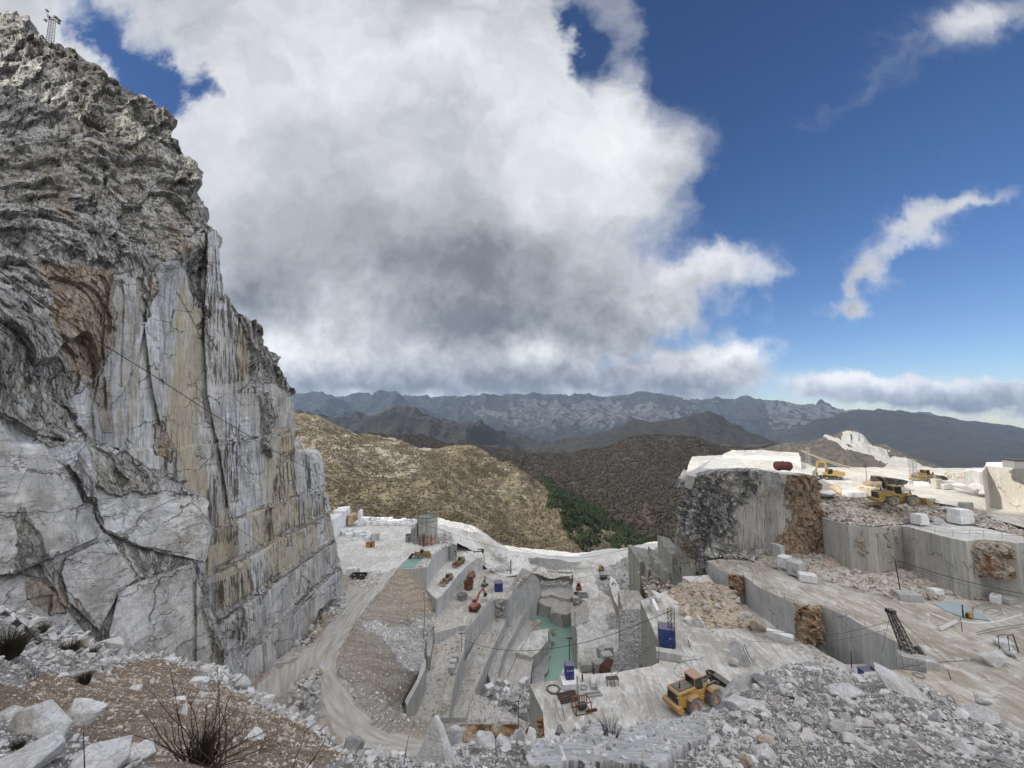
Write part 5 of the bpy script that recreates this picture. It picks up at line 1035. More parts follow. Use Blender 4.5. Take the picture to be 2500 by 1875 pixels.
# ---------------------------------------------------------------- single boulders and cut blocks
def m_boulder(name, a=(.44, .445, .45), b=(.63, .64, .65), stain=(.36, .29, .20), sa=.3):
    def f(g):
        p = pos(g); n = g.noise(p, 1.3, 7, .65, dist=.6); v = g.noise(g.scl(p, 1., 1., 2.5), 2.2, 7, .7, dist=1.4); fi = g.noise(p, 11., 5, .7)
        c = g.mix(g.ramp(n, [(.38, 0.), (.6, 1.)]), a, b); c = g.mix(g.ramp(v, [(.46, 0.), (.5, .55), (.54, 0.)]), c, tuple(x*.45 for x in a))
        c = g.mix(g.ramp(g.noise(p, .7, 5, .6), [(.5, 0.), (.66, sa*1.6)]), c, stain); c = g.mix(g.ramp(fi, [(.35, .5), (.48, 0.)]), c, tuple(x*.5 for x in a))
        return bsdf(g, c, .85, g.m('ADD', g.m('MULTIPLY', fi, .3), n), .45, .12)
    return material(name, f)
BLD = m_boulder('boulder_marble'); BLD_W = m_boulder('white_boulder', (.60, .61, .62), (.78, .79, .80), sa=.15); BLD_T = m_boulder('tan_boulder', (.42, .36, .29), (.56, .50, .42), (.34, .22, .13), .7)
BLD_G = m_boulder('dark_boulder', (.20, .205, .21), (.36, .365, .37), sa=.2); BLD_O = m_boulder('ochre_boulder', (.38, .29, .18), (.60, .52, .40), (.36, .2, .08), .8)
def boulder(c, size, seed, mat=None, label='boulder', cat='boulder', group=None, name='boulder', rot=None, pts=None, n=13):
    """angular broken stone: bevelled hull with a roughened surface"""
    r = random.Random(seed); bm = bmesh.new()
    if pts is None:
        pts = []
        for _ in range(n):
            v = Vector((r.gauss(0, 1), r.gauss(0, 1), r.gauss(0, 1))).normalized() * r.uniform(.8, 1.); pts.append(v)
    for v in pts: bm.verts.new(Vector((v[0] * size[0], v[1] * size[1], v[2] * size[2])))
    bmesh.ops.convex_hull(bm, input=bm.verts); bmesh.ops.delete(bm, geom=[v for v in bm.verts if not v.link_faces], context='VERTS')
    mn = min(size)
    bmesh.ops.bevel(bm, geom=list(bm.edges), offset=mn * .07, segments=1, affect='EDGES', clamp_overlap=True)
    bmesh.ops.triangulate(bm, faces=bm.faces)
    bmesh.ops.subdivide_edges(bm, edges=bm.edges, cuts=2, use_grid_fill=True)
    for v in bm.verts:
        q = Vector(v.co) / mn * 1.6 + Vector((seed, 0, 0)); d = mnoise.noise(q) * .07 + mnoise.noise(q * 3) * .03
        v.co += v.co.normalized() * d * mn
    me = bpy.data.meshes.new(name); bm.to_mesh(me); bm.free(); me.materials.append(mat or BLD); me.shade_flat()
    o = bpy.data.objects.new(name, me); COL.objects.link(o); o.location = c
    o.rotation_euler = rot if rot is not None else (r.uniform(-.3, .3), r.uniform(-.3, .3), r.uniform(0, 6.28))
    return tag(o, label, cat, group)
def block(c, dims, yaw, label, mat=None, seed=0, cat='marble block', group=None, name='marble_block', chip=.06, tilt=(0, 0)):
    """sawn block resting on c: slightly out of square, with a few broken corners"""
    r = random.Random(seed * 13 + 5); bm = bmesh.new(); x, y, z = [d / 2 for d in dims]; m = min(dims)
    vs = [(sx * x * (1 + r.uniform(-.03, .03)), sy * y * (1 + r.uniform(-.03, .03)), (z * 2 if sz > 0 else 0) * (1 + r.uniform(-.05, .05))) for sx in (-1, 1) for sy in (-1, 1) for sz in (-1, 1)]
    P_ = []
    for v in vs:
        if r.random() < .3 and v[2] > 0:
            k = r.uniform(.15, .4) * m; s = [-math.copysign(1, t) if t else 0 for t in v]
            P_ += [(v[0] + s[0] * k, v[1], v[2]), (v[0], v[1] + s[1] * k * r.uniform(.5, 1.5), v[2]), (v[0], v[1], v[2] - k * r.uniform(.6, 1.6))]
        else: P_.append(v)
    for v in P_: bm.verts.new(v)
    bmesh.ops.convex_hull(bm, input=bm.verts); bmesh.ops.delete(bm, geom=[v for v in bm.verts if not v.link_faces], context='VERTS')
    bmesh.ops.dissolve_limit(bm, angle_limit=.02, verts=bm.verts, edges=bm.edges)
    bmesh.ops.bevel(bm, geom=list(bm.edges), offset=m * .025, segments=1, affect='EDGES')
    bmesh.ops.triangulate(bm, faces=bm.faces)
    me = bpy.data.meshes.new(name); bm.to_mesh(me); bm.free(); me.materials.append(mat or CUT_L); me.shade_flat()
    o = bpy.data.objects.new(name, me); COL.objects.link(o); o.location = c; o.rotation_euler = (tilt[0], tilt[1], yaw)
    return tag(o, label, cat, group)
def fb(px, py, w, h, seed, label, mat=None, dep=.8, lift=0., rot=None, n=13, group=None, pts=None, cat='boulder'):
    """foreground boulder: w, h are its half extents in photo pixels, at the distance of the ground there"""
    p = fgpoint(px, py + h * .6); k = p.y / F
    p = Vector(atd(px, py, p.y)); return boulder(p + Vector((0, 0, lift)), (w * k, w * k * dep, h * k), seed, mat, label, group=group, rot=rot if rot is not None else (random.uniform(-.15, .15), random.uniform(-.15, .15), random.uniform(-.4, .4)), n=n, pts=pts, cat=cat)
fb(98, 1765, 68, 44, 3, 'big grey-blue boulder with a tan underside on the brown bank, far left', BLD, pts=[(-1,-.6,-.7),(-.9,.5,-.5),(-.55,-.3,.9),(-.05,-.2,1.),(-.1,.5,.8),(.3,-.5,.15),(1.,-.3,-.45),(.9,.3,-.2),(.95,-.5,-.9),(0,-.8,-.6),(.2,.6,-.9)], rot=(0, 0, 0))
fb(208, 1738, 42, 26, 5, 'flat-topped grey boulder beside the biggest one on the brown bank', BLD, pts=[(-1,-.5,-.9),(-.9,.3,.9),(-.3,.5,.75),(1,.4,.35),(.95,-.3,.3),(.6,-.5,-.9),(-.2,-.8,-.95),(-.4,-.5,.2)], rot=(0, 0, 0))
fb(255, 1858, 80, 44, 7, 'pale domed boulder cut by the bottom edge, behind the thin twigs', BLD, dep=.9)
fb(60, 1850, 70, 36, 8, 'rounded grey boulder in the bottom left corner', BLD, dep=1.1)
fb(345, 1842, 38, 26, 9, 'small white boulder at the foot of the twigs', BLD_W)
fb(20, 1745, 26, 22, 10, 'pale stone at the left edge above the corner boulder', BLD)
fb(330, 1682, 20, 9, 11, 'white flat stone lying on the brown earth, left of centre bank', BLD_W)
fb(483, 1662, 23, 13, 12, 'square white stone near the top rim of the brown bank', BLD_W)
fb(440, 1705, 18, 8, 13, 'long pale stone on the brown earth above the twigs', BLD_W)
fb(497, 1698, 14, 9, 14, 'small cubic stone on the brown earth right of the long pale stone', BLD)
fb(447, 1735, 14, 22, 15, 'upright white stone standing behind the twigs', BLD_W)
fb(620, 1800, 26, 20, 16, 'cracked white stone on the brown bank right of the twigs', BLD_W)
fb(268, 1578, 34, 22, 17, 'knobbly pale boulder on the rim left of the sawn wall', BLD)
fb(593, 1668, 24, 20, 18, 'grey angular boulder breaking the rim above the road', BLD)
fb(860, 1826, 34, 28, 19, 'rounded dark grey boulder beside the pale road, bottom centre', BLD_G)
fb(1062, 1826, 62, 70, 20, 'tall pointed white marble shard standing at the bottom centre', BLD_W, dep=.7, pts=[(-.05,0,1.),(.1,.2,.95),(.25,-.3,.55),(-.4,-.2,.1),(-.9,-.3,-.8),(-1,.3,-1),(.5,-.5,-.2),(.95,-.2,-.7),(1,.3,-1),(.1,-.9,-1),(0,.8,-.8)], rot=(0, 0, 0))
fb(1110, 1808, 38, 34, 21, 'smooth grey boulder just right of the pointed shard', BLD)
fb(1180, 1822, 52, 26, 22, 'low broad grey slab between the shard and the small pyramid stone', BLD)
fb(1270, 1798, 28, 24, 23, 'small pyramid-shaped pale stone at the corner of the sawn wall', BLD, pts=[(0,0,1.),(-1,-.5,-1),(1,-.5,-.8),(.9,.6,-1),(-.8,.6,-1)], rot=(0, 0, 0))
fb(1230, 1812, 22, 16, 24, 'rounded stone between the low slab and the pyramid stone', BLD)
fb(1375, 1786, 22, 16, 25, 'dark wet boulder at the edge of the loader yard', BLD_G)
fb(1445, 1750+22, 18, 16, 26, 'dark grey boulder tied with two cables below the rusty frame', BLD_G)
fb(1802, 1676, 48, 30, 27, 'large smooth white boulder just right of the yellow loader', BLD, pts=[(-1,-.3,-.9),(-.5,-.4,.1),(0,0,.9),(.6,.2,1.),(1,0,.6),(.9,-.4,-.5),(.2,-.7,-1),(-.4,.6,-.6),(.8,.7,0)], rot=(0, 0, 0))
fb(1862, 1668, 34, 26, 28, 'blackened broken boulder beside the large smooth white one', BLD_G)
fb(1822, 1728, 56, 22, 29, 'white rounded ledge boulder with black hollows below the loader', BLD)
fb(1795, 1742, 10, 11, 30, 'dark hollow stone set in the ledge below the loader', BLD_G)
fb(1902, 1690, 26, 20, 31, 'cream boulder in the middle of the rubble crest', BLD)
fb(1985, 1640, 24, 14, 32, 'bright white stone on the crest of the rubble heap', BLD_W)
fb(2060, 1690, 50, 24, 33, 'long grey slab with a dark side across the rubble', BLD, dep=.6)
fb(2085, 1722, 42, 22, 34, 'blue-grey wedge boulder below the long slab', BLD, dep=.7)
fb(2200, 1668, 70, 40, 35, 'huge pale slab leaning down the crest near the lattice derrick', BLD, pts=[(-1,-.2,1.),(-.7,.3,1.),(.1,.2,.35),(1,.3,-.9),(.9,-.3,-1),(.1,-.5,-.45),(-.85,-.5,.1)], rot=(0, 0, 0))
fb(2390, 1745, 42, 28, 36, 'big cream boulder near the right edge of the rubble slope', BLD)
fb(2395, 1708, 22, 12, 37, 'pale stone just above the big cream boulder', BLD)
fb(2155, 1690, 20, 12, 38, 'flat white stone left of the leaning slab', BLD_W)
fb(2015, 1760, 11, 22, 39, 'sharp upright white splinter in the middle of the rubble', BLD_W, pts=[(0,0,1.),(-.6,-.5,-1),(.9,-.3,-.9),(.6,.6,-1),(-.9,.5,-.8),(.4,-.2,.1)], rot=(0, 0, 0))
fb(2050, 1775, 22, 14, 40, 'grey pointed stone right of the upright splinter', BLD)
fb(2110, 1765, 30, 16, 41, 'flat grey slab in the middle of the rubble slope', BLD)
fb(2145, 1752, 22, 14, 42, 'bluish flat stone above the middle grey slab', BLD)
fb(2235, 1745, 18, 15, 43, 'cube-like pale stone on the rubble slope', BLD_W)
fb(1870, 1845, 36, 26, 44, 'pale grey boulder near the bottom edge, right of the white ledge', BLD)
fb(1820, 1860, 20, 22, 45, 'tan-grey block stone at the bottom edge beside the pale boulder', BLD_T)
fb(1940, 1775, 22, 12, 46, 'cream flat stone left of the upright splinter', BLD)
fb(1880, 1812, 34, 16, 47, 'brown-grey slab lying above the pale bottom boulder', BLD_T)
fb(2080, 1805, 26, 12, 48, 'pale flat stone low in the rubble slope', BLD)
fb(2360, 1830, 36, 16, 49, 'broad grey slab low on the right of the rubble slope', BLD)
fb(2190, 1830, 20, 12, 50, 'dark-edged stone near the bottom of the rubble slope', BLD_G)
fb(1560, 1835, 14, 10, 51, 'small white stone lying on the smooth ledge', BLD_W)
fb(1320, 1812, 20, 12, 52, 'grey stone under the corner of the sawn wall', BLD)
fb(1835, 1760, 16, 12, 53, 'white stone cluster leader left of the heap centre', BLD_W)
# ---------------------------------------------------------------- plants
def tubes(paths, k=4):
    V = []; Fc = []
    for pts, r0, r1 in paths:
        n = len(pts); base = len(V)
        for i, p in enumerate(pts):
            p = Vector(p); d = (Vector(pts[min(i+1, n-1)]) - Vector(pts[max(i-1, 0)])); d = d.normalized() if d.length > 1e-6 else Vector((0, 0, 1))
            u = d.cross(Vector((0, .01, 1)) if abs(d.z) < .95 else Vector((1, 0, 0))).normalized(); w = d.cross(u); r = r0 + (r1 - r0) * i / max(1, n-1)
            for j in range(k):
                a = 2 * math.pi * j / k; V.append(p + (u * math.cos(a) + w * math.sin(a)) * r)
        for i in range(n-1):
            for j in range(k): Fc.append((base+i*k+j, base+i*k+(j+1) % k, base+(i+1)*k+(j+1) % k, base+(i+1)*k+j))
    return [tuple(v) for v in V], Fc
TWIG = m_paint('dark_twigs', (.035, .026, .022), .2, .9, dirt=(.08, .06, .05)); DRY = m_paint('dry_grass', (.14, .11, .05), .5, .95, dirt=(.28, .23, .13)); DGR = m_paint('dead_tuft', (.035, .03, .02), .5, .95, dirt=(.10, .085, .05))
def empty(name, loc=(0, 0, 0), rz=0., label=None, cat=None, group=None):
    o = bpy.data.objects.new(name, None); COL.objects.link(o); o.location = loc; o.rotation_euler = (0, 0, rz); o.empty_display_size = .1
    return tag(o, label, cat, group)
def tuft(base, h, w, n, seed, mat):
    r = random.Random(seed); ps = []
    for _ in range(n):
        a = r.uniform(0, 6.28); q = r.uniform(0, 1) ** .6 * w * .35; b = Vector((math.cos(a) * q, math.sin(a) * q, 0)) ; hh = h * r.uniform(.5, 1.)
        lean = Vector((math.cos(a), math.sin(a), 0)) * w * r.uniform(.1, .75); ps.append(([b, b + lean * .35 + Vector((0, 0, hh * .6)), b + lean + Vector((0, 0, hh * r.uniform(.75, 1)))], h * .008, h * .002))
    return ps
def plant(name, px, py, hpx, wpx, label, cat, stems=0, grass=200, seed=1, mat=DGR, stemh=1.):
    p = fgpoint(px, py); k = p.y / F; t = empty(name, p, 0, label, cat)
    h = hpx * k; w = wpx * k; V, Fc = tubes(tuft(p, h, w, grass, seed, mat), 3); raw('foliage', V, Fc, mat, parent=t)
    if stems:
        r = random.Random(seed); ps = []
        for _ in range(stems):
            a = r.uniform(0, 6.28); hh = h * stemh * r.uniform(.6, 1.1); ln = Vector((math.cos(a) * w, math.sin(a) * w * .6, 0)) * r.uniform(.1, .7); pts = [Vector((0, 0, 0))]
            for q in range(1, 7):
                s = q / 6; pts.append(ln * s ** 1.4 + Vector((r.uniform(-1, 1) * h * .02, r.uniform(-1, 1) * h * .02, hh * s)))
            ps.append((pts, h * .012, h * .003))
            for q in (3, 4, 5):
                b = pts[q]; d = Vector((r.uniform(-1, 1), r.uniform(-1, 1), r.uniform(.6, 1.4))) * h * .14; ps.append(([b, b + d * .6, b + d], h * .006, h * .002))
        V, Fc = tubes(ps, 4); raw('stems', V, Fc, TWIG, parent=t)
    return t
def big_bush():
    p = fgpoint(490, 1868); D = p.y; t = empty('bare_shrub', p, 0, 'dark bare shrub with long thin twigs at the bottom left of centre', 'shrub'); k = D / F; r = random.Random(8)
    tips = [(415,1630),(350,1670),(345,1735),(300,1790),(440,1680),(447,1720),(530,1618),(537,1660),(560,1700),(545,1720),(580,1725),(600,1750),(622,1752),(640,1790),(655,1780),(665,1800),(515,1690),(500,1720),(480,1740),(575,1770),(590,1790),(420,1760),(400,1790),(700,1780),(570,1815),(350,1800),(610,1800),(525,1735),(552,1755),(630,1765),(470,1700),(650,1830),(680,1815),(455,1770)]
    ps = []
    for (tx, ty) in tips:
        b = Vector(atd(490 + r.uniform(-40, 55), 1885, D + r.uniform(-.3, .3))) - p; e = Vector(atd(tx, ty, D + r.uniform(-.5, .5))) - p; pts = []
        bend = Vector((r.uniform(-1, 1) * 22 * k, r.uniform(-.1, .1), 6 * k))
        for q in range(9):
            s = q / 8; pts.append(b.lerp(e, s) + bend * math.sin(s * math.pi) + Vector((r.uniform(-1, 1), r.uniform(-1, 1), r.uniform(-1, 1))) * k * 1.6)
        ps.append((pts, 1.5 * k, .45 * k))
        for q in (3, 5, 6, 7):
            if r.random() < .7:
                d = Vector((r.uniform(-1, 1) * 16, r.uniform(-8, 8), r.uniform(10, 34))) * k; ps.append(([pts[q], pts[q] + d * .5 + Vector((k * 2, 0, 0)), pts[q] + d], .6 * k, .25 * k))
    V, Fc = tubes(ps, 5); raw('twigs', V, Fc, TWIG, parent=t)
    V, Fc = tubes(tuft(p, 100 * k, 60 * k, 190, 4, DGR), 3); o = raw('dead_leaves', V, Fc, DGR, parent=t); o.location = (0, 0, -.02)
big_bush()
def twig(name, pix, D, label, r0=1.4):
    k = D / F; base = fgpoint(pix[0][0], pix[0][1]); t = []
    pts = [Vector(atd(a, b, D)) for a, b in pix]; o = pts[0].copy(); V, Fc = tubes([([p - o for p in pts], r0 * k, .5 * k)] + [([p - o, p - o + Vector((random.uniform(-9, 9) * k, 0, 12 * k))], .6 * k, .25 * k) for p in pts[1:-1]], 5)
    ob = raw(name, V, Fc, TWIG); ob.location = o; tag(ob, label, 'twig')
twig('twig', [(207,1885),(206,1850),(204,1800),(205,1768)], 4.6, 'single dark upright twig in front of the left boulders')
twig('twig', [(712,1885),(722,1850),(738,1810),(744,1784)], 6.4, 'thin leaning twig left of the road at the bottom', 1.)
twig('twig', [(740,1885),(768,1850),(790,1815),(797,1785)], 6.4, 'long leaning twig crossing the brown bank foot', 1.3)
twig('twig', [(985,1875),(990,1840),(998,1796)], 8.5, 'lone thin stalk rising before the pale road', .9)
twig('twig', [(1210,1875),(1211,1840),(1209,1798)], 9., 'hair-thin upright stalk right of the pointed shard', .8)
plant('grass_tuft', 95, 1545, 26, 30, 'round dry brown grass tuft on the rim at the left', 'grass tuft', grass=420, seed=2, mat=DGR)
plant('grass_tuft', 203, 1672, 34, 24, 'dark grass tuft among pale stones on the left slope', 'grass tuft', grass=380, seed=3, mat=DGR)
plant('grass_tuft', 88, 1563, 14, 20, 'small low tuft just below the round brown one', 'grass tuft', grass=200, seed=4, mat=DGR)
plant('shrub', 15, 1605, 66, 62, 'dark tangled shrub at the left edge of the slope', 'shrub', 16, 700, 5)
plant('shrub', 172, 1588, 30, 36, 'low dark shrub with dry heads beside the knobbly boulder', 'shrub', 8, 420, 6)
plant('shrub', 218, 1592, 22, 30, 'small grey-brown shrub left of the knobbly boulder', 'shrub', 0, 420, 7)
plant('shrub', 142, 1560, 30, 8, 'thin dark seed stalk poking above the rim', 'plant', 3, 10, 8)
plant('shrub', 80, 1660, 40, 30, 'crooked dark twig plant on the pale stones at the left', 'plant', 3, 20, 9)
plant('grass_tuft', 1492, 1822, 52, 46, 'spiky grey-green grass tuft standing before the loader yard', 'grass tuft', grass=90, seed=10, mat=DGR)
plant('grass_tuft', 40, 1835, 30, 24, 'black dead tuft between the bottom left boulders', 'grass tuft', grass=300, seed=11, mat=DGR)
# ================================================================ builder for machines
class MB:
    def __init__(s): s.V = []; s.F = []
    def add(s, V, F_):
        b = len(s.V); s.V += [tuple(v) for v in V]; s.F += [tuple(b + i for i in f) for f in F_]; return s
    def box(s, c, d, ry=0., rz=0., taper=1.):
        x, y, z = d[0]/2, d[1]/2, d[2]/2; V = []
        M = Matrix.Rotation(rz, 3, 'Z') @ Matrix.Rotation(ry, 3, 'Y')
        for sz in (-1, 1):
            k = taper if sz > 0 else 1
            for sx, sy in ((-1,-1),(1,-1),(1,1),(-1,1)): V.append(M @ Vector((sx*x*k, sy*y*k, sz*z)) + Vector(c))
        return s.add(V, [(0,3,2,1),(4,5,6,7),(0,1,5,4),(1,2,6,5),(2,3,7,6),(3,0,4,7)])
    def prism(s, prof, y0, y1):
        """profile in (x,z) extruded along y"""
        n = len(prof); V = [(p[0], y0, p[1]) for p in prof] + [(p[0], y1, p[1]) for p in prof]
        return s.add(V, [tuple(range(n)), tuple(range(2*n-1, n-1, -1))] + [(i, n+i, n+(i+1) % n, (i+1) % n) for i in range(n)])
    def tube(s, pts, r, k=8, r1=None):
        V, Fc = tubes([(pts, r, r if r1 is None else r1)], k); n = len(V)
        return s.add(V, Fc + [tuple(range(k-1, -1, -1)), tuple(range(n-k, n))])
    def lathe(s, prof, axis='y', k=22, c=(0, 0, 0)):
        V = []; n = len(prof)
        for j in range(k):
            a = 2*math.pi*j/k
            for (r, h) in prof:
                p = (r*math.cos(a), h, r*math.sin(a)) if axis == 'y' else (r*math.cos(a), r*math.sin(a), h); V.append((p[0]+c[0], p[1]+c[1], p[2]+c[2]))
        return s.add(V, [(j*n+i, j*n+i+1, ((j+1) % k)*n+i+1, ((j+1) % k)*n+i) for j in range(k) for i in range(n-1)])
    def build(s, name, mat, parent=None, bev=0., loc=None):
        bm = bmesh.new(); vs = [bm.verts.new(v) for v in s.V]
        for f in s.F:
            try: bm.faces.new([vs[i] for i in f])
            except ValueError: pass
        bmesh.ops.recalc_face_normals(bm, faces=bm.faces)
        if bev: bmesh.ops.bevel(bm, geom=[e for e in bm.edges if len(e.link_faces) == 2 and e.calc_face_angle() > .5], offset=bev, segments=1, affect='EDGES')
        me = bpy.data.meshes.new(name); bm.to_mesh(me); bm.free(); me.materials.append(mat); me.shade_flat()
        o = bpy.data.objects.new(name, me); COL.objects.link(o)
        if parent: o.parent = parent
        if loc: o.location = loc
        return o
def lettering(text, size, mat, parent, loc, rot, ext=.01):
    c = bpy.data.curves.new('lettering', 'FONT'); c.body = text; c.size = size; c.extrude = ext; c.align_x = 'CENTER'; c.align_y = 'CENTER'; c.materials.append(mat)
    tmp = bpy.data.objects.new('lettering', c); me = bpy.data.meshes.new_from_object(tmp); bpy.data.objects.remove(tmp)
    if not me.materials: me.materials.append(mat)
    o = bpy.data.objects.new('lettering', me); COL.objects.link(o); o.location = loc; o.rotation_euler = rot
    if parent: o.parent = parent
    return o
def wheel(parent, x, y, r, w, rim, treads=True, tyre=None):
    m = MB().lathe([(r*.52, -w/2), (r*.80, -w*.5), (r*.94, -w*.42), (r, -w*.30), (r, w*.30), (r*.94, w*.42), (r*.80, w*.5), (r*.52, w/2)], k=26)
    if treads:
        for k in range(22):
            a = 2*math.pi*k/22
            for sgn in (-1, 1):
                c = Vector((math.cos(a) * r * 1.0, sgn * w * .24, math.sin(a) * r * 1.0)); m2 = MB().box((0, 0, 0), (.07*r, w*.46, .16*r))
                M = Matrix.Rotation(-a, 3, 'Y') @ Matrix.Rotation(.35*sgn, 3, 'X'); m.add([M @ Vector(v) + c for v in m2.V], m2.F)
    o = m.build('wheel', tyre or TYRE, parent, loc=(x, y, r))
    s = 1 if y > 0 else -1
    MB().lathe([(.02, s*w*.30), (r*.20, s*w*.34), (r*.24, s*w*.26), (r*.42, s*w*.20), (r*.50, s*w*.44), (r*.54, s*w*.46), (r*.54, -s*w*.46)], k=22).build('rim', rim, o)
    return o
def loader(loc, yaw, label, paint, rim, arm=DKM, bucket_h=.3, bucket_tilt=0., s=1., text=None, roof=None, group=None, steer=0., name='wheel_loader', forks=False, bmat=None):
    t = empty(name, loc, yaw, label, 'wheel loader', group); t.scale = (s, s, s)
    r = .98
    for x in (-1.75, 1.85):
        for y in (-1.22, 1.22): wheel(t, x, y, r, .78, rim, s > .8)
    b = MB().prism([(-4.0, 1.15), (-4.0, 2.55), (-3.8, 2.72), (-1.1, 2.78), (-.75, 2.35), (-.2, 2.2), (-.2, 1.25), (-1.0, .95), (-3.3, .95)], -.98, .98); body = b.build('rear_body', paint, t, .04)
    MB().box((-2.45, 0, 2.80), (2.3, 1.35, .08)).build('hood_grating', BLK, body)
    MB().box((-4.02, 0, 1.85), (.06, 1.62, 1.25)).build('grille', BLK, body)
    MB().prism([(-4.55, .92), (-4.55, 1.35), (-3.9, 1.42), (-3.5, 1.0), (-3.5, .72), (-4.1, .62)], -1.32, 1.32).build('counterweight', paint, t, .04)
    MB().tube([(-3.1, -.3, 2.8), (-3.1, -.3, 3.35), (-3.22, -.3, 3.55)], .085).build('exhaust', BLK, body)
    for y in (-1.24, 1.24):
        MB().prism([(-2.75, 1.9), (-2.3, 2.14), (-1.2, 2.14), (-.72, 1.8), (-.72, 1.72), (-1.2, 2.06), (-2.3, 2.06), (-2.75, 1.84)], y-.36, y+.36).build('fender', paint, body)
    lad = MB()
    for xx in (-.62, -.18): lad.tube([(xx, -1.32, .75), (xx, -1.32, 2.2)], .03, 5)
    for z in (.8, 1.15, 1.5, 1.85): lad.box((-.4, -1.32, z), (.46, .2, .04))
    lad.build('ladder', paint, t)
    hr = MB()
    for xx in (-1.9, -1.45): hr.tube([(xx, -.85, 2.8), (xx, -.85, 3.5), ], .025, 5)
    hr.tube([(-1.9, -.85, 3.5), (-1.45, -.85, 3.5)], .025, 5).tube([(-1.9, -.85, 3.15), (-1.45, -.85, 3.15)], .02, 5); hr.build('handrail', BLK, body)
    MB().box((-.35, 0, 1.9), (1.5, 1.7, .5)).build('cab_platform', paint, t, .03)
    cab = MB().prism([(-1.05, 2.15), (-1.0, 3.62), (.35, 3.62), (.55, 2.9), (.42, 2.15)], -.74, .74).build('cab', BLK, t, .03)
    for y in (-.755, .755): MB().prism([(-.92, 2.55), (-.88, 3.48), (.28, 3.48), (.44, 2.9), (.36, 2.45)], y-.01, y+.01).build('window', GLASS, cab)
    MB().box((.47, 0, 3.1), (.03, 1.3, .8), ry=-.22).build('windscreen', GLASS, cab)
    for (x, y) in ((-1.0, -.74), (-1.0, .74), (.4, -.74), (.4, .74)): MB().tube([(x + (.06 if x > 0 else 0), y, 2.15), (x - .02, y, 3.65)], .055, 6).build('pillar', roof or paint, cab)
    MB().prism([(-1.15, 3.62), (-1.12, 3.76), (-.3, 3.84), (.42, 3.76), (.52, 3.62)], -.84, .84).build('roof', roof or paint, cab, .03)
    fr = MB().prism([(.1, .85), (.1, 1.6), (.8, 1.75), (1.25, 2.15), (2.15, 2.15), (2.75, 1.5), (2.75, .95), (1.2, .75)], -.62, .62).build('front_frame', paint, t, .03)
    for y in (-1.2, 1.2): MB().prism([(1.0, 1.95), (1.35, 2.22), (2.4, 2.22), (2.8, 1.85), (2.75, 1.8), (2.35, 2.12), (1.4, 2.12), (1.08, 1.88)], y-.38, y+.38).build('fender', paint, fr)
    MB().tube([(-.15, 0, .8), (-.15, 0, 1.9)], .24, 10).build('articulation_joint', DKM, t)
    bz = bucket_h
    ex, ez = 4.15, .75 + bz
    for y in (-.62, .62):
        MB().prism([(1.3, 2.25), (1.35, 1.95), (2.8, 1.55 + bz*.55), (ex-.1, ez-.16), (ex+.1, ez+.1), (2.9, 1.95 + bz*.6), (1.5, 2.35)], y-.11, y+.11).build('lift_arm', arm, t)
        MB().tube([(1.0, y*.7, 1.3), (2.7, y*.7, 1.5 + bz*.5)], .09, 8).build('hydraulic_ram', GALV, t)
    MB().tube([(1.5, 0, 2.25), (2.6, 0, 2.35 + bz*.4)], .11, 8).build('tilt_ram', arm, t)
    MB().prism([(2.5, 2.7 + bz*.4), (2.7, 2.75 + bz*.4), (3.0, 1.4 + bz*.6), (2.8, 1.35 + bz*.6)], -.12, .12).build('bell_crank', arm, t)
    c, sn = math.cos(bucket_tilt), math.sin(bucket_tilt)
    def T(p): return (ex + p[0]*c - p[1]*sn, ez + p[0]*sn + p[1]*c)
    if forks:
        o = MB(); 
        for y in (-.7, .7): o.prism([T(q) for q in ((0, -.5), (1.7, -.55), (1.7, -.48), (.1, -.38), (.1, .8), (0, .8))], y-.1, y+.1)
        o.prism([T(q) for q in ((-.05, -.4), (.06, -.4), (.06, .75), (-.05, .75))], -1.2, 1.2); o.build('fork', bmat or arm, t)
    else:
        prof = [(0, .75), (-.12, .2), (0, -.42), (.25, -.72), (1.35, -.80), (1.35, -.74), (.32, -.64), (.10, -.38), (0, .2), (.1, .72)]
        bk = MB().prism([T(q) for q in prof], -1.65, 1.65).build('bucket', bmat or arm, t)
        side = [(0, .75), (-.12, .2), (0, -.42), (.25, -.72), (1.35, -.80), (.85, .1)]
        for y in (-1.66, 1.60): MB().prism([T(q) for q in side], y, y+.06).build('bucket_side', bmat or arm, bk)
        q = T((1.42, -.77))
        for k in range(8 if s > 1 else 0): MB().box((q[0], -1.5 + k*.43, q[1]), (.28, .12, .07), ry=-bucket_tilt).build('tooth', DKM, bk)
    for y in (-.55, .55): MB().box((-4.05, y*1.5, 2.3), (.08, .16, .12)).build('headlight', WHT, body)
    if text:
        lettering(text, .34, BLK, body, (-2.7, -.995, 2.42), (math.pi/2, 0, 0)); lettering(text, .34, BLK, body, (-2.7, .995, 2.42), (math.pi/2, 0, math.pi))
    return t
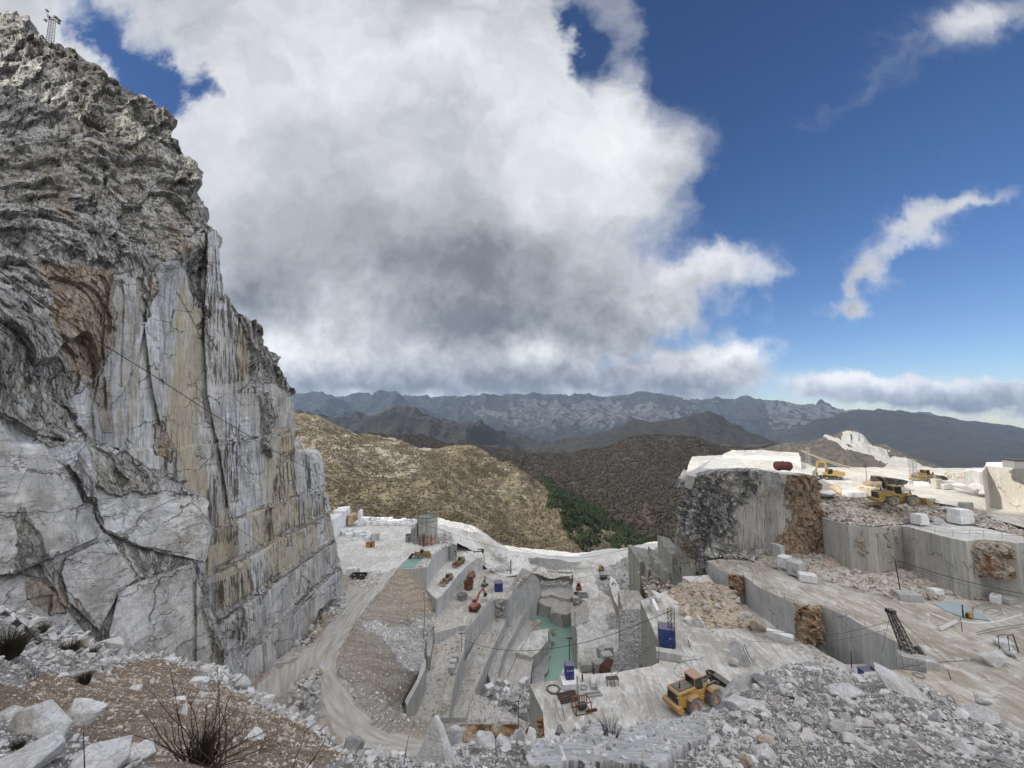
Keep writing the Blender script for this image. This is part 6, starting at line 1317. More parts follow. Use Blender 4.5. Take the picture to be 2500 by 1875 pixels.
def excavator(loc, yaw, label, paint, turn=0., s=1., boom=((.6, 2.0), (2.6, 5.4), (5.6, 5.0)), stick=((5.6, 5.0), (7.2, 1.9)), group=None, cat='excavator', name='excavator', arm=None, tool='bucket', text=None):
    t = empty(name, loc, yaw, label, cat, group); t.scale = (s, s, s); arm = arm or paint
    for y in (-1.25, 1.25):
        tr = MB().prism([(-2.3, .25), (-2.1, .05), (2.1, .05), (2.35, .25), (2.4, .6), (2.1, .92), (-2.1, .92), (-2.4, .6)], y-.3, y+.3).build('track', DKM, t, .03)
        sh = MB()
        for k in range(16): sh.box((-2.1 + k*.28, y, .95), (.16, .62, .05)); sh.box((-2.1 + k*.28, y, .03), (.16, .62, .05))
        sh.build('track_shoes', DKM, tr)
        wl = MB()
        for x in (-2., 2., -1., 0., 1.): wl.tube([(x, y-.33, .48), (x, y+.33, .48)], .33 if abs(x) > 1.5 else .14, 12)
        wl.build('track_wheels', TYRE, tr)
    MB().box((0, 0, .75), (2.2, 1.9, .4)).build('undercarriage', DKM, t)
    MB().tube([(0, 0, .9), (0, 0, 1.15)], 1.0, 18).build('turntable', DKM, t)
    up = empty('upper_structure', (0, 0, 0), turn); up.parent = t
    hb = MB().prism([(-2.3, 1.15), (-2.3, 2.35), (-.2, 2.45), (.2, 2.0), (1.6, 1.85), (1.6, 1.15)], -1.35, 1.35).build('house', paint, up, .05)
    MB().prism([(-2.85, 1.25), (-2.95, 1.8), (-2.8, 2.35), (-2.3, 2.38), (-2.3, 1.15)], -1.38, 1.38).build('counterweight', paint, up, .06)
    MB().box((-2.93, 0, 1.8), (.06, .9, .5)).build('rear_grille', BLK, up)
    MB().box((-1.2, -.4, 2.46), (1.6, 1.2, .08)).build('engine_cover', BLK, up)
    cb = MB().prism([(.25, 1.85), (.25, 3.1), (1.45, 3.1), (1.75, 2.3), (1.7, 1.2), (.25, 1.2)], .42, 1.36).build('cab', paint, up, .04)
    MB().prism([(.35, 2.0), (.35, 3.0), (1.38, 3.0), (1.63, 2.3), (1.6, 1.6), (.9, 1.6)], 1.35, 1.38).build('window', GLASS, cb); MB().prism([(.35, 2.0), (.35, 3.0), (1.38, 3.0), (1.63, 2.3), (1.6, 1.6), (.9, 1.6)], .40, .43).build('window', GLASS, cb)
    MB().prism([(1.47, 3.0), (1.74, 2.3), (1.78, 2.3), (1.5, 3.03)], .5, 1.28).build('windscreen', GLASS, cb)
    MB().box((.85, .89, 3.15), (1.35, 1.0, .08)).build('roof', paint, cb, .02)
    def beam(pts, w0, w1, w, name, mat):
        n = len(pts); top = []; bot = []
        for i, p in enumerate(pts):
            a = Vector(pts[max(0, i-1)]); b = Vector(pts[min(n-1, i+1)]); d = (b - a).normalized(); nn = Vector((-d.y, d.x)); h = (w0 if i in (0,) else w1 if i == n-1 else max(w0, w1) * 1.5) / 2
            top.append(Vector(p) + nn * h); bot.append(Vector(p) - nn * h)
        return MB().prism([tuple(q) for q in top + bot[::-1]], -w/2, w/2).build(name, mat, up, .03)
    beam(boom, .5, .45, .5, 'boom', arm); beam(stick, .55, .32, .36, 'stick', arm)
    m = [(boom[0][0]+.5, boom[0][1]-.5), ((boom[1][0]), boom[1][1]-.4)]
    for y in (-.38, .38): MB().tube([(m[0][0], y, m[0][1]), (m[1][0], y, m[1][1])], .10, 8).build('boom_ram', GALV, up)
    b1 = boom[1]; MB().tube([(b1[0]+.2, 0, b1[1]+.45), (stick[0][0]+.1, 0, stick[0][1]+.55)], .09, 8).build('stick_ram', GALV, up)
    e = stick[1]
    if tool == 'bucket':
        MB().prism([(e[0]-.1, e[1]+.1), (e[0]+.35, e[1]-.1), (e[0]+.3, e[1]-.7), (e[0]-.1, e[1]-1.15), (e[0]-.9, e[1]-1.05), (e[0]-.85, e[1]-.95), (e[0]-.2, e[1]-1.0), (e[0]+.1, e[1]-.65)], -.65, .65).build('bucket', DKM, up)
    else:
        MB().tube([(e[0], 0, e[1]+.3), (e[0]+.15, 0, e[1]-1.6)], .16, 8, .07).build('hammer', DKM, up)
    if text: lettering(text, .42, BLK, up, (-1.2, -1.37, 1.9), (math.pi/2, 0, 0))
    return t
def dumper(loc, yaw, label, paint, bedmat, s=1., group=None):
    t = empty('dump_truck', loc, yaw, label, 'dump truck', group); t.scale = (s, s, s)
    for x in (-2.6, -1.0, 2.4):
        for y in (-1.2, 1.2): wheel(t, x, y, .85, .65, paint, False)
    MB().box((0, 0, 1.2), (7.4, .9, .4)).build('chassis', DKM, t)
    MB().prism([(-4.1, 1.9), (-4.3, 2.5), (-3.9, 2.7), (.9, 3.3), (1.1, 3.1), (.6, 1.6), (-3.2, 1.5)], -1.5, 1.5).build('dump_bed', bedmat, t, .05)
    MB().prism([(1.3, 1.3), (1.3, 2.2), (3.4, 2.0), (4.2, 1.7), (4.2, 1.1)], -1.1, 1.1).build('hood', paint, t, .05)
    c = MB().prism([(1.25, 2.1), (1.3, 3.4), (2.4, 3.4), (2.75, 2.1)], -.7, .7).build('cab', BLK, t, .03)
    MB().box((1.85, 0, 3.45), (1.3, 1.6, .1)).build('roof', paint, c)
    return t
def lattice(loc, h, w0, w1, bays, label, cat='lattice mast', name='lattice_mast', mat=BLK, r=.05, tip=(0, 0), group=None, extra=None, yaw=.4):
    t = empty(name, loc, 0, label, cat, group)
    def pt(k, c):
        f = k / bays; w = (w0 + (w1 - w0) * f) / 2; a = yaw + math.pi/4 + c*math.pi/2; return Vector((math.cos(a)*w*1.41 + tip[0]*f, math.sin(a)*w*1.41 + tip[1]*f, h*f))
    for c in range(4): MB().tube([pt(0, c), pt(bays, c)], r, 5).build('leg', mat, t)
    b = MB()
    for k in range(bays):
        for c in range(4):
            b.tube([pt(k, c), pt(k+1, (c+1) % 4)], r*.6, 4); b.tube([pt(k+1, c), pt(k+1, (c+1) % 4)], r*.6, 4)
            if r > .06: b.tube([pt(k, (c+1) % 4), pt(k+1, c)], r*.6, 4)
    b.build('bracing', mat, t)
    if extra: extra(t, pt)
    return t
def pole(loc, h, label, mat=DKM, r=.1, arm=0., name='pole', cat='pole', lean=(0, 0), lamp=False):
    t = empty(name, loc, 0, label, cat); MB().tube([(0, 0, 0), (lean[0], lean[1], h)], r, 7, r*.8).build('post', mat, t)
    if arm: MB().box((lean[0], lean[1], h-.15), (arm, .14, .16)).build('crossarm', mat, t)
    if lamp: MB().box((lean[0]-.3, lean[1], h-.9), (.7, .4, .5)).build('lamp_head', mat, t)
    return t
def cable(pix, d0, d1, label, r=.035, mat=CAB, name='cable', cat='cable'):
    pp = np.array(pix, float); L = np.r_[0, np.cumsum(np.hypot(*np.diff(pp, axis=0).T))]; n = max(12, int(L[-1] / 14)); tt = np.linspace(0, L[-1], n)
    # smooth through the given points
    X = np.interp(tt, L, pp[:, 0]); Y = np.interp(tt, L, pp[:, 1])
    for _ in range(6 if len(pix) > 2 else 0):
        X[1:-1] = (X[:-2] + 2*X[1:-1] + X[2:]) / 4; Y[1:-1] = (Y[:-2] + 2*Y[1:-1] + Y[2:]) / 4
    D = 1 / (1/d0 + (1/d1 - 1/d0) * tt / L[-1]); W = [Vector(atd(a, b, d)) for a, b, d in zip(X, Y, D)]; o = W[0].copy()
    V, Fc = tubes([([w - o for w in W], r, r)], 5); ob = raw(name, V, Fc, mat); ob.location = o; return tag(ob, label, cat)
def hose(pix, z, label, r=.05, mat=HOSE, name='hose', cat='hose', lift=.06):
    pts = [PZ(a, b, z) + Vector((0, 0, lift)) for a, b in pix]; n = len(pts); P_ = []
    for i in range(n-1):
        p0, p1, p2, p3 = pts[max(0, i-1)], pts[i], pts[i+1], pts[min(n-1, i+2)]
        for k in range(8):
            t = k/8.; P_.append(.5*((2*p1) + (p2-p0)*t + (2*p0-5*p1+4*p2-p3)*t*t + (3*p1-p0-3*p2+p3)*t**3))
    P_.append(pts[-1]); o = P_[0].copy(); V, Fc = tubes([([p - o for p in P_], r, r)], 5); ob = raw(name, V, Fc, mat); ob.location = o; return tag(ob, label, cat)
def coil(c, R0, label, turns=4, r=.05, mat=CAB, ell=1.):
    P_ = [Vector((math.cos(a)*(R0 - .06*a*R0/turns*.5 + .04*math.sin(3*a)), math.sin(a)*(R0*ell - .05*a*R0/turns*.5), .06 + .02*a/6.28)) for a in np.linspace(0, 6.283*turns, 30*turns)]
    V, Fc = tubes([(P_, r, r)], 5); ob = raw('hose_coil', V, Fc, mat); ob.location = c; return tag(ob, label, 'hose coil')
def railing(pix, z, label, h=1.15, r=.028, mat=GALV, zs=None, group=None, inset=0.):
    W = [PZ(a, b, z if zs is None else zs[i]) for i, (a, b) in enumerate(pix)]; t = empty('railing', W[0], 0, label, 'railing', group); o = W[0]
    for w in W: MB().tube([w - o - Vector((0, 0, .05)), w - o + Vector((0, 0, h))], r*1.2, 5).build('post', mat, t)
    for k, hh in enumerate((h, h*.52)):
        m = MB()
        for a, b in zip(W[:-1], W[1:]): m.tube([a - o + Vector((0, 0, hh)), b - o + Vector((0, 0, hh))], r, 5)
        m.build('rail', mat, t)
    return t
def genset(loc, dims, yaw, label, mat=BLUE):
    t = empty('generator_cabinet', loc, yaw, label, 'generator'); x, y, z = dims
    b = MB().box((0, 0, z/2 + .12), (x, y, z)).build('cabinet', mat, t, .03); MB().box((0, 0, z + .14), (x*1.04, y*1.04, .08)).build('lid', mat, t)
    MB().box((0, 0, .06), (x*.96, y*.96, .12)).build('skid', DKM, t)
    for sx in (-.25, .25): MB().box((sx*x, -y/2 - .015, z*.55), (x*.42, .03, z*.75)).build('door', mat, b)
    return t
def rockface(a, b, z0, z1, mat, label=None, amp=.7, name='broken_rock', out=.25, seed=0, sc=1.2, ragged=.25, kind='structure'):
    """a patch of broken rock on a wall: a,b top corners (px,py) at height z0, reaching down to z1"""
    A_ = PZ(a[0], a[1], z0); B_ = PZ(b[0], b[1], z0); L = (B_ - A_).length; H = z0 - z1; n = max(14, int(L / .16)); m = max(14, int(H / .16)); n, m = min(n, 120), min(m, 90)
    u = np.linspace(0, 1, n)[None, :]; v = np.linspace(0, 1, m)[:, None]; d = (B_ - A_); nr = Vector((d.y, -d.x, 0)).normalized()
    if nr.dot(-A_) < 0: nr = -nr
    P = np.stack([A_.x + d.x*u + 0*v, A_.y + d.y*u + 0*v, z0 - H*v + 0*u], -1); w = np.minimum(1, np.minimum(u, 1-u) * 7 + 0*v) * np.minimum(1, (1 - v) * 6 + .4) * np.minimum(1, v*10+.3)
    hw = H / L; eg = np.minimum(np.minimum(u, 1-u) + 0*v, np.minimum(1 - v + .2, v + .1) * hw + 0*u) + fbm(P / (L * .16) + seed, 3, 3) * .10 - .06; w = np.clip(eg * 14, 0, 1)
    q = P / sc + seed; ww = np.stack([fbm(q, 3, 1), fbm(q, 3, 2), fbm(q, 3, 3)], -1) * .4
    f = (facet(q + ww, seed) * .7 + facet(q * 2.3 + ww, seed+1) * .35 + fbm(q*3, 3, 5)*.12) * amp
    dd = (out + f + amp*.3) * w - .5 * (1 - w)
    P = P + np.array(nr)[None, None] * dd[..., None]
    o = gridobj(name, P, mat, smooth=False, flip=False); tag(o, kind=kind); 
    if label: o['label'] = label
    return o
# ================================================================ things in the quarry
ZL = -37.
OCH = m_boulder('ochre_rock', (.30, .19, .10), (.46, .38, .29), (.22, .115, .045), .9)
OCG = m_boulder('ochre_grey_rock', (.30, .25, .19), (.48, .45, .40), (.26, .15, .07), .8)
def yaw_to(a, b, z):
    p, q = PZ(a[0], a[1], z), PZ(b[0], b[1], z); return math.atan2(q.y - p.y, q.x - p.x)
# the yellow loader in the foreground yard
loader(PZ(1700, 1717, ZL), R(24), 'big yellow wheel loader with a dark raised bucket parked in the near yard', YEL, PINK, BLK, .8, .5, 1.0, 'KOMATSU', PINK)
# loaders and machines on the sunlit plateau
loader(PZ(2190, 1232, -18.2) + Vector((0, 0, .0)), R(-4), 'yellow wheel loader side-on at the edge of the sunlit plateau', YEL2, m_paint('tan_rim', (.42, .33, .18), .3), YEL2, .1, .2, 1.05)
dumper(PZ(2160, 1196, -18), R(172), 'dusty dump truck with a dark bed behind the plateau loader', m_paint('dusty_rust', (.40, .28, .18), .6), BLK, 1.0)
loader(PZ(2262, 1178, -18), R(10), 'dark yellow wheel loader far back among the plateau stones', YEL2, m_paint('dark_rim', (.2, .15, .1), .3), BLK, .6, .3, .95)
excavator(PZ(2030, 1170, -18), R(170), 'yellow excavator with folded arm on the plateau beside the rock tower', m_paint('sandy_yellow', (.40, .25, .06), .35), R(0), 1.0, ((.6, 2.0), (1.6, 4.9), (3.4, 5.0)), ((3.4, 5.0), (3.9, 1.9)))
excavator(PZ(1160, 1488, -71), R(75), 'red excavator reaching into the pit bench', RED, R(-8), 1., ((.6, 2.0), (3.0, 4.6), (6.0, 5.2)), ((6.0, 5.2), (8.2, 2.6)))
loader(PZ(1028, 1362, -57), R(180), 'rusty yellow loader parked beside the green pool below the tank', YEL2, m_paint('pale_rim', (.45, .42, .38), .3), RUSTD, .2, .1, .9)
loader(PZ(1122, 1378, -65), R(-110), 'dull yellow loader nosing the sawn wall on the upper pit bench', YEL2, DKM, RUST, .6, .3, .85)
loader(PZ(1092, 1420, -65), R(-110), 'rusty loader with a brown bucket on the upper pit bench', m_paint('rusty_yellow', (.30, .19, .06), .5), DKM, RUST, .1, .1, .8, bmat=m_paint('tan_bucket', (.33, .26, .19), .4))
dumper(PZ(1152, 1412, -71), R(80), 'rusty brown dump truck in the notch between the sawn walls', RUST, RUST, .72)
excavator(PZ(1183, 1430, -71), R(60), 'small dark drilling machine behind the red excavator', m_paint('drill_grey', (.16, .13, .09), .5), R(20), .62, ((.6, 2.0), (1.0, 4.2), (1.2, 6.0)), ((1.2, 6.0), (2.4, 3.0)), cat='drilling rig', name='drilling_rig', tool='hammer')
excavator(PZ(1468, 1394, -72.6), R(-100), 'small yellow excavator at the head of the centre road', YEL2, 0., .78, ((.6, 2.0), (1.6, 4.0), (2.8, 3.6)), ((2.8, 3.6), (3.4, 1.4)))
def small_machine(loc, yaw, label, mat, s):
    t = empty('compact_machine', loc, yaw, label, 'compact machine'); t.scale = (s, s, s)
    MB().box((0, 0, .7), (2.6, 1.3, .7)).build('body', mat, t, .05)
    for y in (-.75, .75): MB().prism([(-1.3, .1), (1.3, .1), (1.45, .35), (1.2, .62), (-1.2, .62), (-1.45, .35)], y-.18, y+.18).build('track', DKM, t, .03)
    c = MB().box((-.3, 0, 1.6), (1.2, 1.1, 1.1)).build('cab', BLK, t, .04); MB().box((-.3, 0, 2.2), (1.4, 1.25, .1)).build('roof', mat, c)
    MB().tube([(1.2, 0, 1.0), (2.2, 0, 1.7), (2.9, 0, .6)], .12, 6).build('arm', mat, t); return t
small_machine(PZ(1413, 1438, -73.5), R(80), 'little red compact machine on the centre road', RED, 1.25)
# blue generators
genset(PZ(1217, 1441, -71), (3.2, 3.4, 3.2), R(8), 'blue generator cabinet standing on the far pit bench')
g1 = genset(PZ(1390, 1668, ZL) + Vector((0, 0, .75)), (1.15, 1.15, 1.7), R(6), 'small blue generator on a white stone plinth at the yard edge')
block(PZ(1392, 1674, ZL), (2.4, 1.8, .75), R(4), 'pale stone plinth under the small blue generator', CUT_W, 3)
for k in range(4): MB().box((-.36 + k*.24, -.62, 1.25), (.09, .02, .16)).build('vent', WHT, g1)
g2 = genset(PZ(1627, 1572, -36.6), (2.3, 2.4, 2.6), R(-14), 'large blue generator cabinet behind the black lattice mast'); lettering('X', .4, WHT, g2, (.45, -1.26, 1.5), (math.pi/2, 0, 0)); lettering(':', .4, WHT, g2, (.85, -1.26, 1.5), (math.pi/2, 0, 0))
t_ = genset(PZ(2126, 1662, -36.9) + Vector((0, 0, 0)), (2.4, 1.5, 1.3), R(5), 'dark blue machine cabinet half hidden behind the rubble crest'); MB().box((.5, 0, 1.6), (.5, .4, .4)).build('motor', BLK, t_)
lattice(PZ(1641, 1582, -36.8), 6.0, .72, .72, 8, 'black lattice mast standing before the large blue generator', r=.05)
def derrick_extra(t, pt):
    for e in ((-3.2, -2.2), (3.4, 2.0), (3.6, -1.2), (-2.8, 1.2)): MB().tube([Vector((tipx, tipy, 5.6)), Vector((e[0], e[1], .0))], .025, 4).build('guy_rope', CAB, t)
    MB().box((.2, 0, .12), (2.6, 1.4, .24)).build('base', DKM, t); MB().box((tipx, tipy, 5.7), (.8, .8, .5)).build('head', BLK, t); MB().tube([(1.6, 0, .3), (1.6, .9, .9)], .3, 8).build('winch_drum', DKM, t)
tipx, tipy = -1.9, .4
lattice(PZ(2226, 1607, -31.4) , 5.6, 1.15, .6, 9, 'tall black leaning lattice derrick at the end of the sawn wall', cat='derrick', name='derrick', r=.065, tip=(-1.9, .4), extra=derrick_extra)
def pylon_top(t):
    MB().tube([(-1.7, 0, 7.6), (1.7, 0, 7.6)], .06, 5).build('crossarm', DKM, t); MB().tube([(0, -1.4, 7.8), (0, 1.4, 7.8)], .06, 5).build('crossarm', DKM, t)
    for (x, y, z) in ((-1.7, 0, 7.4), (1.7, 0, 7.4), (-1.0, 0, 8.3), (1.3, .2, 7.0), (0, -1.2, 8.6), (0, .8, 8.9), (.5, 0, 8.3)): MB().tube([(x, y-.2, z), (x, y+.25, z)], .34, 10, .2).build('floodlight', DKM, t)
lattice(PD(122, 104, 86) - Vector((0, 0, 1.5)), 8.0, .95, .75, 10, 'floodlight pylon on the mountain top at the upper left', cat='floodlight pylon', name='floodlight_pylon', mat=DKM, r=.045, extra=lambda t, pt: pylon_top(t))
lattice(PZ(1975, 1140, -12.7) , 4.9, .9, .6, 6, 'grey lattice pylon behind the rock tower beside the excavator', mat=GALV, r=.05, cat='pylon', name='pylon')
lattice(PZ(2228, 1176, -18), 6.2, .8, .8, 8, 'thin grey lattice mast at the back of the plateau, left of its twin', mat=GALV, r=.04)
lattice(PZ(2236, 1183, -18), 6.6, .7, .7, 8, 'thin grey lattice mast at the back of the plateau, right of its twin', mat=GALV, r=.04)
pole(PZ(2117, 1180, -18), 5.6, 'thin floodlight pole standing on the sunlit plateau', DKM, .07, 0, 'floodlight_pole', 'floodlight pole', lamp=True)
pole(PZ(1392, 1640, ZL) + Vector((0, .4, 0)), 4.6, 'black T-shaped pole rising behind the small blue generator', BLK, .085, .9)
pole(PZ(1127, 1590, -71.2), 5.3, 'dark T-shaped pole standing on the wall ridge of the pit', DKM, .12, 2.0)
pole(PZ(1404, 1533, -73.4), 5.5, 'thin pole on the bend of the centre road above the pit', DKM, .1)
pole(PZ(1266, 1772, -45.6), 3.6, 'thin black pole below the corner of the near yard', BLK, .06, .3)
pole(PZ(1247, 1402, -70.6), 6.4, 'dark post at the bend of the far quarry road', DKM, .28)
pole(PZ(1182, 1390, -71), 6.0, 'dark pole at the end of the notch in the sawn walls', DKM, .14)
pole(PZ(1547, 1358, -67), 7.5, 'thick post on the white rim left of the rock tower', DKM, .2); pole(PZ(1316, 1352, -70), 5., 'thin mast on the white rim in front of the brown hill', GALV, .06)
pole(PZ(1034, 1452, -69.), 9., 'hanging black line post on the gravel slope', CAB, .05)
pole(PZ(2200, 1453, -31.3), 6.2, 'leaning black mast in the middle of the beige terrace', BLK, .09, lean=(-.6, 0)); pole(PZ(2335, 1426, -30.8), 2.8, 'rusty prop post leaning at the foot of the brown-veined wall', RUST, .08, lean=(.5, 0))
pole(PZ(2080, 1635, ZL), 2.6, 'short black post at the foot of the long sawn wall', BLK, .07); pole(PZ(2166, 1614, ZL), 4.2, 'rusty drill rod standing against the long sawn wall', RUST, .08, lean=(-.3, 0)); pole(PZ(2194, 1608, ZL), 3.9, 'dark drill rod beside the lattice derrick', BLK, .09, lean=(-.5, 0))
pole(PZ(2352, 1507, -31.4), 1.9, 'black conical drill post by the shallow blue pool', BLK, .1); pole(PZ(2322, 1660, -31.6), 1.2, 'short tilted rod standing alone on the beige yard', BLK, .05, lean=(-.3, 0))
pole(PZ(1685, 1582, -36.8), 1.3, 'short dark rod standing in the hoses of the yard', BLK, .06, lean=(-.3, 0)); pole(PZ(1422, 1662, ZL), .9, 'small black bollard left of the white pump', BLK, .12)
pole(PZ(1112, 1358, -62), 3.0, 'two-lamp post at the corner of the tank terrace', BLK, .12, lamp=True)
pole(PZ(1925, 1098, -10.8) , 1.3, 'thin survey rod on the rock tower top', GALV, .04)
# small items in the near yard
coil(PZ(1351, 1684, ZL), .95, 'coil of thick black hose on the white edge of the yard', 4, .055); coil(PZ(1424, 1680, ZL), .5, 'small coil of grey hose left of the white pump', 3, .03, HOSE); coil(PZ(1392, 1692, ZL), .6, 'thin wire coil beside the stone plinth', 2, .02, HOSE)
hose([(1365,1697),(1372,1725),(1380,1760),(1384,1790)], ZL, 'black hose trailing from the coil toward the viewer'); hose([(1352,1705),(1362,1740),(1372,1762)], ZL, 'thin hose lying beside the trailing black one', .03)
def pump(loc):
    t = empty('pump_unit', loc, R(80), 'white tank-like pump unit on the near yard', 'pump'); MB().prism([(-.9, .2), (-.9, .8), (-.6, 1.05), (.5, 1.05), (.9, .8), (.9, .2)], -.45, .45).build('housing', WHT, t, .05); MB().box((0, 0, .12), (2.1, 1.0, .14)).build('skid', GALV, t)
    MB().tube([(1.0, 0, .9), (1.0, 0, 1.7)], .2, 8).build('drum', DKM, t); MB().tube([(-1., -.3, .3), (-1., -.3, 1.4)], .06, 6).build('pipe', GALV, t)
pump(PZ(1450, 1672, ZL))
def forkframe(loc):
    t = empty('fork_frame', loc, R(5), 'rusty open steel frame lying on the yard left of the loader', 'steel frame'); m = MB()
    for y in (-.3, .3):
        m.tube([(-.8, y, .9), (.8, y, .9)], .06, 5)
        for x in (-.8, -.25, .25, .8): m.tube([(x, y, 0), (x, y, .9)], .05, 5)
    m.build('frame', RUST, t); MB().box((0, 0, .92), (1.7, .7, .08)).build('deck', DKM, t)
forkframe(PZ(1495, 1672, ZL))
def channel(px, py, k, lab): block(PZ(px, py, ZL), (2.1, .28, .22), R(10), lab, GALV, k, 'steel channel', None, 'steel_channel')
channel(1447, 1693, 1, 'upper pale steel channel lying right of the rusty racks'); channel(1452, 1700, 2, 'lower pale steel channel lying right of the rusty racks')
def racks(loc):
    t = empty('pipe_rack', loc, R(12), 'stack of dark rusty drill pipes and grids on the yard', 'pipe rack')
    for k in range(7):
        m = MB().tube([(-1.3, -.3 + k*.28, .15 + (k % 3)*.05), (1.3, -.2 + k*.28, .2 + (k % 3)*.05)], .09, 6).build('pipe', RUSTD if k % 2 else DKM, t)
    return t
racks(PZ(1390, 1712, ZL))
def cage(loc):
    t = empty('winch_frame', loc, R(14), 'rusty brown winch frame with drum and pale mast on the near yard', 'winch'); m = MB()
    for x in (-1.0, 1.0):
        for y in (-.7, .7): m.tube([(x, y, 0), (x, y, 1.3)], .07, 5)
    for z in (.08, 1.3):
        for y in (-.7, .7): m.tube([(-1.0, y, z), (1.0, y, z)], .07, 5)
        for x in (-1.0, 1.0): m.tube([(x, -.7, z), (x, .7, z)], .07, 5)
    m.build('frame', RUST, t); MB().tube([(-.4, 0, .6), (.5, 0, .6)], .42, 12).build('drum', DKM, t)
    for k in range(6): MB().box((-.8 + k*.3, .75, 1.0), (.08, .1, .7)).build('bar', RUST, t)
    MB().box((1.2, -.4, .1), (1.4, .3, .2)).build('beam', RUSTD, t)
    MB().tube([(-.1, .8, 0), (-.15, .9, 3.6)], .13, 7).build('mast', CONC, t)
cage(PZ(1420, 1735, ZL))
def tub(loc):
    t = empty('dump_tub', loc, R(40), 'dark rust-red steel bucket lying at the pit edge of the yard', 'steel bucket')
    MB().prism([(-2.0, 0), (-2.4, 1.4), (-1.6, 2.5), (1.2, 2.9), (2.4, 1.9), (1.9, 1.75), (.9, 2.6), (-1.4, 2.2), (-2.1, 1.3), (-1.7, .25), (1.6, .2), (1.7, 0)], -1.6, 1.6).build('shell', RUSTD, t)
    MB().prism([(-2.0, 0), (-2.4, 1.4), (-1.6, 2.5), (1.2, 2.9), (2.2, 2.0), (1.7, 0)], 1.6, 1.7).build('side_plate', RUSTD, t); return t
tub(PZ(1492, 1650, -60))
hose([(1640,1600),(1668,1615),(1690,1640),(1665,1655),(1645,1640),(1660,1618),(1700,1610)], ZL, 'long grey hose looped on the yard floor left of the strapped boulder', .035)
hose([(1652,1560),(1672,1580),(1668,1600),(1690,1605),(1716,1590),(1725,1600),(1700,1612),(1692,1596),(1712,1580),(1690,1570),(1694,1548)], ZL, 'tangled grey hoses beside the black lattice mast', .03)
coil(PZ(1661, 1602, ZL), .35, 'small hose loops at the foot of the lattice mast', 3, .03, HOSE); coil(PZ(1622, 1571+8, -36.7), .4, 'wire coil lying before the large blue generator', 2, .03, HOSE)
hose([(1640,1510),(1700,1545),(1760,1578)], ZL, 'long straight pipe lying across the yard toward the boulder', .06, GALV, 'pipe', 'pipe'); hose([(1655,1508),(1715,1548),(1762,1572)], ZL, 'second straight pipe beside the long one', .04, GALV, 'pipe', 'pipe')
block(PZ(1632, 1608, ZL), (3.6, 1.2, 1.15), R(-14), 'long pale sawn block under the lattice mast', CUT_L, 8)
def strapped():
    p = PZ(1812, 1616, ZL); boulder(p + Vector((0, 0, 1.5)), (2.0, 1.5, 2.1), 61, BLD, 'big standing boulder, half tan half blue-white, in the middle of the yard', pts=[(-1,-.3,-.5),(-.9,.2,.5),(-.4,-.2,.95),(.3,.1,.8),(.95,.2,.35),(1,-.3,-.3),(.4,-.6,-.95),(-.4,-.5,-.9),(0,.7,-.7),(-.1,-.8,.1)], rot=(0, 0, 0)); boulder(PZ(1792, 1624, ZL) + Vector((0, 0, .5)), (1.1, .7, .7), 62, BLD, 'small pale stone leaning at the foot of the big standing boulder')
    cable([(1812,1576),(1818,1594),(1832,1620)], 52, 50.5, 'black strap down the front of the standing boulder', .05); cable([(1817,1574),(1824,1594),(1838,1616)], 52, 50.5, 'second black strap beside the first on the standing boulder', .05)
strapped()
def yb(px, py, z, w, h, seed, label, mat=None, dep=.8, pts=None, **k):
    p = PZ(px, py, z); s = p.y / F; return boulder(p + Vector((0, 0, h * s * .75)), (w * s, w * s * dep, h * s), seed, mat, label, pts=pts, **k)
yb(1850, 1548, ZL, 34, 22, 71, 'big tan boulder lying against the long sawn wall', BLD_T, rot=(0, .3, .3)); yb(1815, 1512, ZL, 26, 12, 72, 'flat pale slab propped above the big tan boulder', BLD)
yb(1686, 1528, ZL, 18, 14, 73, 'white angular boulder at the lower edge of the tan rubble', BLD_W); yb(1708, 1536, ZL, 15, 18, 74, 'tall white boulder beside its angular neighbour below the rubble', BLD_W); yb(1601, 1466, -35.7, 19, 14, 75, 'white square boulder at the tip of the yard terrace', BLD_W); 
yb(1680, 1500, -36.5, 26, 12, 76, 'pinkish long slab in the tan rubble pile', BLD_T); yb(1798, 1472, -36, 14, 12, 77, 'pale stone high against the wall above the tan boulder', BLD_W)
block(PZ(1905, 1566, ZL), (3.6, .8, 1.7), R(-38), 'upright white slab leaning on the long sawn wall', CUT_W, 9, tilt=(.3, 0)); block(PZ(1594, 1490, -36), (.6, 2.6, 1.8), R(8), 'narrow blue-white slab on the tip of the yard terrace', CUT_W, 10, tilt=(.5, 0))
# tan rubble pile beside the long wall
def mk5(mk, X, Y): mk[..., 0] = .75; mk[..., 2] = 0
PILE, _ = soft_loft('rubble_slope', [[(1672,1416,-33.7),(1742,1422,-33.7),(1790,1440,-33.9)],[(1636,1440,-35.2),(1720,1462,-34.6),(1806,1474,-35)],[(1600,1466,-36.8),(1660,1500,-36.6),(1740,1536,-36.6),(1812,1530,-36.6),(1850,1528,-36.8)],[(1600,1480,-37.1),(1650,1520,-37.1),(1740,1552,-37.1),(1830,1546,-37.1),(1880,1545,-37.2)]], [14, 16, 6], 60, GRAV, .3, 1.3, mk5, seed=9)
def strew(P, n, lo, hi, mat, seed, label, sel=None, a=1.8, sink=.15, tilt=.5):
    R_ = np.random.default_rng(seed); p = pickgrid(P, n, sel, R_); s = lo * (1 - R_.random(n) * (1 - (lo/hi)**a)) ** (-1/a); scatter('rubble', p, s, mat, sink=sink, tilt=tilt, label=label)
strew(PILE, 700, .18, 1.0, RUB_T, 1, 'tan and pink rubble piled against the long sawn wall')
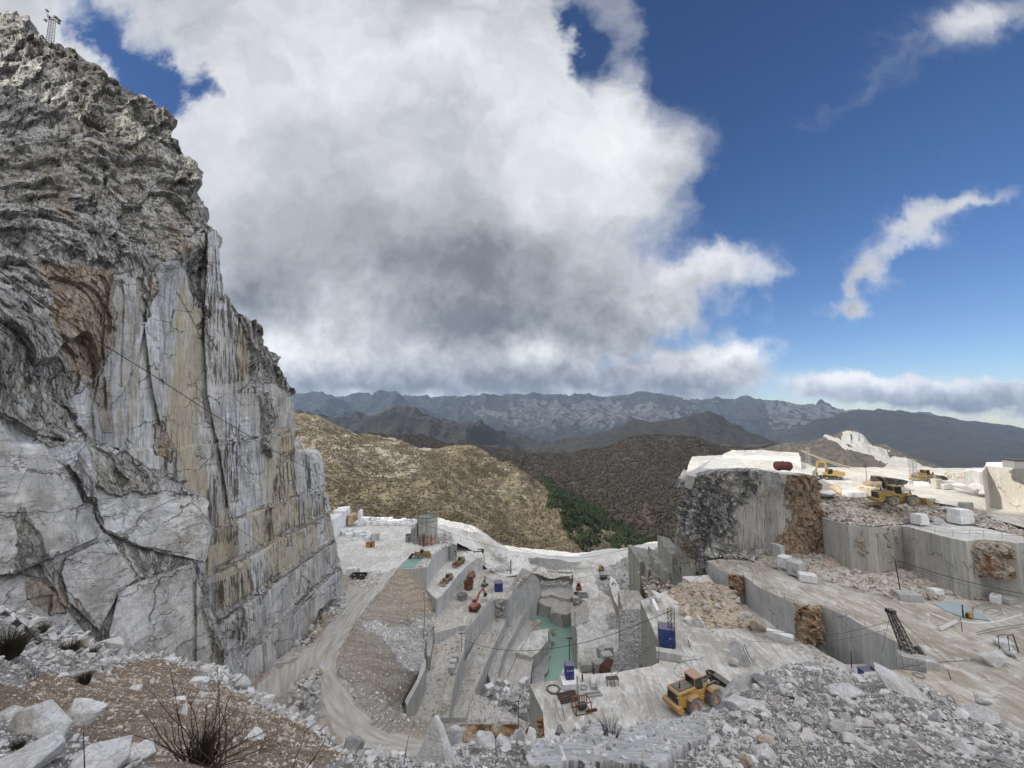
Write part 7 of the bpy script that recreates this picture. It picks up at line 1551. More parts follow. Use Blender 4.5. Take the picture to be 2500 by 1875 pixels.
strew(RB1, 2200, .12, .8, RUB_T, 2, 'tan-grey rubble along the foot of the upper wall'); strew(RB2, 2600, .15, .95, RUB_T, 3, 'brown and grey rubble between the plateau and the upper terrace')
strew(RS, 2600, .3, 1.5, RUB, 4, 'grey rubble slope left of the rock tower'); 
XT, YT = topix(TAL_P); strew(TAL_P, 5200, .16, .8, RUB_W, 5, 'loose white stones on the lower half of the gravel slope', np.where(TAL_M[..., 1] > .5, 6., .25) + 0*XT, a=2.2); strew(TAL_P, 2500, .12, .5, RUB_T, 6, 'scattered tan stones on the gravel slope', None)
strew(PITF, 1500, .15, .7, RUB, 7, 'grey stones over the sloping pit floor', None)
strew(GS_, 1500, .15, .6, RUB, 27, 'fine grey gravel bank under the platform beside the yard terrace')
# foot of the mountain wall
def area(pts, n, lo, hi, mat, seed, label, a=1.8, jz=.0):
    R_ = np.random.default_rng(seed); p = polypoints(pts, n); p[:, 2] += R_.random(n) * jz; s = lo * (1 - R_.random(n) * (1 - (lo/hi)**a)) ** (-1/a); scatter('rubble', p, s, mat, sink=.15, label=label)
area([(838,1446,-56),(848,1452,-56),(848,1500,-55),(800,1520,-54.5),(772,1520,-54),(790,1480,-55.5)], 900, .15, .9, RUB_W, 8, 'pale rubble heap at the foot of the mountain wall beside the road', jz=.8)
area([(770,1520,-54),(808,1520,-54),(760,1580,-52.8),(700,1620,-51.6),(650,1660,-51),(640,1650,-51),(700,1590,-52.5)], 420, .15, 1.2, RUB_T, 9, 'mixed tan rubble along the mountain foot nearer the viewer', jz=.4)
area([(1150,1700,-81),(1290,1690,-84),(1290,1765,-79),(1110,1765,-80)], 500, .2, .9, RUB, 10, 'grey rubble among the cut blocks on the pit floor', jz=1.5)
area([(1310,1400,-75),(1390,1410,-75),(1390,1440,-79),(1320,1440,-79)], 500, .2, .8, RUB, 11, 'grey rubble on the slope at the far side of the pit')
area([(1470,1420,-73.3),(1488,1440,-73.3),(1490,1462,-73.3),(1462,1440,-73.3),(1450,1420,-73.3)], 420, .15, .7, RUB, 12, 'grey gravel heap beside the far container', jz=1.); area([(1475,1508,-73.4),(1514,1500,-73.4),(1514,1536,-73.4),(1482,1536,-73.4)], 420, .15, .7, RUB, 13, 'grey gravel heap against the wall strip of the centre road', jz=1.6)
area([(1255,1420,-66.8),(1275,1380,-64),(1305,1400,-71),(1318,1430,-79)], 600, .3, 1.4, RUB, 14, 'dark broken rock on top of the knob above the pit', jz=1.2)
area([(1182,1395,-70),(1240,1372,-69),(1262,1392,-70),(1225,1400,-71)], 260, .3, 1.2, RUB_W, 15, 'white rubble on the bank below the curved road', jz=.6); area([(1195,1330,-64),(1222,1352,-66),(1240,1375,-69),(1215,1372,-68.6)], 260, .2, 1.0, RUB_W, 16, 'white rubble edging the curved sunlit road', jz=.6)
area([(1010,1385,-57),(1024,1372,-57),(1062,1350,-57),(1090,1324,-57),(1108,1330,-57.5),(1078,1341,-57),(1058,1358,-57),(1042,1386,-57)], 520, .2, 1.1, RUB_W, 17, 'white rubble along the edge of the tank terrace beside the pool', jz=.3)
area([(1055,1325,-57),(1075,1300,-57),(1100,1300,-57),(1110,1325,-57.5),(1085,1330,-57)], 260, .3, 1.3, RUB, 18, 'grey broken stones behind the tank', jz=.8)
area([(840,1420,-57),(875,1400,-57),(930,1400,-57),(925,1450,-56.7),(885,1440,-57)], 520, .15, .8, RUB_W, 19, 'white rubble bank in the fork of the road below the tank terrace', jz=.8)
area([(1620,1400,-45),(1655,1400,-42),(1700,1425,-38),(1600,1460,-37),(1560,1440,-46)], 700, .3, 1.4, RUB_T, 20, 'tan broken rock at the foot of the rock tower', jz=1.2)
area([(1700,1342,-31.2),(1760,1352,-31.2),(1840,1352,-31.2),(1860,1372,-31.4),(1800,1366,-31.4),(1730,1364,-31.4)], 520, .2, 1.2, RUB, 21, 'grey rubble at the base of the rock tower on the beige terrace', jz=.8)
area([(1900,1350,-29.6),(2010,1352,-29.5),(2015,1375,-30.4),(1930,1372,-30.4)], 500, .15, .9, RUB_T, 22, 'tan rubble at the foot of the brown rock face', jz=.5)
area([(2300,1160,-18),(2500,1160,-18),(2500,1180,-18),(2300,1168,-18)], 300, .2, 1.2, RUB_T, 23, 'brown rubble at the back of the plateau under the pale wall', jz=.8)
area([(1900,1500,-37),(2040,1610,-37),(2020,1630,-37),(1890,1560,-37)], 120, .1, .5, RUB_T, 24, 'few tan stones at the foot of the long wall')
area([(700,1692,-47),(780,1650,-47.5),(772,1790,-46.5),(720,1790,-46)], 160, .3, 1.5, RUB, 25, 'grey rubble on the rock between the road arms', jz=1.)
# broken brown rock showing in the sawn walls
rockface((1772,1399), (1818,1406), -31.4, -35.2, OCH, amp=.7, seed=1); rockface((1940,1474), (2010,1482), -31.3, -37.1, OCH, amp=1.0, seed=2, out=.5, sc=1.4)
rockface((2076,1282), (2192,1282), -21.5, -28.5, OCG, amp=.9, seed=3, sc=1.8); rockface((2316,1313), (2478,1325), -21.6, -28.0, OCG, amp=1.2, seed=4, sc=2.0, out=.5)
rockface((1398,1466), (1434,1468), -73.8, -85, OCG, amp=1.2, seed=5, sc=2.5); rockface((1328,1742), (1340,1800), -37.1, -43, OCH, amp=.8, seed=6)
rockface((1494,1418), (1512,1436), -69, -76, OCH, amp=.8, seed=7, sc=2.); rockface((1206,1466), (1240,1460), -71.3, -78, ROUGH, amp=1.6, seed=8, sc=2.5)
rockface((1120,1775), (1330,1775), -44.6, -48, OCH, amp=.8, seed=9, sc=1.5, out=1.2)
# water on the ground
watersheet('water', [(972,1387),(984,1373),(997,1362),(1036,1360),(1030,1372),(1018,1384)], -56.93, WATER, 'x'); watersheet('water', [(2278,1472),(2330,1466),(2352,1478),(2400,1500),(2420,1516),(2350,1506),(2310,1492)], -31.46, WATER_P, 'x')
# marble blocks
GB = 'sawn marble blocks stored along the tank terrace'
rr = random.Random(12)
for i in range(34):
    px = 884 + (i % 17) * 8.0 + rr.uniform(-3, 3); py = (1272 if i < 17 else 1279) + rr.uniform(-2.5, 2.5) + (px - 880) * .035
    block(PZ(px, py, -57), (rr.uniform(1.4, 3.2), rr.uniform(1.4, 2.4), rr.uniform(1.2, 2.6)), rr.uniform(-.5, .5), 'one of the white blocks in the long row edging the tank terrace', CUT_W, i, group=GB)
for i in range(22):
    block(PZ(rr.uniform(838, 905), rr.uniform(1300, 1322), -57), (rr.uniform(1.4, 3.0), rr.uniform(1.3, 2.2), rr.uniform(1.0, 2.2)), rr.uniform(-.8, .8), 'one of the white blocks strewn left of the water tank', CUT_W, 40 + i, group='marble blocks strewn on the tank terrace')
block(PZ(916, 1318, -57), (3.6, 2.6, 3.0), .2, 'block with brown bands, largest of the loose ones left of the tank', CUT_L, 70); 
block(PZ(806, 1312, -57), (7, 12, 9.5), .1, 'huge white cut block beside the mountain wall, left end of the tank terrace', CUT_W, 71); block(PZ(834, 1282, -57), (6, 9, 8.5), .15, 'white stepped block behind the huge one at the left end of the terrace', CUT_W, 72)
yb(862, 1284, -57, 20, 22, 73, 'brown-faced boulder block beside the white cut blocks on the terrace', BLD_O); block(PZ(879, 1284, -57), (1.2, 4, 8.), 0., 'thin white slab standing right of the brown-faced boulder', CUT_W, 74)
block(PZ(858, 1404, -57), (3.4, 2.4, 2.6), .3, 'white block above the fork of the road', CUT_W, 75); yb(874, 1402, -57, 9, 8, 76, 'grey boulder right of the block above the road fork', BLD)
block(PZ(1640+2, 1412, -38), (.1, .1, .1), 0, 'tiny chip', CUT_W, 77) if False else None
for i, (px, py, z, dm, yw, lb, mt) in enumerate([(1900,1366,-30.6,(1.3,2.2,3.2),.3,'upright block with a brown side at the foot of the brown rock face',CUT_L),(1916,1384,-31,(2.4,1.8,2.2),.5,'pale rounded block right of the upright one on the terrace',CUT_W),(1945,1402,-31.2,(2.6,2.2,2.6),.5,'pale block between the rounded one and the lone low block',CUT_L),(1972,1418,-31.4,(2.8,2.0,1.3),-.45,'lone low white block at the edge of the terrace rubble',CUT_W),
    (2246,1279,-21.4,(2.2,1.9,2.0),.2,'light grey block on the upper terrace under the loader',CUT_W),(2345,1276,-21.3,(3.4,2.4,1.4),.15,'lower of two stacked white blocks on the upper terrace',CUT_W),(2110,1211,-18,(3.8,2.4,2.2),-.1,'big cream and ochre block left of the plateau loader',m_cut('ochre_block',(.62,.58,.5),(.5,.33,.15),1.3,.1)),(2085,1212,-18,(3.4,2.6,1.2),.1,'pale block at the left of the ochre one on the plateau',CUT_W),
    (2256,1226,-18.4,(3.9,.8,.9),-.15,'long grey sawn beam stone at the rubble edge below the loader',CUT_G),(2358,1240,-19.2,(2.2,1.2,1.2),.1,'grey block at the edge of the sunlit road',CUT_G),(2288,1192,-18,(1.9,1.2,2.3),.1,'upright brown-streaked block on the back of the plateau',CONC),(2310,1193,-18,(2.6,1.4,1.2),.0,'low grey block beside the upright one on the plateau',CUT_L),(2395,1180,-18,(2.4,1.6,1.4),.1,'grey block before the pale wall at the right',CUT_L),(2425,1184,-18,(2.6,1.6,1.2),.0,'second grey block before the pale wall at the right',CUT_G),
    (2128,1192,-18,(1.7,1.2,1.0),.1,'small white block at the foot of the floodlight pole',CUT_W),(2460,1232,-19.6,(3.6,.6,.5),.05,'low pale kerb stone beside the dark machine at the right edge',CUT_L),(2215,1181,-18,(2.0,1.5,1.0),.3,'white block among the machines at the back of the plateau',CUT_W),(2250,1186,-18,(2.4,1.6,1.0),-.2,'dusty white block right of the twin masts',CUT_W),
    (1430,1634,-73.4,(3.2,2.2,1.8),.1,'grey block at the near end of the centre road',CUT_G),(1461,1634,-73.4,(3.0,2.4,2.2),.4,'rounded grey block right of it at the near end of the centre road',CUT_G),(1482,1618,-73.2,(3.2,2.6,2.6),.2,'pale block in the pile above the dark red bucket',CUT_L),(1470,1600,-73.2,(2.6,2.4,2.2),.7,'grey block on the left of the pile above the dark red bucket',CUT_G),(1484,1596,-73.,(3.0,2.2,2.4),.1,'upper block of the pile above the dark red bucket',CUT_L),
    (1665-20,1400,-44,(2,2,2),.2,'pale block beneath the rock tower corner',CUT_L),(2436,1452,-31.4,(1.0,.8,2.2),.0,'left upright white post stone at the foot of the brown-veined wall',CUT_W),(2448,1452,-31.4,(1.0,.8,1.9),.1,'right upright white post stone at the foot of the brown-veined wall',CUT_W),(2432,1470,-31.5,(2.4,1.2,1.2),.6,'white broken block below the two upright post stones',CUT_W),(2460,1470,-31.5,(2.2,1.6,.8),.2,'low grey block right of the white broken one',CUT_L),
    (2215,1462,-31.5,(3.4,2.2,1.1),-.2,'pale stone base under the leaning mast',CUT_L),(2284,1452,-31.3,(2.0,1.4,1.0),.2,'oval pale stone on the rubble near the leaning mast',CUT_W),(2240,1622,-31.6,(3.6,1.6,1.0),-.5,'long pale block under the lattice derrick',CUT_L)]):
    block(PZ(px, py, z), dm, yw, lb, mt, 80 + i)
block(PZ(2345, 1276, -21.3) + Vector((.3, .2, 1.42)), (3.2, 2.2, 1.3), .12, 'upper of two stacked white blocks on the upper terrace', CUT_W, 130)
yb(1992+50, 1206, -18, 22, 13, 131, 'ochre rounded boulder at the left end of the plateau', BLD_O); yb(2020, 1212, -18, 26, 9, 132, 'smooth white curved slab at the left end of the plateau', BLD_W)
yb(2352, 1202, -18.2, 28, 14, 133, 'large bright white angular boulder on the sunlit plateau', BLD_W); yb(2385, 1200, -18.3, 26, 13, 134, 'grey-white boulder behind the bright angular one', BLD); yb(2412, 1210, -18.6, 26, 12, 135, 'low pale boulder right of the bright angular one', BLD)
yb(2475, 1208, -18.8, 32, 10, 136, 'long grey boulder near the right edge of the plateau', BLD_T); yb(2440, 1196, -18.4, 26, 9, 137, 'brown-grey flat rock under the pale wall', BLD_T)
yb(2330, 1262, -20.8, 26, 14, 138, 'big pale slab lying in the rubble above the upper terrace', BLD); yb(2290, 1276, -21.2, 14, 8, 139, 'small cream stone between the terrace blocks', BLD_W)
yb(2135, 1238, -19.2, 22, 12, 140, 'yellowish slab in the rubble below the plateau', BLD_O)
yb(2420, 1622, -31.6, 36, 18, 141, 'wedge-shaped pale boulder on the beige yard at the right', BLD, pts=[(-1,-.3,.6),(-.6,.3,.5),(.9,.3,.9),(1,-.2,.2),(.0,-.5,-1),(-.4,-.2,-.8),(.5,.5,-.8)], rot=(0,0,0)); yb(2470, 1600, -31.6, 24, 12, 142, 'flat grey boulder right of the wedge-shaped one', BLD); yb(2455, 1580, -31.6, 26, 13, 143, 'broken pale boulder by the bent steel frame at the right', BLD_W)
yb(2275, 1478-16, -31.3, 16, 10, 144, 'cream stone at the left end of the shallow pool', BLD_T)
yb(1224, 1494, -78, 19, 19, 145, 'great smooth grey boulder stuck between the pit walls', BLD, rot=(0, 0, 0)); yb(1352, 1550, -88, 8, 11, 146, 'brown round-topped rock standing in the green water', BLD_T); yb(1349, 1575, -88, 6, 10, 147, 'pointed grey rock standing in the green water', BLD)
yb(1308, 1530, -84, 15, 12, 148, 'brown rubble mound beside the green water', BLD_T)
# stones and blocks on the pit floor
GP = 'cut blocks tumbled on the pit floor'
for i in range(26):
    px, py = rr.uniform(1195, 1290), rr.uniform(1672, 1752)
    block(PZ(px, py, -83.5), (rr.uniform(1.6, 3.6), rr.uniform(1.4, 2.6), rr.uniform(1.0, 2.2)), rr.uniform(-1, 1), 'one of the grey cut blocks tumbled together on the deep pit floor', CUT_L if i % 3 else CUT_W, 200 + i, group=GP, tilt=(rr.uniform(-.2, .2), rr.uniform(-.2, .2)))
area([(1126,1552,-71),(1162,1507,-71),(1194,1466,-71),(1201,1464,-71),(1168,1500,-71),(1135,1540,-71)], 160, .1, .55, RUB, 28, 'grey rubble along the top of the first pit wall')
area([(1152,1586,-78),(1198,1508,-78),(1234,1496,-78),(1232,1514,-78),(1204,1574,-78),(1182,1626,-78),(1164,1672,-78),(1130,1660,-78)], 520, .1, .6, RUB, 29, 'grey rubble along the top of the second pit wall')
area([(1212,1572,-82),(1242,1512,-82),(1264,1474,-82),(1288,1487,-82),(1254,1544,-82),(1226,1600,-82),(1212,1664,-82),(1198,1660,-82)], 420, .1, .6, RUB_W, 30, 'pale rubble along the top of the third pit wall')
area([(1072,1750,-75.5),(1084,1692,-73),(1100,1664,-72.6),(1100,1720,-74),(1094,1750,-75.6)], 180, .12, .7, RUB, 31, 'grey rubble on the near end of the pit wall ridge')
area([(1300,1395,-73),(1396,1400,-73.3),(1397,1412,-73.4),(1310,1408,-73.4)], 160, .15, .8, RUB_W, 32, 'white rubble under the sunlit rim')
area([(1302,1640,-37),(1400,1650,-37),(1600,1625,-37),(1760,1600,-37),(1780,1660,-37),(1500,1760,-37),(1340,1760,-37)], 260, .04, .22, RUB_W, 33, 'few loose white stones on the near yard')
area([(1780,1400,-31.5),(2200,1420,-31.5),(2480,1480,-31.5),(2480,1640,-31.5),(2280,1600,-31.5),(2000,1470,-31.5)], 420, .04, .25, RUB_W, 34, 'few loose stones scattered over the beige terrace')
area([(850,1300,-57),(1000,1300,-57),(1000,1400,-57),(920,1440,-56.9),(850,1430,-57)], 420, .08, .45, RUB_W, 35, 'loose white stones scattered over the tank terrace')
# boulders along the mountain foot
FTS = [(808,1496,9,10,'white cube-like stone at the mountain foot above the fork',BLD_W),(790,1512,13,12,'tan boulder at the mountain foot',BLD_T),(800,1508,9,9,'pinkish stone right of the tan boulder',BLD_T),(770,1553,9,8,'bright white stone at the mountain foot beside the road',BLD_W),(760,1560,13,8,'brown flat stone left of the bright white one',BLD_T),(745,1572,16,10,'long grey boulder at the mountain foot',BLD),(722,1580,14,12,'grey boulder against the ledge at the mountain foot',BLD),(712,1600,14,9,'slab boulder leaning toward the road',BLD),(690,1606,16,9,'broken brownish slab beside the road',BLD_T),(668,1632,16,14,'pale boulder nearest to the viewer at the mountain foot',BLD_W),(732,1558,11,9,'small white boulder under the black-streaked ledge',BLD_W),(758,1540,12,9,'grey stone under the black-streaked ledge',BLD),(778,1538,9,7,'tan stone just above the bright white one',BLD_T)]
for i, (px, py, w, h, lb, mt) in enumerate(FTS): yb(px, py, -53.0, w, h, 300 + i, lb, mt)
yb(780, 1648, -49, 12, 9, 320, 'tan boulder on the tip of the rock between the road arms', BLD_O); yb(765, 1690, -48, 12, 12, 321, 'grey boulder in the middle of the rock between the road arms', BLD); yb(766, 1718, -47.5, 13, 14, 322, 'dark grey boulder at the lower end of the rock between the road arms', BLD_G); yb(770, 1672, -48, 9, 8, 323, 'small pale boulder between the road arms', BLD_W)
yb(1023, 1545, -70, 12, 10, 324, 'pale boulder resting at the foot of the gravel slope', BLD_W)
for i, (px, py) in enumerate([(1112,1612),(1106,1626),(1102,1640)]): block(PZ(px, py, -71.4), (2.0, 1.6, 1.6), .1, ['topmost', 'middle', 'lowest'][i] + ' of three cut blocks along the wall ridge below the T-shaped pole', CUT_L, 330 + i)
# ---------------------------------------------------------------- tank, sheds, containers
def tank():
    c = PZ(1044, 1325, -57); t = empty('water_tank', c, 0, 'large round steel water tank full of green water on the far terrace', 'water tank'); h = 12.; r = 4.35
    def f(g):
        p = g('ShaderNodeTexCoord').outputs['Object']; st = g.noise(g.scl(p, 2., 2., .15), 1., 5, .65); n = g.noise(p, .9, 6, .7); z = g('ShaderNodeSeparateXYZ', p).outputs[2]
        c_ = g.mix(g.ramp(st, [(.4, 0.), (.6, 1.)]), (.30, .31, .29), (.48, .49, .46)); low = g.mapr(g.m('ADD', z, g.m('MULTIPLY', g.m('SUBTRACT', n, .5), 5.)), 3.2, 5.6, 1., 0.)
        c_ = g.mix(g.m('MULTIPLY', low, g.ramp(n, [(.42, 0.), (.55, .85)])), c_, (.30, .13, .06)); band = g.m('MULTIPLY', g.m('MULTIPLY', g.m('GREATER_THAN', z, 9.8), g.m('LESS_THAN', z, 10.7)), g.ramp(g.noise(g.scl(p, 3., 3., .6), 1.5, 4, .8), [(.48, 0.), (.55, .9)]))
        c_ = g.mix(band, c_, (.05, .06, .05)); return bsdf(g, c_, .8, n, .2, .05)
    sh = MB().lathe([(r, 0), (r, 3.8), (r+.12, 3.8), (r+.12, 4.0), (r, 4.0), (r, h), (r-.16, h), (r-.16, h-2.5), (r-.16, .1)], 'z', 40).build('shell', material('tank_shell', f), t)
    MB().lathe([(.01, h-1.2), (r-.17, h-1.2)], 'z', 40).build('water_surface', WATER, t); MB().lathe([(r+.10, h-.1), (r+.10, h+.08), (r-.2, h+.08), (r-.2, h-.1), (r+.10, h-.1)], 'z', 40).build('rim', BLK, t)
    for a in (-2.2, -1.75, -1.4, -1.0): MB().tube([(math.cos(a)*(r+.35), math.sin(a)*(r+.35), 0), (math.cos(a)*(r+.35), math.sin(a)*(r+.35), 4.6)], .12, 5).build('prop', RUST, t)
    lad = MB(); lad.tube([(-1.0, -r-1.6, -.5), (-1.0, -r-1.6, 6.0)], .14, 5).tube([(-.3, -r-1.6, -.5), (-.3, -r-1.6, 6.0)], .14, 5)
    for k in range(8): lad.tube([(-1.0, -r-1.6, .2 + k*.7), (-.3, -r-1.6, .2 + k*.7)], .08, 4)
    lad.build('ladder', RUSTD, t); MB().box((-r-.7, -.5, 4.5), (.8, 2.6, 9.)).build('pipe_chase', CONC, t)
tank()
def shed(loc, dims, yaw, label, mat, roof, cat='shed', name='shed'):
    t = empty(name, loc, yaw, label, cat); x, y, z = dims; MB().box((0, 0, z/2), (x, y, z)).build('wall', mat, t, .03); MB().box((0, 0, z+.08), (x*1.05, y*1.05, .16)).build('roof', roof, t); MB().box((x*.2, -y/2-.02, z*.42), (x*.22, .05, z*.75)).build('door', DKM, t); return t
shed(PZ(1022, 1326, -57), (4.4, 3., 2.6), 0, 'grey container box standing before the water tank', GRYP, GRYP, 'container', 'container'); shed(PZ(996, 1322, -57), (2.2, 2.4, 3.0), .2, 'small grey hut at the left of the water tank', GRYP, DKM)
def lroom(): block(PZ(1010, 1318, -57), (1.4, 6., 6.), 0, 'tall pale concrete pier beside the water tank', CONC, 401, 'concrete pier', None, 'concrete_pier')
lroom()
t_ = shed(PZ(904, 1335, -57), (3.4, 2.0, 1.9), .02, 'ochre-yellow steel container among the white blocks', m_paint('ochre_steel', (.42, .22, .035), .3), RUST, 'container', 'container')
shed(PZ(1254, 1366, -69.2), (4.4, 2.0, 2.0), 0, 'cream container on the sunlit rim of the quarry', m_paint('cream_paint', (.72, .68, .52), .1), WHT, 'container', 'container'); shed(PZ(1477, 1420, -73.4), (4.2, 2.4, 2.2), .02, 'dark open steel container beside the gravel heap', DKM, DKM, 'container', 'container')
def skip(px, py, z, s, yaw, lb, mat):
    t = empty('steel_skip', PZ(px, py, z), yaw, lb, 'skip'); t.scale = (s, s, s); MB().prism([(-1.6, .9), (-1.3, 0), (1.3, 0), (1.7, .9), (1.6, .92), (1.2, .1), (-1.2, .1), (-1.5, .92)], -.9, .9).build('hull', mat, t); MB().box((0, -.9, .45), (2.8, .06, .9)).build('side', mat, t); MB().box((0, .9, .45), (2.8, .06, .9)).build('side', mat, t)
skip(876, 1412, -57, 1.7, .05, 'dark steel skip lying in the fork of the road', DKM); skip(1423, 1456, -73.4, 1.3, .1, 'open grey skip beside the red machine', GALV); skip(1168, 1350, -66, 1.6, .3, 'dark wrecked dump body on the upper road', DKM); skip(1420-12, 1450, -73.4, .7, .4, 'small black cart by the centre road edge', BLK)
for i, (px, py, mt, lb) in enumerate([(1144,1438,RUST,'rusty orange drum-like hopper at the foot of the pit wall'),(1128,1462,GRYP,'grey steel tub below the rusty hopper')]):
    t = empty('hopper', PZ(px, py, -71), .3, lb, 'hopper'); MB().lathe([(.1, 0), (1.9, 0), (2.3, 3.2), (2.1, 3.2), (1.7, .2), (.1, .2)], 'z', 14).build('shell', mt, t); MB().lathe([(2.2, 3.1), (2.4, 3.1), (2.4, 3.4), (2.2, 3.4)], 'z', 14).build('rim', DKM, t); t.scale = (.9, .9, .9 if i == 0 else .5)
# rusty cylinder on the rock tower
def cyltank():
    c = PZ(1912, 1149, -12.6); t = empty('fuel_tank', c, R(-10), 'dark rust-red cylindrical tank lying on top of the rock tower', 'tank')
    MB().lathe([(.02, -1.95), (.7, -1.85), (.98, -1.6), (1.05, -1.4), (1.05, 1.4), (.98, 1.6), (.7, 1.85), (.02, 1.95)], 'y', 24).build('shell', m_paint('dark_rust_tank', (.06, .012, .01), .25, .5, dirt=(.02, .012, .012)), t, loc=(0, 0, 1.15)).rotation_euler = (0, 0, R(90))
    for x in (-1.1, 1.1): MB().box((x, 0, .12), (.2, 1.5, .24)).build('cradle', DKM, t)
    MB().tube([(0, 0, 2.1), (0, 0, 2.4)], .22, 8).build('manhole', DKM, t)
cyltank()
def sheetroof():
    t = empty('pale_hut', PZ(2482, 1142, -10.5), 0, 'small grey hut above the pale wall at the right edge', 'hut'); MB().box((0, 0, .8), (3.4, 2., 1.6)).build('wall', GRYP, t); MB().box((0, 0, 1.7), (3.8, 2.4, .15)).build('roof', DKM, t); MB().tube([(2.6, 0, 0), (2.6, 0, 2.4)], .3, 8).build('chimney', WHT, t)
sheetroof()
def palewall():
    W = [(2354,1183,-18),(2362,1150,-12.8)]
    slab('marble_terrace', [(2354,1152,-14.2),(2372,1147,-13.6),(2392,1152,-14.),(2400,1152,-14),(2400,1146,-14.0),(2360,1144,-14.2)], -24, CUT_W, CUT_L, seed=41, jit=.2)
    slab('marble_terrace', [(2398,1150,-11.2),(2408,1136,-10.6),(2500,1143,-10.8),(2600,1150,-10.8),(2700,1152,-10.8),(2700,1128,-10.8),(2408,1128,-10.6)], -24, CUT_W, m_cut('pale_wall', (.47,.455,.42), (.40,.34,.26), .4, .1), seed=42, jit=.05)
palewall()
def beltframe():
    # white beams and bent frame on the beige yard at the right
    block(PZ(2316, 1528, -31.4) , (5.6, .35, .3), R(24), 'long white beam lying diagonally on the beige yard', WHT, 410, 'beam', None, 'beam')
    cable([(2344,1516),(2380,1524),(2420,1522),(2460,1512),(2494,1500)], 57, 56, 'white pipe sagging from the beam end to the right edge', .14, WHT, 'pipe', 'pipe')
    hose([(2384,1551),(2430,1542),(2500,1530)], -31.4, 'thin dark cable on the beige yard', .03, CAB, 'cable', 'cable'); hose([(2384,1545),(2430,1534),(2500,1525)], -31.4, 'second thin cable parallel on the beige yard', .03, CAB, 'cable', 'cable')
    pole(PZ(2349, 1542, -31.4), 1.9, 'small black stand holding the end of the white pipe', BLK, .05)
    t = empty('scaffold', PZ(2478, 1598, -31.5), .3, 'bent black steel frame among the pale boulders at the right edge', 'scaffold'); m = MB().tube([(-1.1, 0, 0), (-1.2, 0, 2.6), (.5, .2, 2.4), (.9, 0, .1)], .07, 6).tube([(-1.1, .9, 0), (-1.2, .9, 2.2), (.5, .9, 2.0)], .06, 6); m.build('frame', DKM, t)
    t = empty('saw_machine', PZ(2368, 1508, -31.4), .2, 'small yellow wire-saw beside the shallow blue pool', 'wire saw'); MB().box((0, 0, .5), (.9, .5, .7)).build('body', YEL, t, .03); MB().tube([(.5, 0, .3), (.9, 0, 1.4)], .04, 5).build('lever', BLK, t); MB().tube([(-.4, 0, .4), (-.4, .12, .4)], .4, 12).build('drive_wheel', BLK, t)
    hose([(2370,1486),(2400,1476),(2430,1480),(2444,1490),(2420,1500),(2400,1494),(2420,1486),(2448,1496),(2430,1506)], -31.4, 'looped grey hose lying right of the shallow pool', .035); hose([(2196,1633),(2240,1624),(2290,1618),(2380,1612)], -31.5, 'long cable running from the derrick to the wedge boulder', .03, CAB, 'cable', 'cable')
    hose([(2190,1606),(2192,1630),(2240,1640),(2262,1645)], -31.3, 'thin cable drooping over the derrick block', .03, CAB, 'cable', 'cable'); coil(PZ(2243, 1650, -31.5), .6, 'thin hose loops on the floor below the derrick', 3, .025, HOSE)
    t = empty('dark_trailer', PZ(2492, 1236, -19.6), .1, 'dark machine cut by the right edge of the plateau', 'machine'); MB().prism([(-1.6, 0), (-1.4, 1.7), (-.6, 1.5), (1.8, .9), (1.8, 0)], -.8, .8).build('body', BLK, t); MB().tube([(-1.0, 0, 1.5), (-1.0, 0, 2.3)], .22, 8).build('stack', DKM, t)
beltframe()
# person on the tower top
def person():
    c = PZ(1819, 1103, -10.9); me = bpy.data.meshes.new('person'); bm = bmesh.new()
    J = {'pel': (0, 0, .95, .15), 'bel': (0, 0, 1.12, .14), 'che': (0, .03, 1.35, .17), 'nek': (0, .05, 1.50, .06), 'hed': (0, .08, 1.66, .10), 'top': (0, .08, 1.76, .07), 'sl': (-.19, .03, 1.42, .06), 'el': (-.27, .06, 1.15, .045), 'hl': (-.24, .2, .95, .035), 'sr': (.19, .03, 1.42, .06), 'er': (.28, .1, 1.17, .045), 'hr': (.2, .28, 1.08, .035), 'pl': (-.1, 0, .88, .09), 'kl': (-.13, .05, .48, .065), 'al': (-.14, 0, .08, .045), 'tl': (-.15, .18, .04, .035), 'pr': (.1, 0, .88, .09), 'kr': (.14, .02, .48, .065), 'ar': (.16, -.08, .08, .045), 'tr': (.17, .1, .04, .035)}
    vs = {k: bm.verts.new(v[:3]) for k, v in J.items()}
    for a, b in (('pel','bel'),('bel','che'),('che','nek'),('nek','hed'),('hed','top'),('che','sl'),('sl','el'),('el','hl'),('che','sr'),('sr','er'),('er','hr'),('pel','pl'),('pl','kl'),('kl','al'),('al','tl'),('pel','pr'),('pr','kr'),('kr','ar'),('ar','tr')): bm.edges.new((vs[a], vs[b]))
    bm.verts.index_update(); bm.to_mesh(me); bm.free(); me.materials.append(m_paint('dark_clothes', (.03, .035, .05), .1, .9))
    o = bpy.data.objects.new('person', me); COL.objects.link(o); o.location = c; md = o.modifiers.new('skin', 'SKIN'); sk = me.skin_vertices[0].data
    for i, k in enumerate(J): sk[i].radius = (J[k][3],) * 2
    sk[0].use_root = True; o.modifiers.new('s', 'SUBSURF').levels = 2; o.modifiers['s'].render_levels = 2
    tag(o, 'tiny person in dark clothes standing on the white top of the rock tower', 'person')
person()
# numbers painted on the mountain wall
def wallmark():
    p = Vector(CLIFF_P[np.unravel_index(np.argmin(np.abs(np.stack(topix(CLIFF_P), -1) - np.array([606, 956])).sum(-1)), CLIFF_P.shape[:2])])
    o = lettering('Y.1.3', 1.9, BLK, None, p + Vector((.9, -1.6, 0)), (math.pi/2, 0, R(62)), .03); tag(o, 'small black letters painted high on the sawn mountain wall', 'writing')
wallmark()
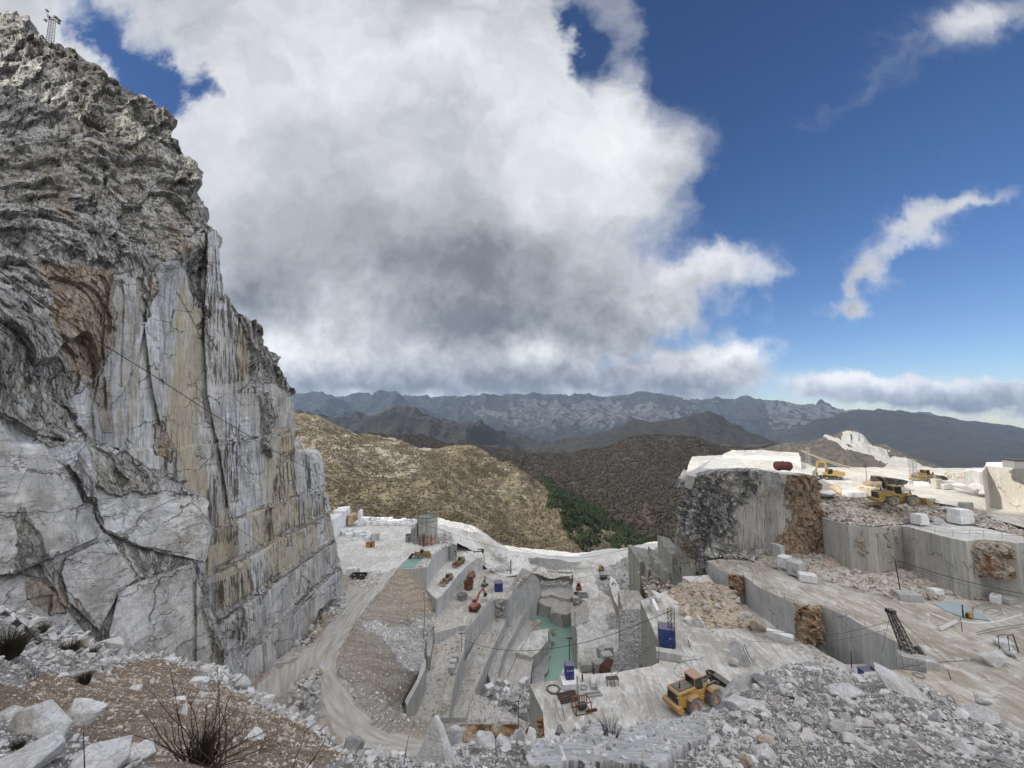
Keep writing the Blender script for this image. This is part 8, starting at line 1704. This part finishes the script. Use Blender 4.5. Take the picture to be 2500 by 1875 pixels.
# tripod ropes on the ridge, railings and cables
for i, (a, b, lb) in enumerate([((1141,1282),(1125,1301),'left pale rope of the rope tripod on the ridge'),((1141,1282),(1139,1301),'middle pale rope of the rope tripod on the ridge'),((1141,1282),(1162,1302),'right pale rope of the rope tripod on the ridge'),((1136,1284),(1122,1300),'outer pale rope of the rope tripod on the ridge')]): cable([a, b], 184, 184, lb, .07, CABW, 'rope', 'rope')
railing([(1788,1394),(1814,1407),(1838,1421),(1862,1437),(1888,1451),(1916,1466),(1948,1479)], -31.45, 'long thin railing on the edge of the sawn wall, left of the brown notch'); railing([(2016,1486),(2066,1506),(2113,1533),(2160,1556),(2196,1574),(2258,1607),(2260,1638)], -31.45, 'thin railing on the edge of the sawn wall running to the derrick')
railing([(2246,1294),(2283,1303),(2327,1310),(2368,1311),(2402,1311),(2447,1315),(2500,1316)], -21.45, 'galvanised railing along the upper terrace at the right'); railing([(1826,1142),(1853,1146),(1880,1140)], -12.5, 'thin railing on the left part of the rock tower top'); railing([(1938,1154),(1960,1158),(1984,1160)], -12.7, 'thin railing beside the rusty tank on the rock tower')
railing([(2108,1645),(2154,1641),(2175,1634)], -36.9, 'short railing by the blue cabinet behind the rubble crest'); railing([(1800,1107),(1850,1110),(1900,1112),(1945,1114)], -11.2, 'thin railing across the raised back of the tower top')
CB = [([(0,662),(135,766),(286,862),(386,924),(509,1005),(656,1094),(796,1166),(903,1220),(1004,1269),(1040,1283)], 34, 150, 'long black cable sloping across the mountain wall to the water tank', .05),
 ([(1040,1283),(1071,1290),(1132,1314),(1198,1332),(1240,1345)], 150, 185, 'cable running on from the tank over the curved road', .06), ([(1198,1316),(1223,1330),(1316,1353),(1383,1363),(1451,1360),(1546,1337)], 178, 120, 'pale cable sagging along the white rim of the quarry', .06),
 ([(1083,1341),(1132,1366),(1180,1388),(1255,1413),(1290,1425)], 160, 150, 'cable crossing above the upper pit bench', .05), ([(1098,1325),(1160,1360),(1200,1385),(1270,1416),(1352,1425),(1429,1409),(1483,1396)], 168, 150, 'cable swinging low over the far side of the pit', .05),
 ([(1127,1560),(1180,1581),(1270,1591),(1338,1585),(1417,1572),(1496,1549),(1564,1522),(1640,1490)], 110, 62, 'black cable from the T-shaped pole across the green water to the lattice mast', .045),
 ([(2188,1514),(2050,1549),(1950,1548),(1866,1540),(1776,1526),(1700,1512)], 60, 62, 'black cable stretched before the long sawn wall', .03), ([(2188,1532),(2060,1562),(1940,1572),(1830,1565)], 60, 58, 'lower thin cable before the long sawn wall', .02),
 ([(2194,1369),(2312,1408),(2429,1436),(2560,1462)], 68, 60, 'thick black cable from the leaning mast to the right edge', .055), ([(2194,1372),(2300,1412),(2400,1440),(2560,1470)], 68, 60, 'second cable just under the thick black one', .025), ([(2194,1371),(2180,1372),(2166,1376)], 68, 70, 'short rope end at the top of the leaning mast', .03),
 ([(2190,1503),(2097,1440),(2030,1380),(1920,1366)], 60, 84, 'guy cable from the derrick head up the beige terrace', .03), ([(2243,1122),(2330,1128),(2407,1132),(2490,1130)], 100, 110, 'thin cable against the dark mountains at the right', .035),
 ([(1957,1099),(1990,1113),(2025,1127),(2070,1140),(2109,1147),(2154,1157)], 110, 92, 'upper of two white lines slung over the plateau', .08), ([(1957,1101),(1990,1116),(2025,1131),(2070,1144),(2109,1152),(2150,1161)], 110, 92, 'lower of two white lines slung over the plateau', .06),
 ([(1609,1562),(1560,1600),(1500,1650),(1480,1665)], 62, 56, 'cable from the lattice mast down to the near yard', .03), ([(1609,1565),(1608,1620)], 62, 62, 'vertical cable hanging at the corner of the yard terrace', .04),
 ([(1035,1442),(1037,1500),(1034,1560)], 140, 118, 'vertical black hose hanging over the gravel slope', .12), ([(560,1280),(600,1300),(650,1340)], 60, 66, 'short cable on the lower sawn wall', .03), ([(270,870),(310,812),(345,770)], 57, 60, 'thin green line across the pale wall panel', .04),
 ([(1440,1735),(1450,1765),(1452,1772)], 47, 44, 'thin rope from the winch to the dark boulder', .02), ([(1446,1735),(1456,1760),(1460,1772)], 47, 44, 'second thin rope from the winch to the dark boulder', .02), ([(1238,1655),(1262,1600),(1290,1555),(1304,1530)], 108, 130, 'dark hose hanging down the pit wall', .08),
 ([(1225,1680),(1200,1700),(1192,1722)], 100, 96, 'dark rope at the lower end of the pit wall', .08), ([(1500,1455),(1560,1420),(1600,1395),(1650,1372)], 120, 96, 'thin cable over the grey rubble beside the rock tower', .04), ([(1662,1450),(1690,1420),(1712,1405)], 84, 82, 'thin wire over the marble step', .03)]
for c in CB: cable(c[0], c[1], c[2], c[3], c[4], CABW if 'white' in c[3] or 'pale' in c[3] else CAB)
# ================================================================ the air between the ridges
def haze():
    x0, x1, y0, y1, z0, z1 = -14000, 14000, -800, 12500, -425, 900
    V = [(x, y, z) for z in (z0, z1) for (x, y) in ((x0, y0), (x1, y0), (x1, y1), (x0, y1))]
    o = raw('haze', V, [(0, 3, 2, 1), (4, 5, 6, 7), (0, 1, 5, 4), (1, 2, 6, 5), (2, 3, 7, 6), (3, 0, 4, 7)], [])
    m = bpy.data.materials.new('haze_air'); m.use_nodes = True; t = m.node_tree
    for n in list(t.nodes): t.nodes.remove(n)
    out = t.nodes.new('ShaderNodeOutputMaterial'); v = t.nodes.new('ShaderNodeVolumePrincipled'); v.inputs['Color'].default_value = (.50, .68, 1.0, 1); v.inputs['Density'].default_value = 3.3e-5; v.inputs['Anisotropy'].default_value = .1
    t.links.new(v.outputs[0], out.inputs['Volume']); o.data.materials.clear(); o.data.materials.append(m); tag(o, kind='stuff')
    o['label'] = 'thin blue air between the viewer and the far mountains'
haze()
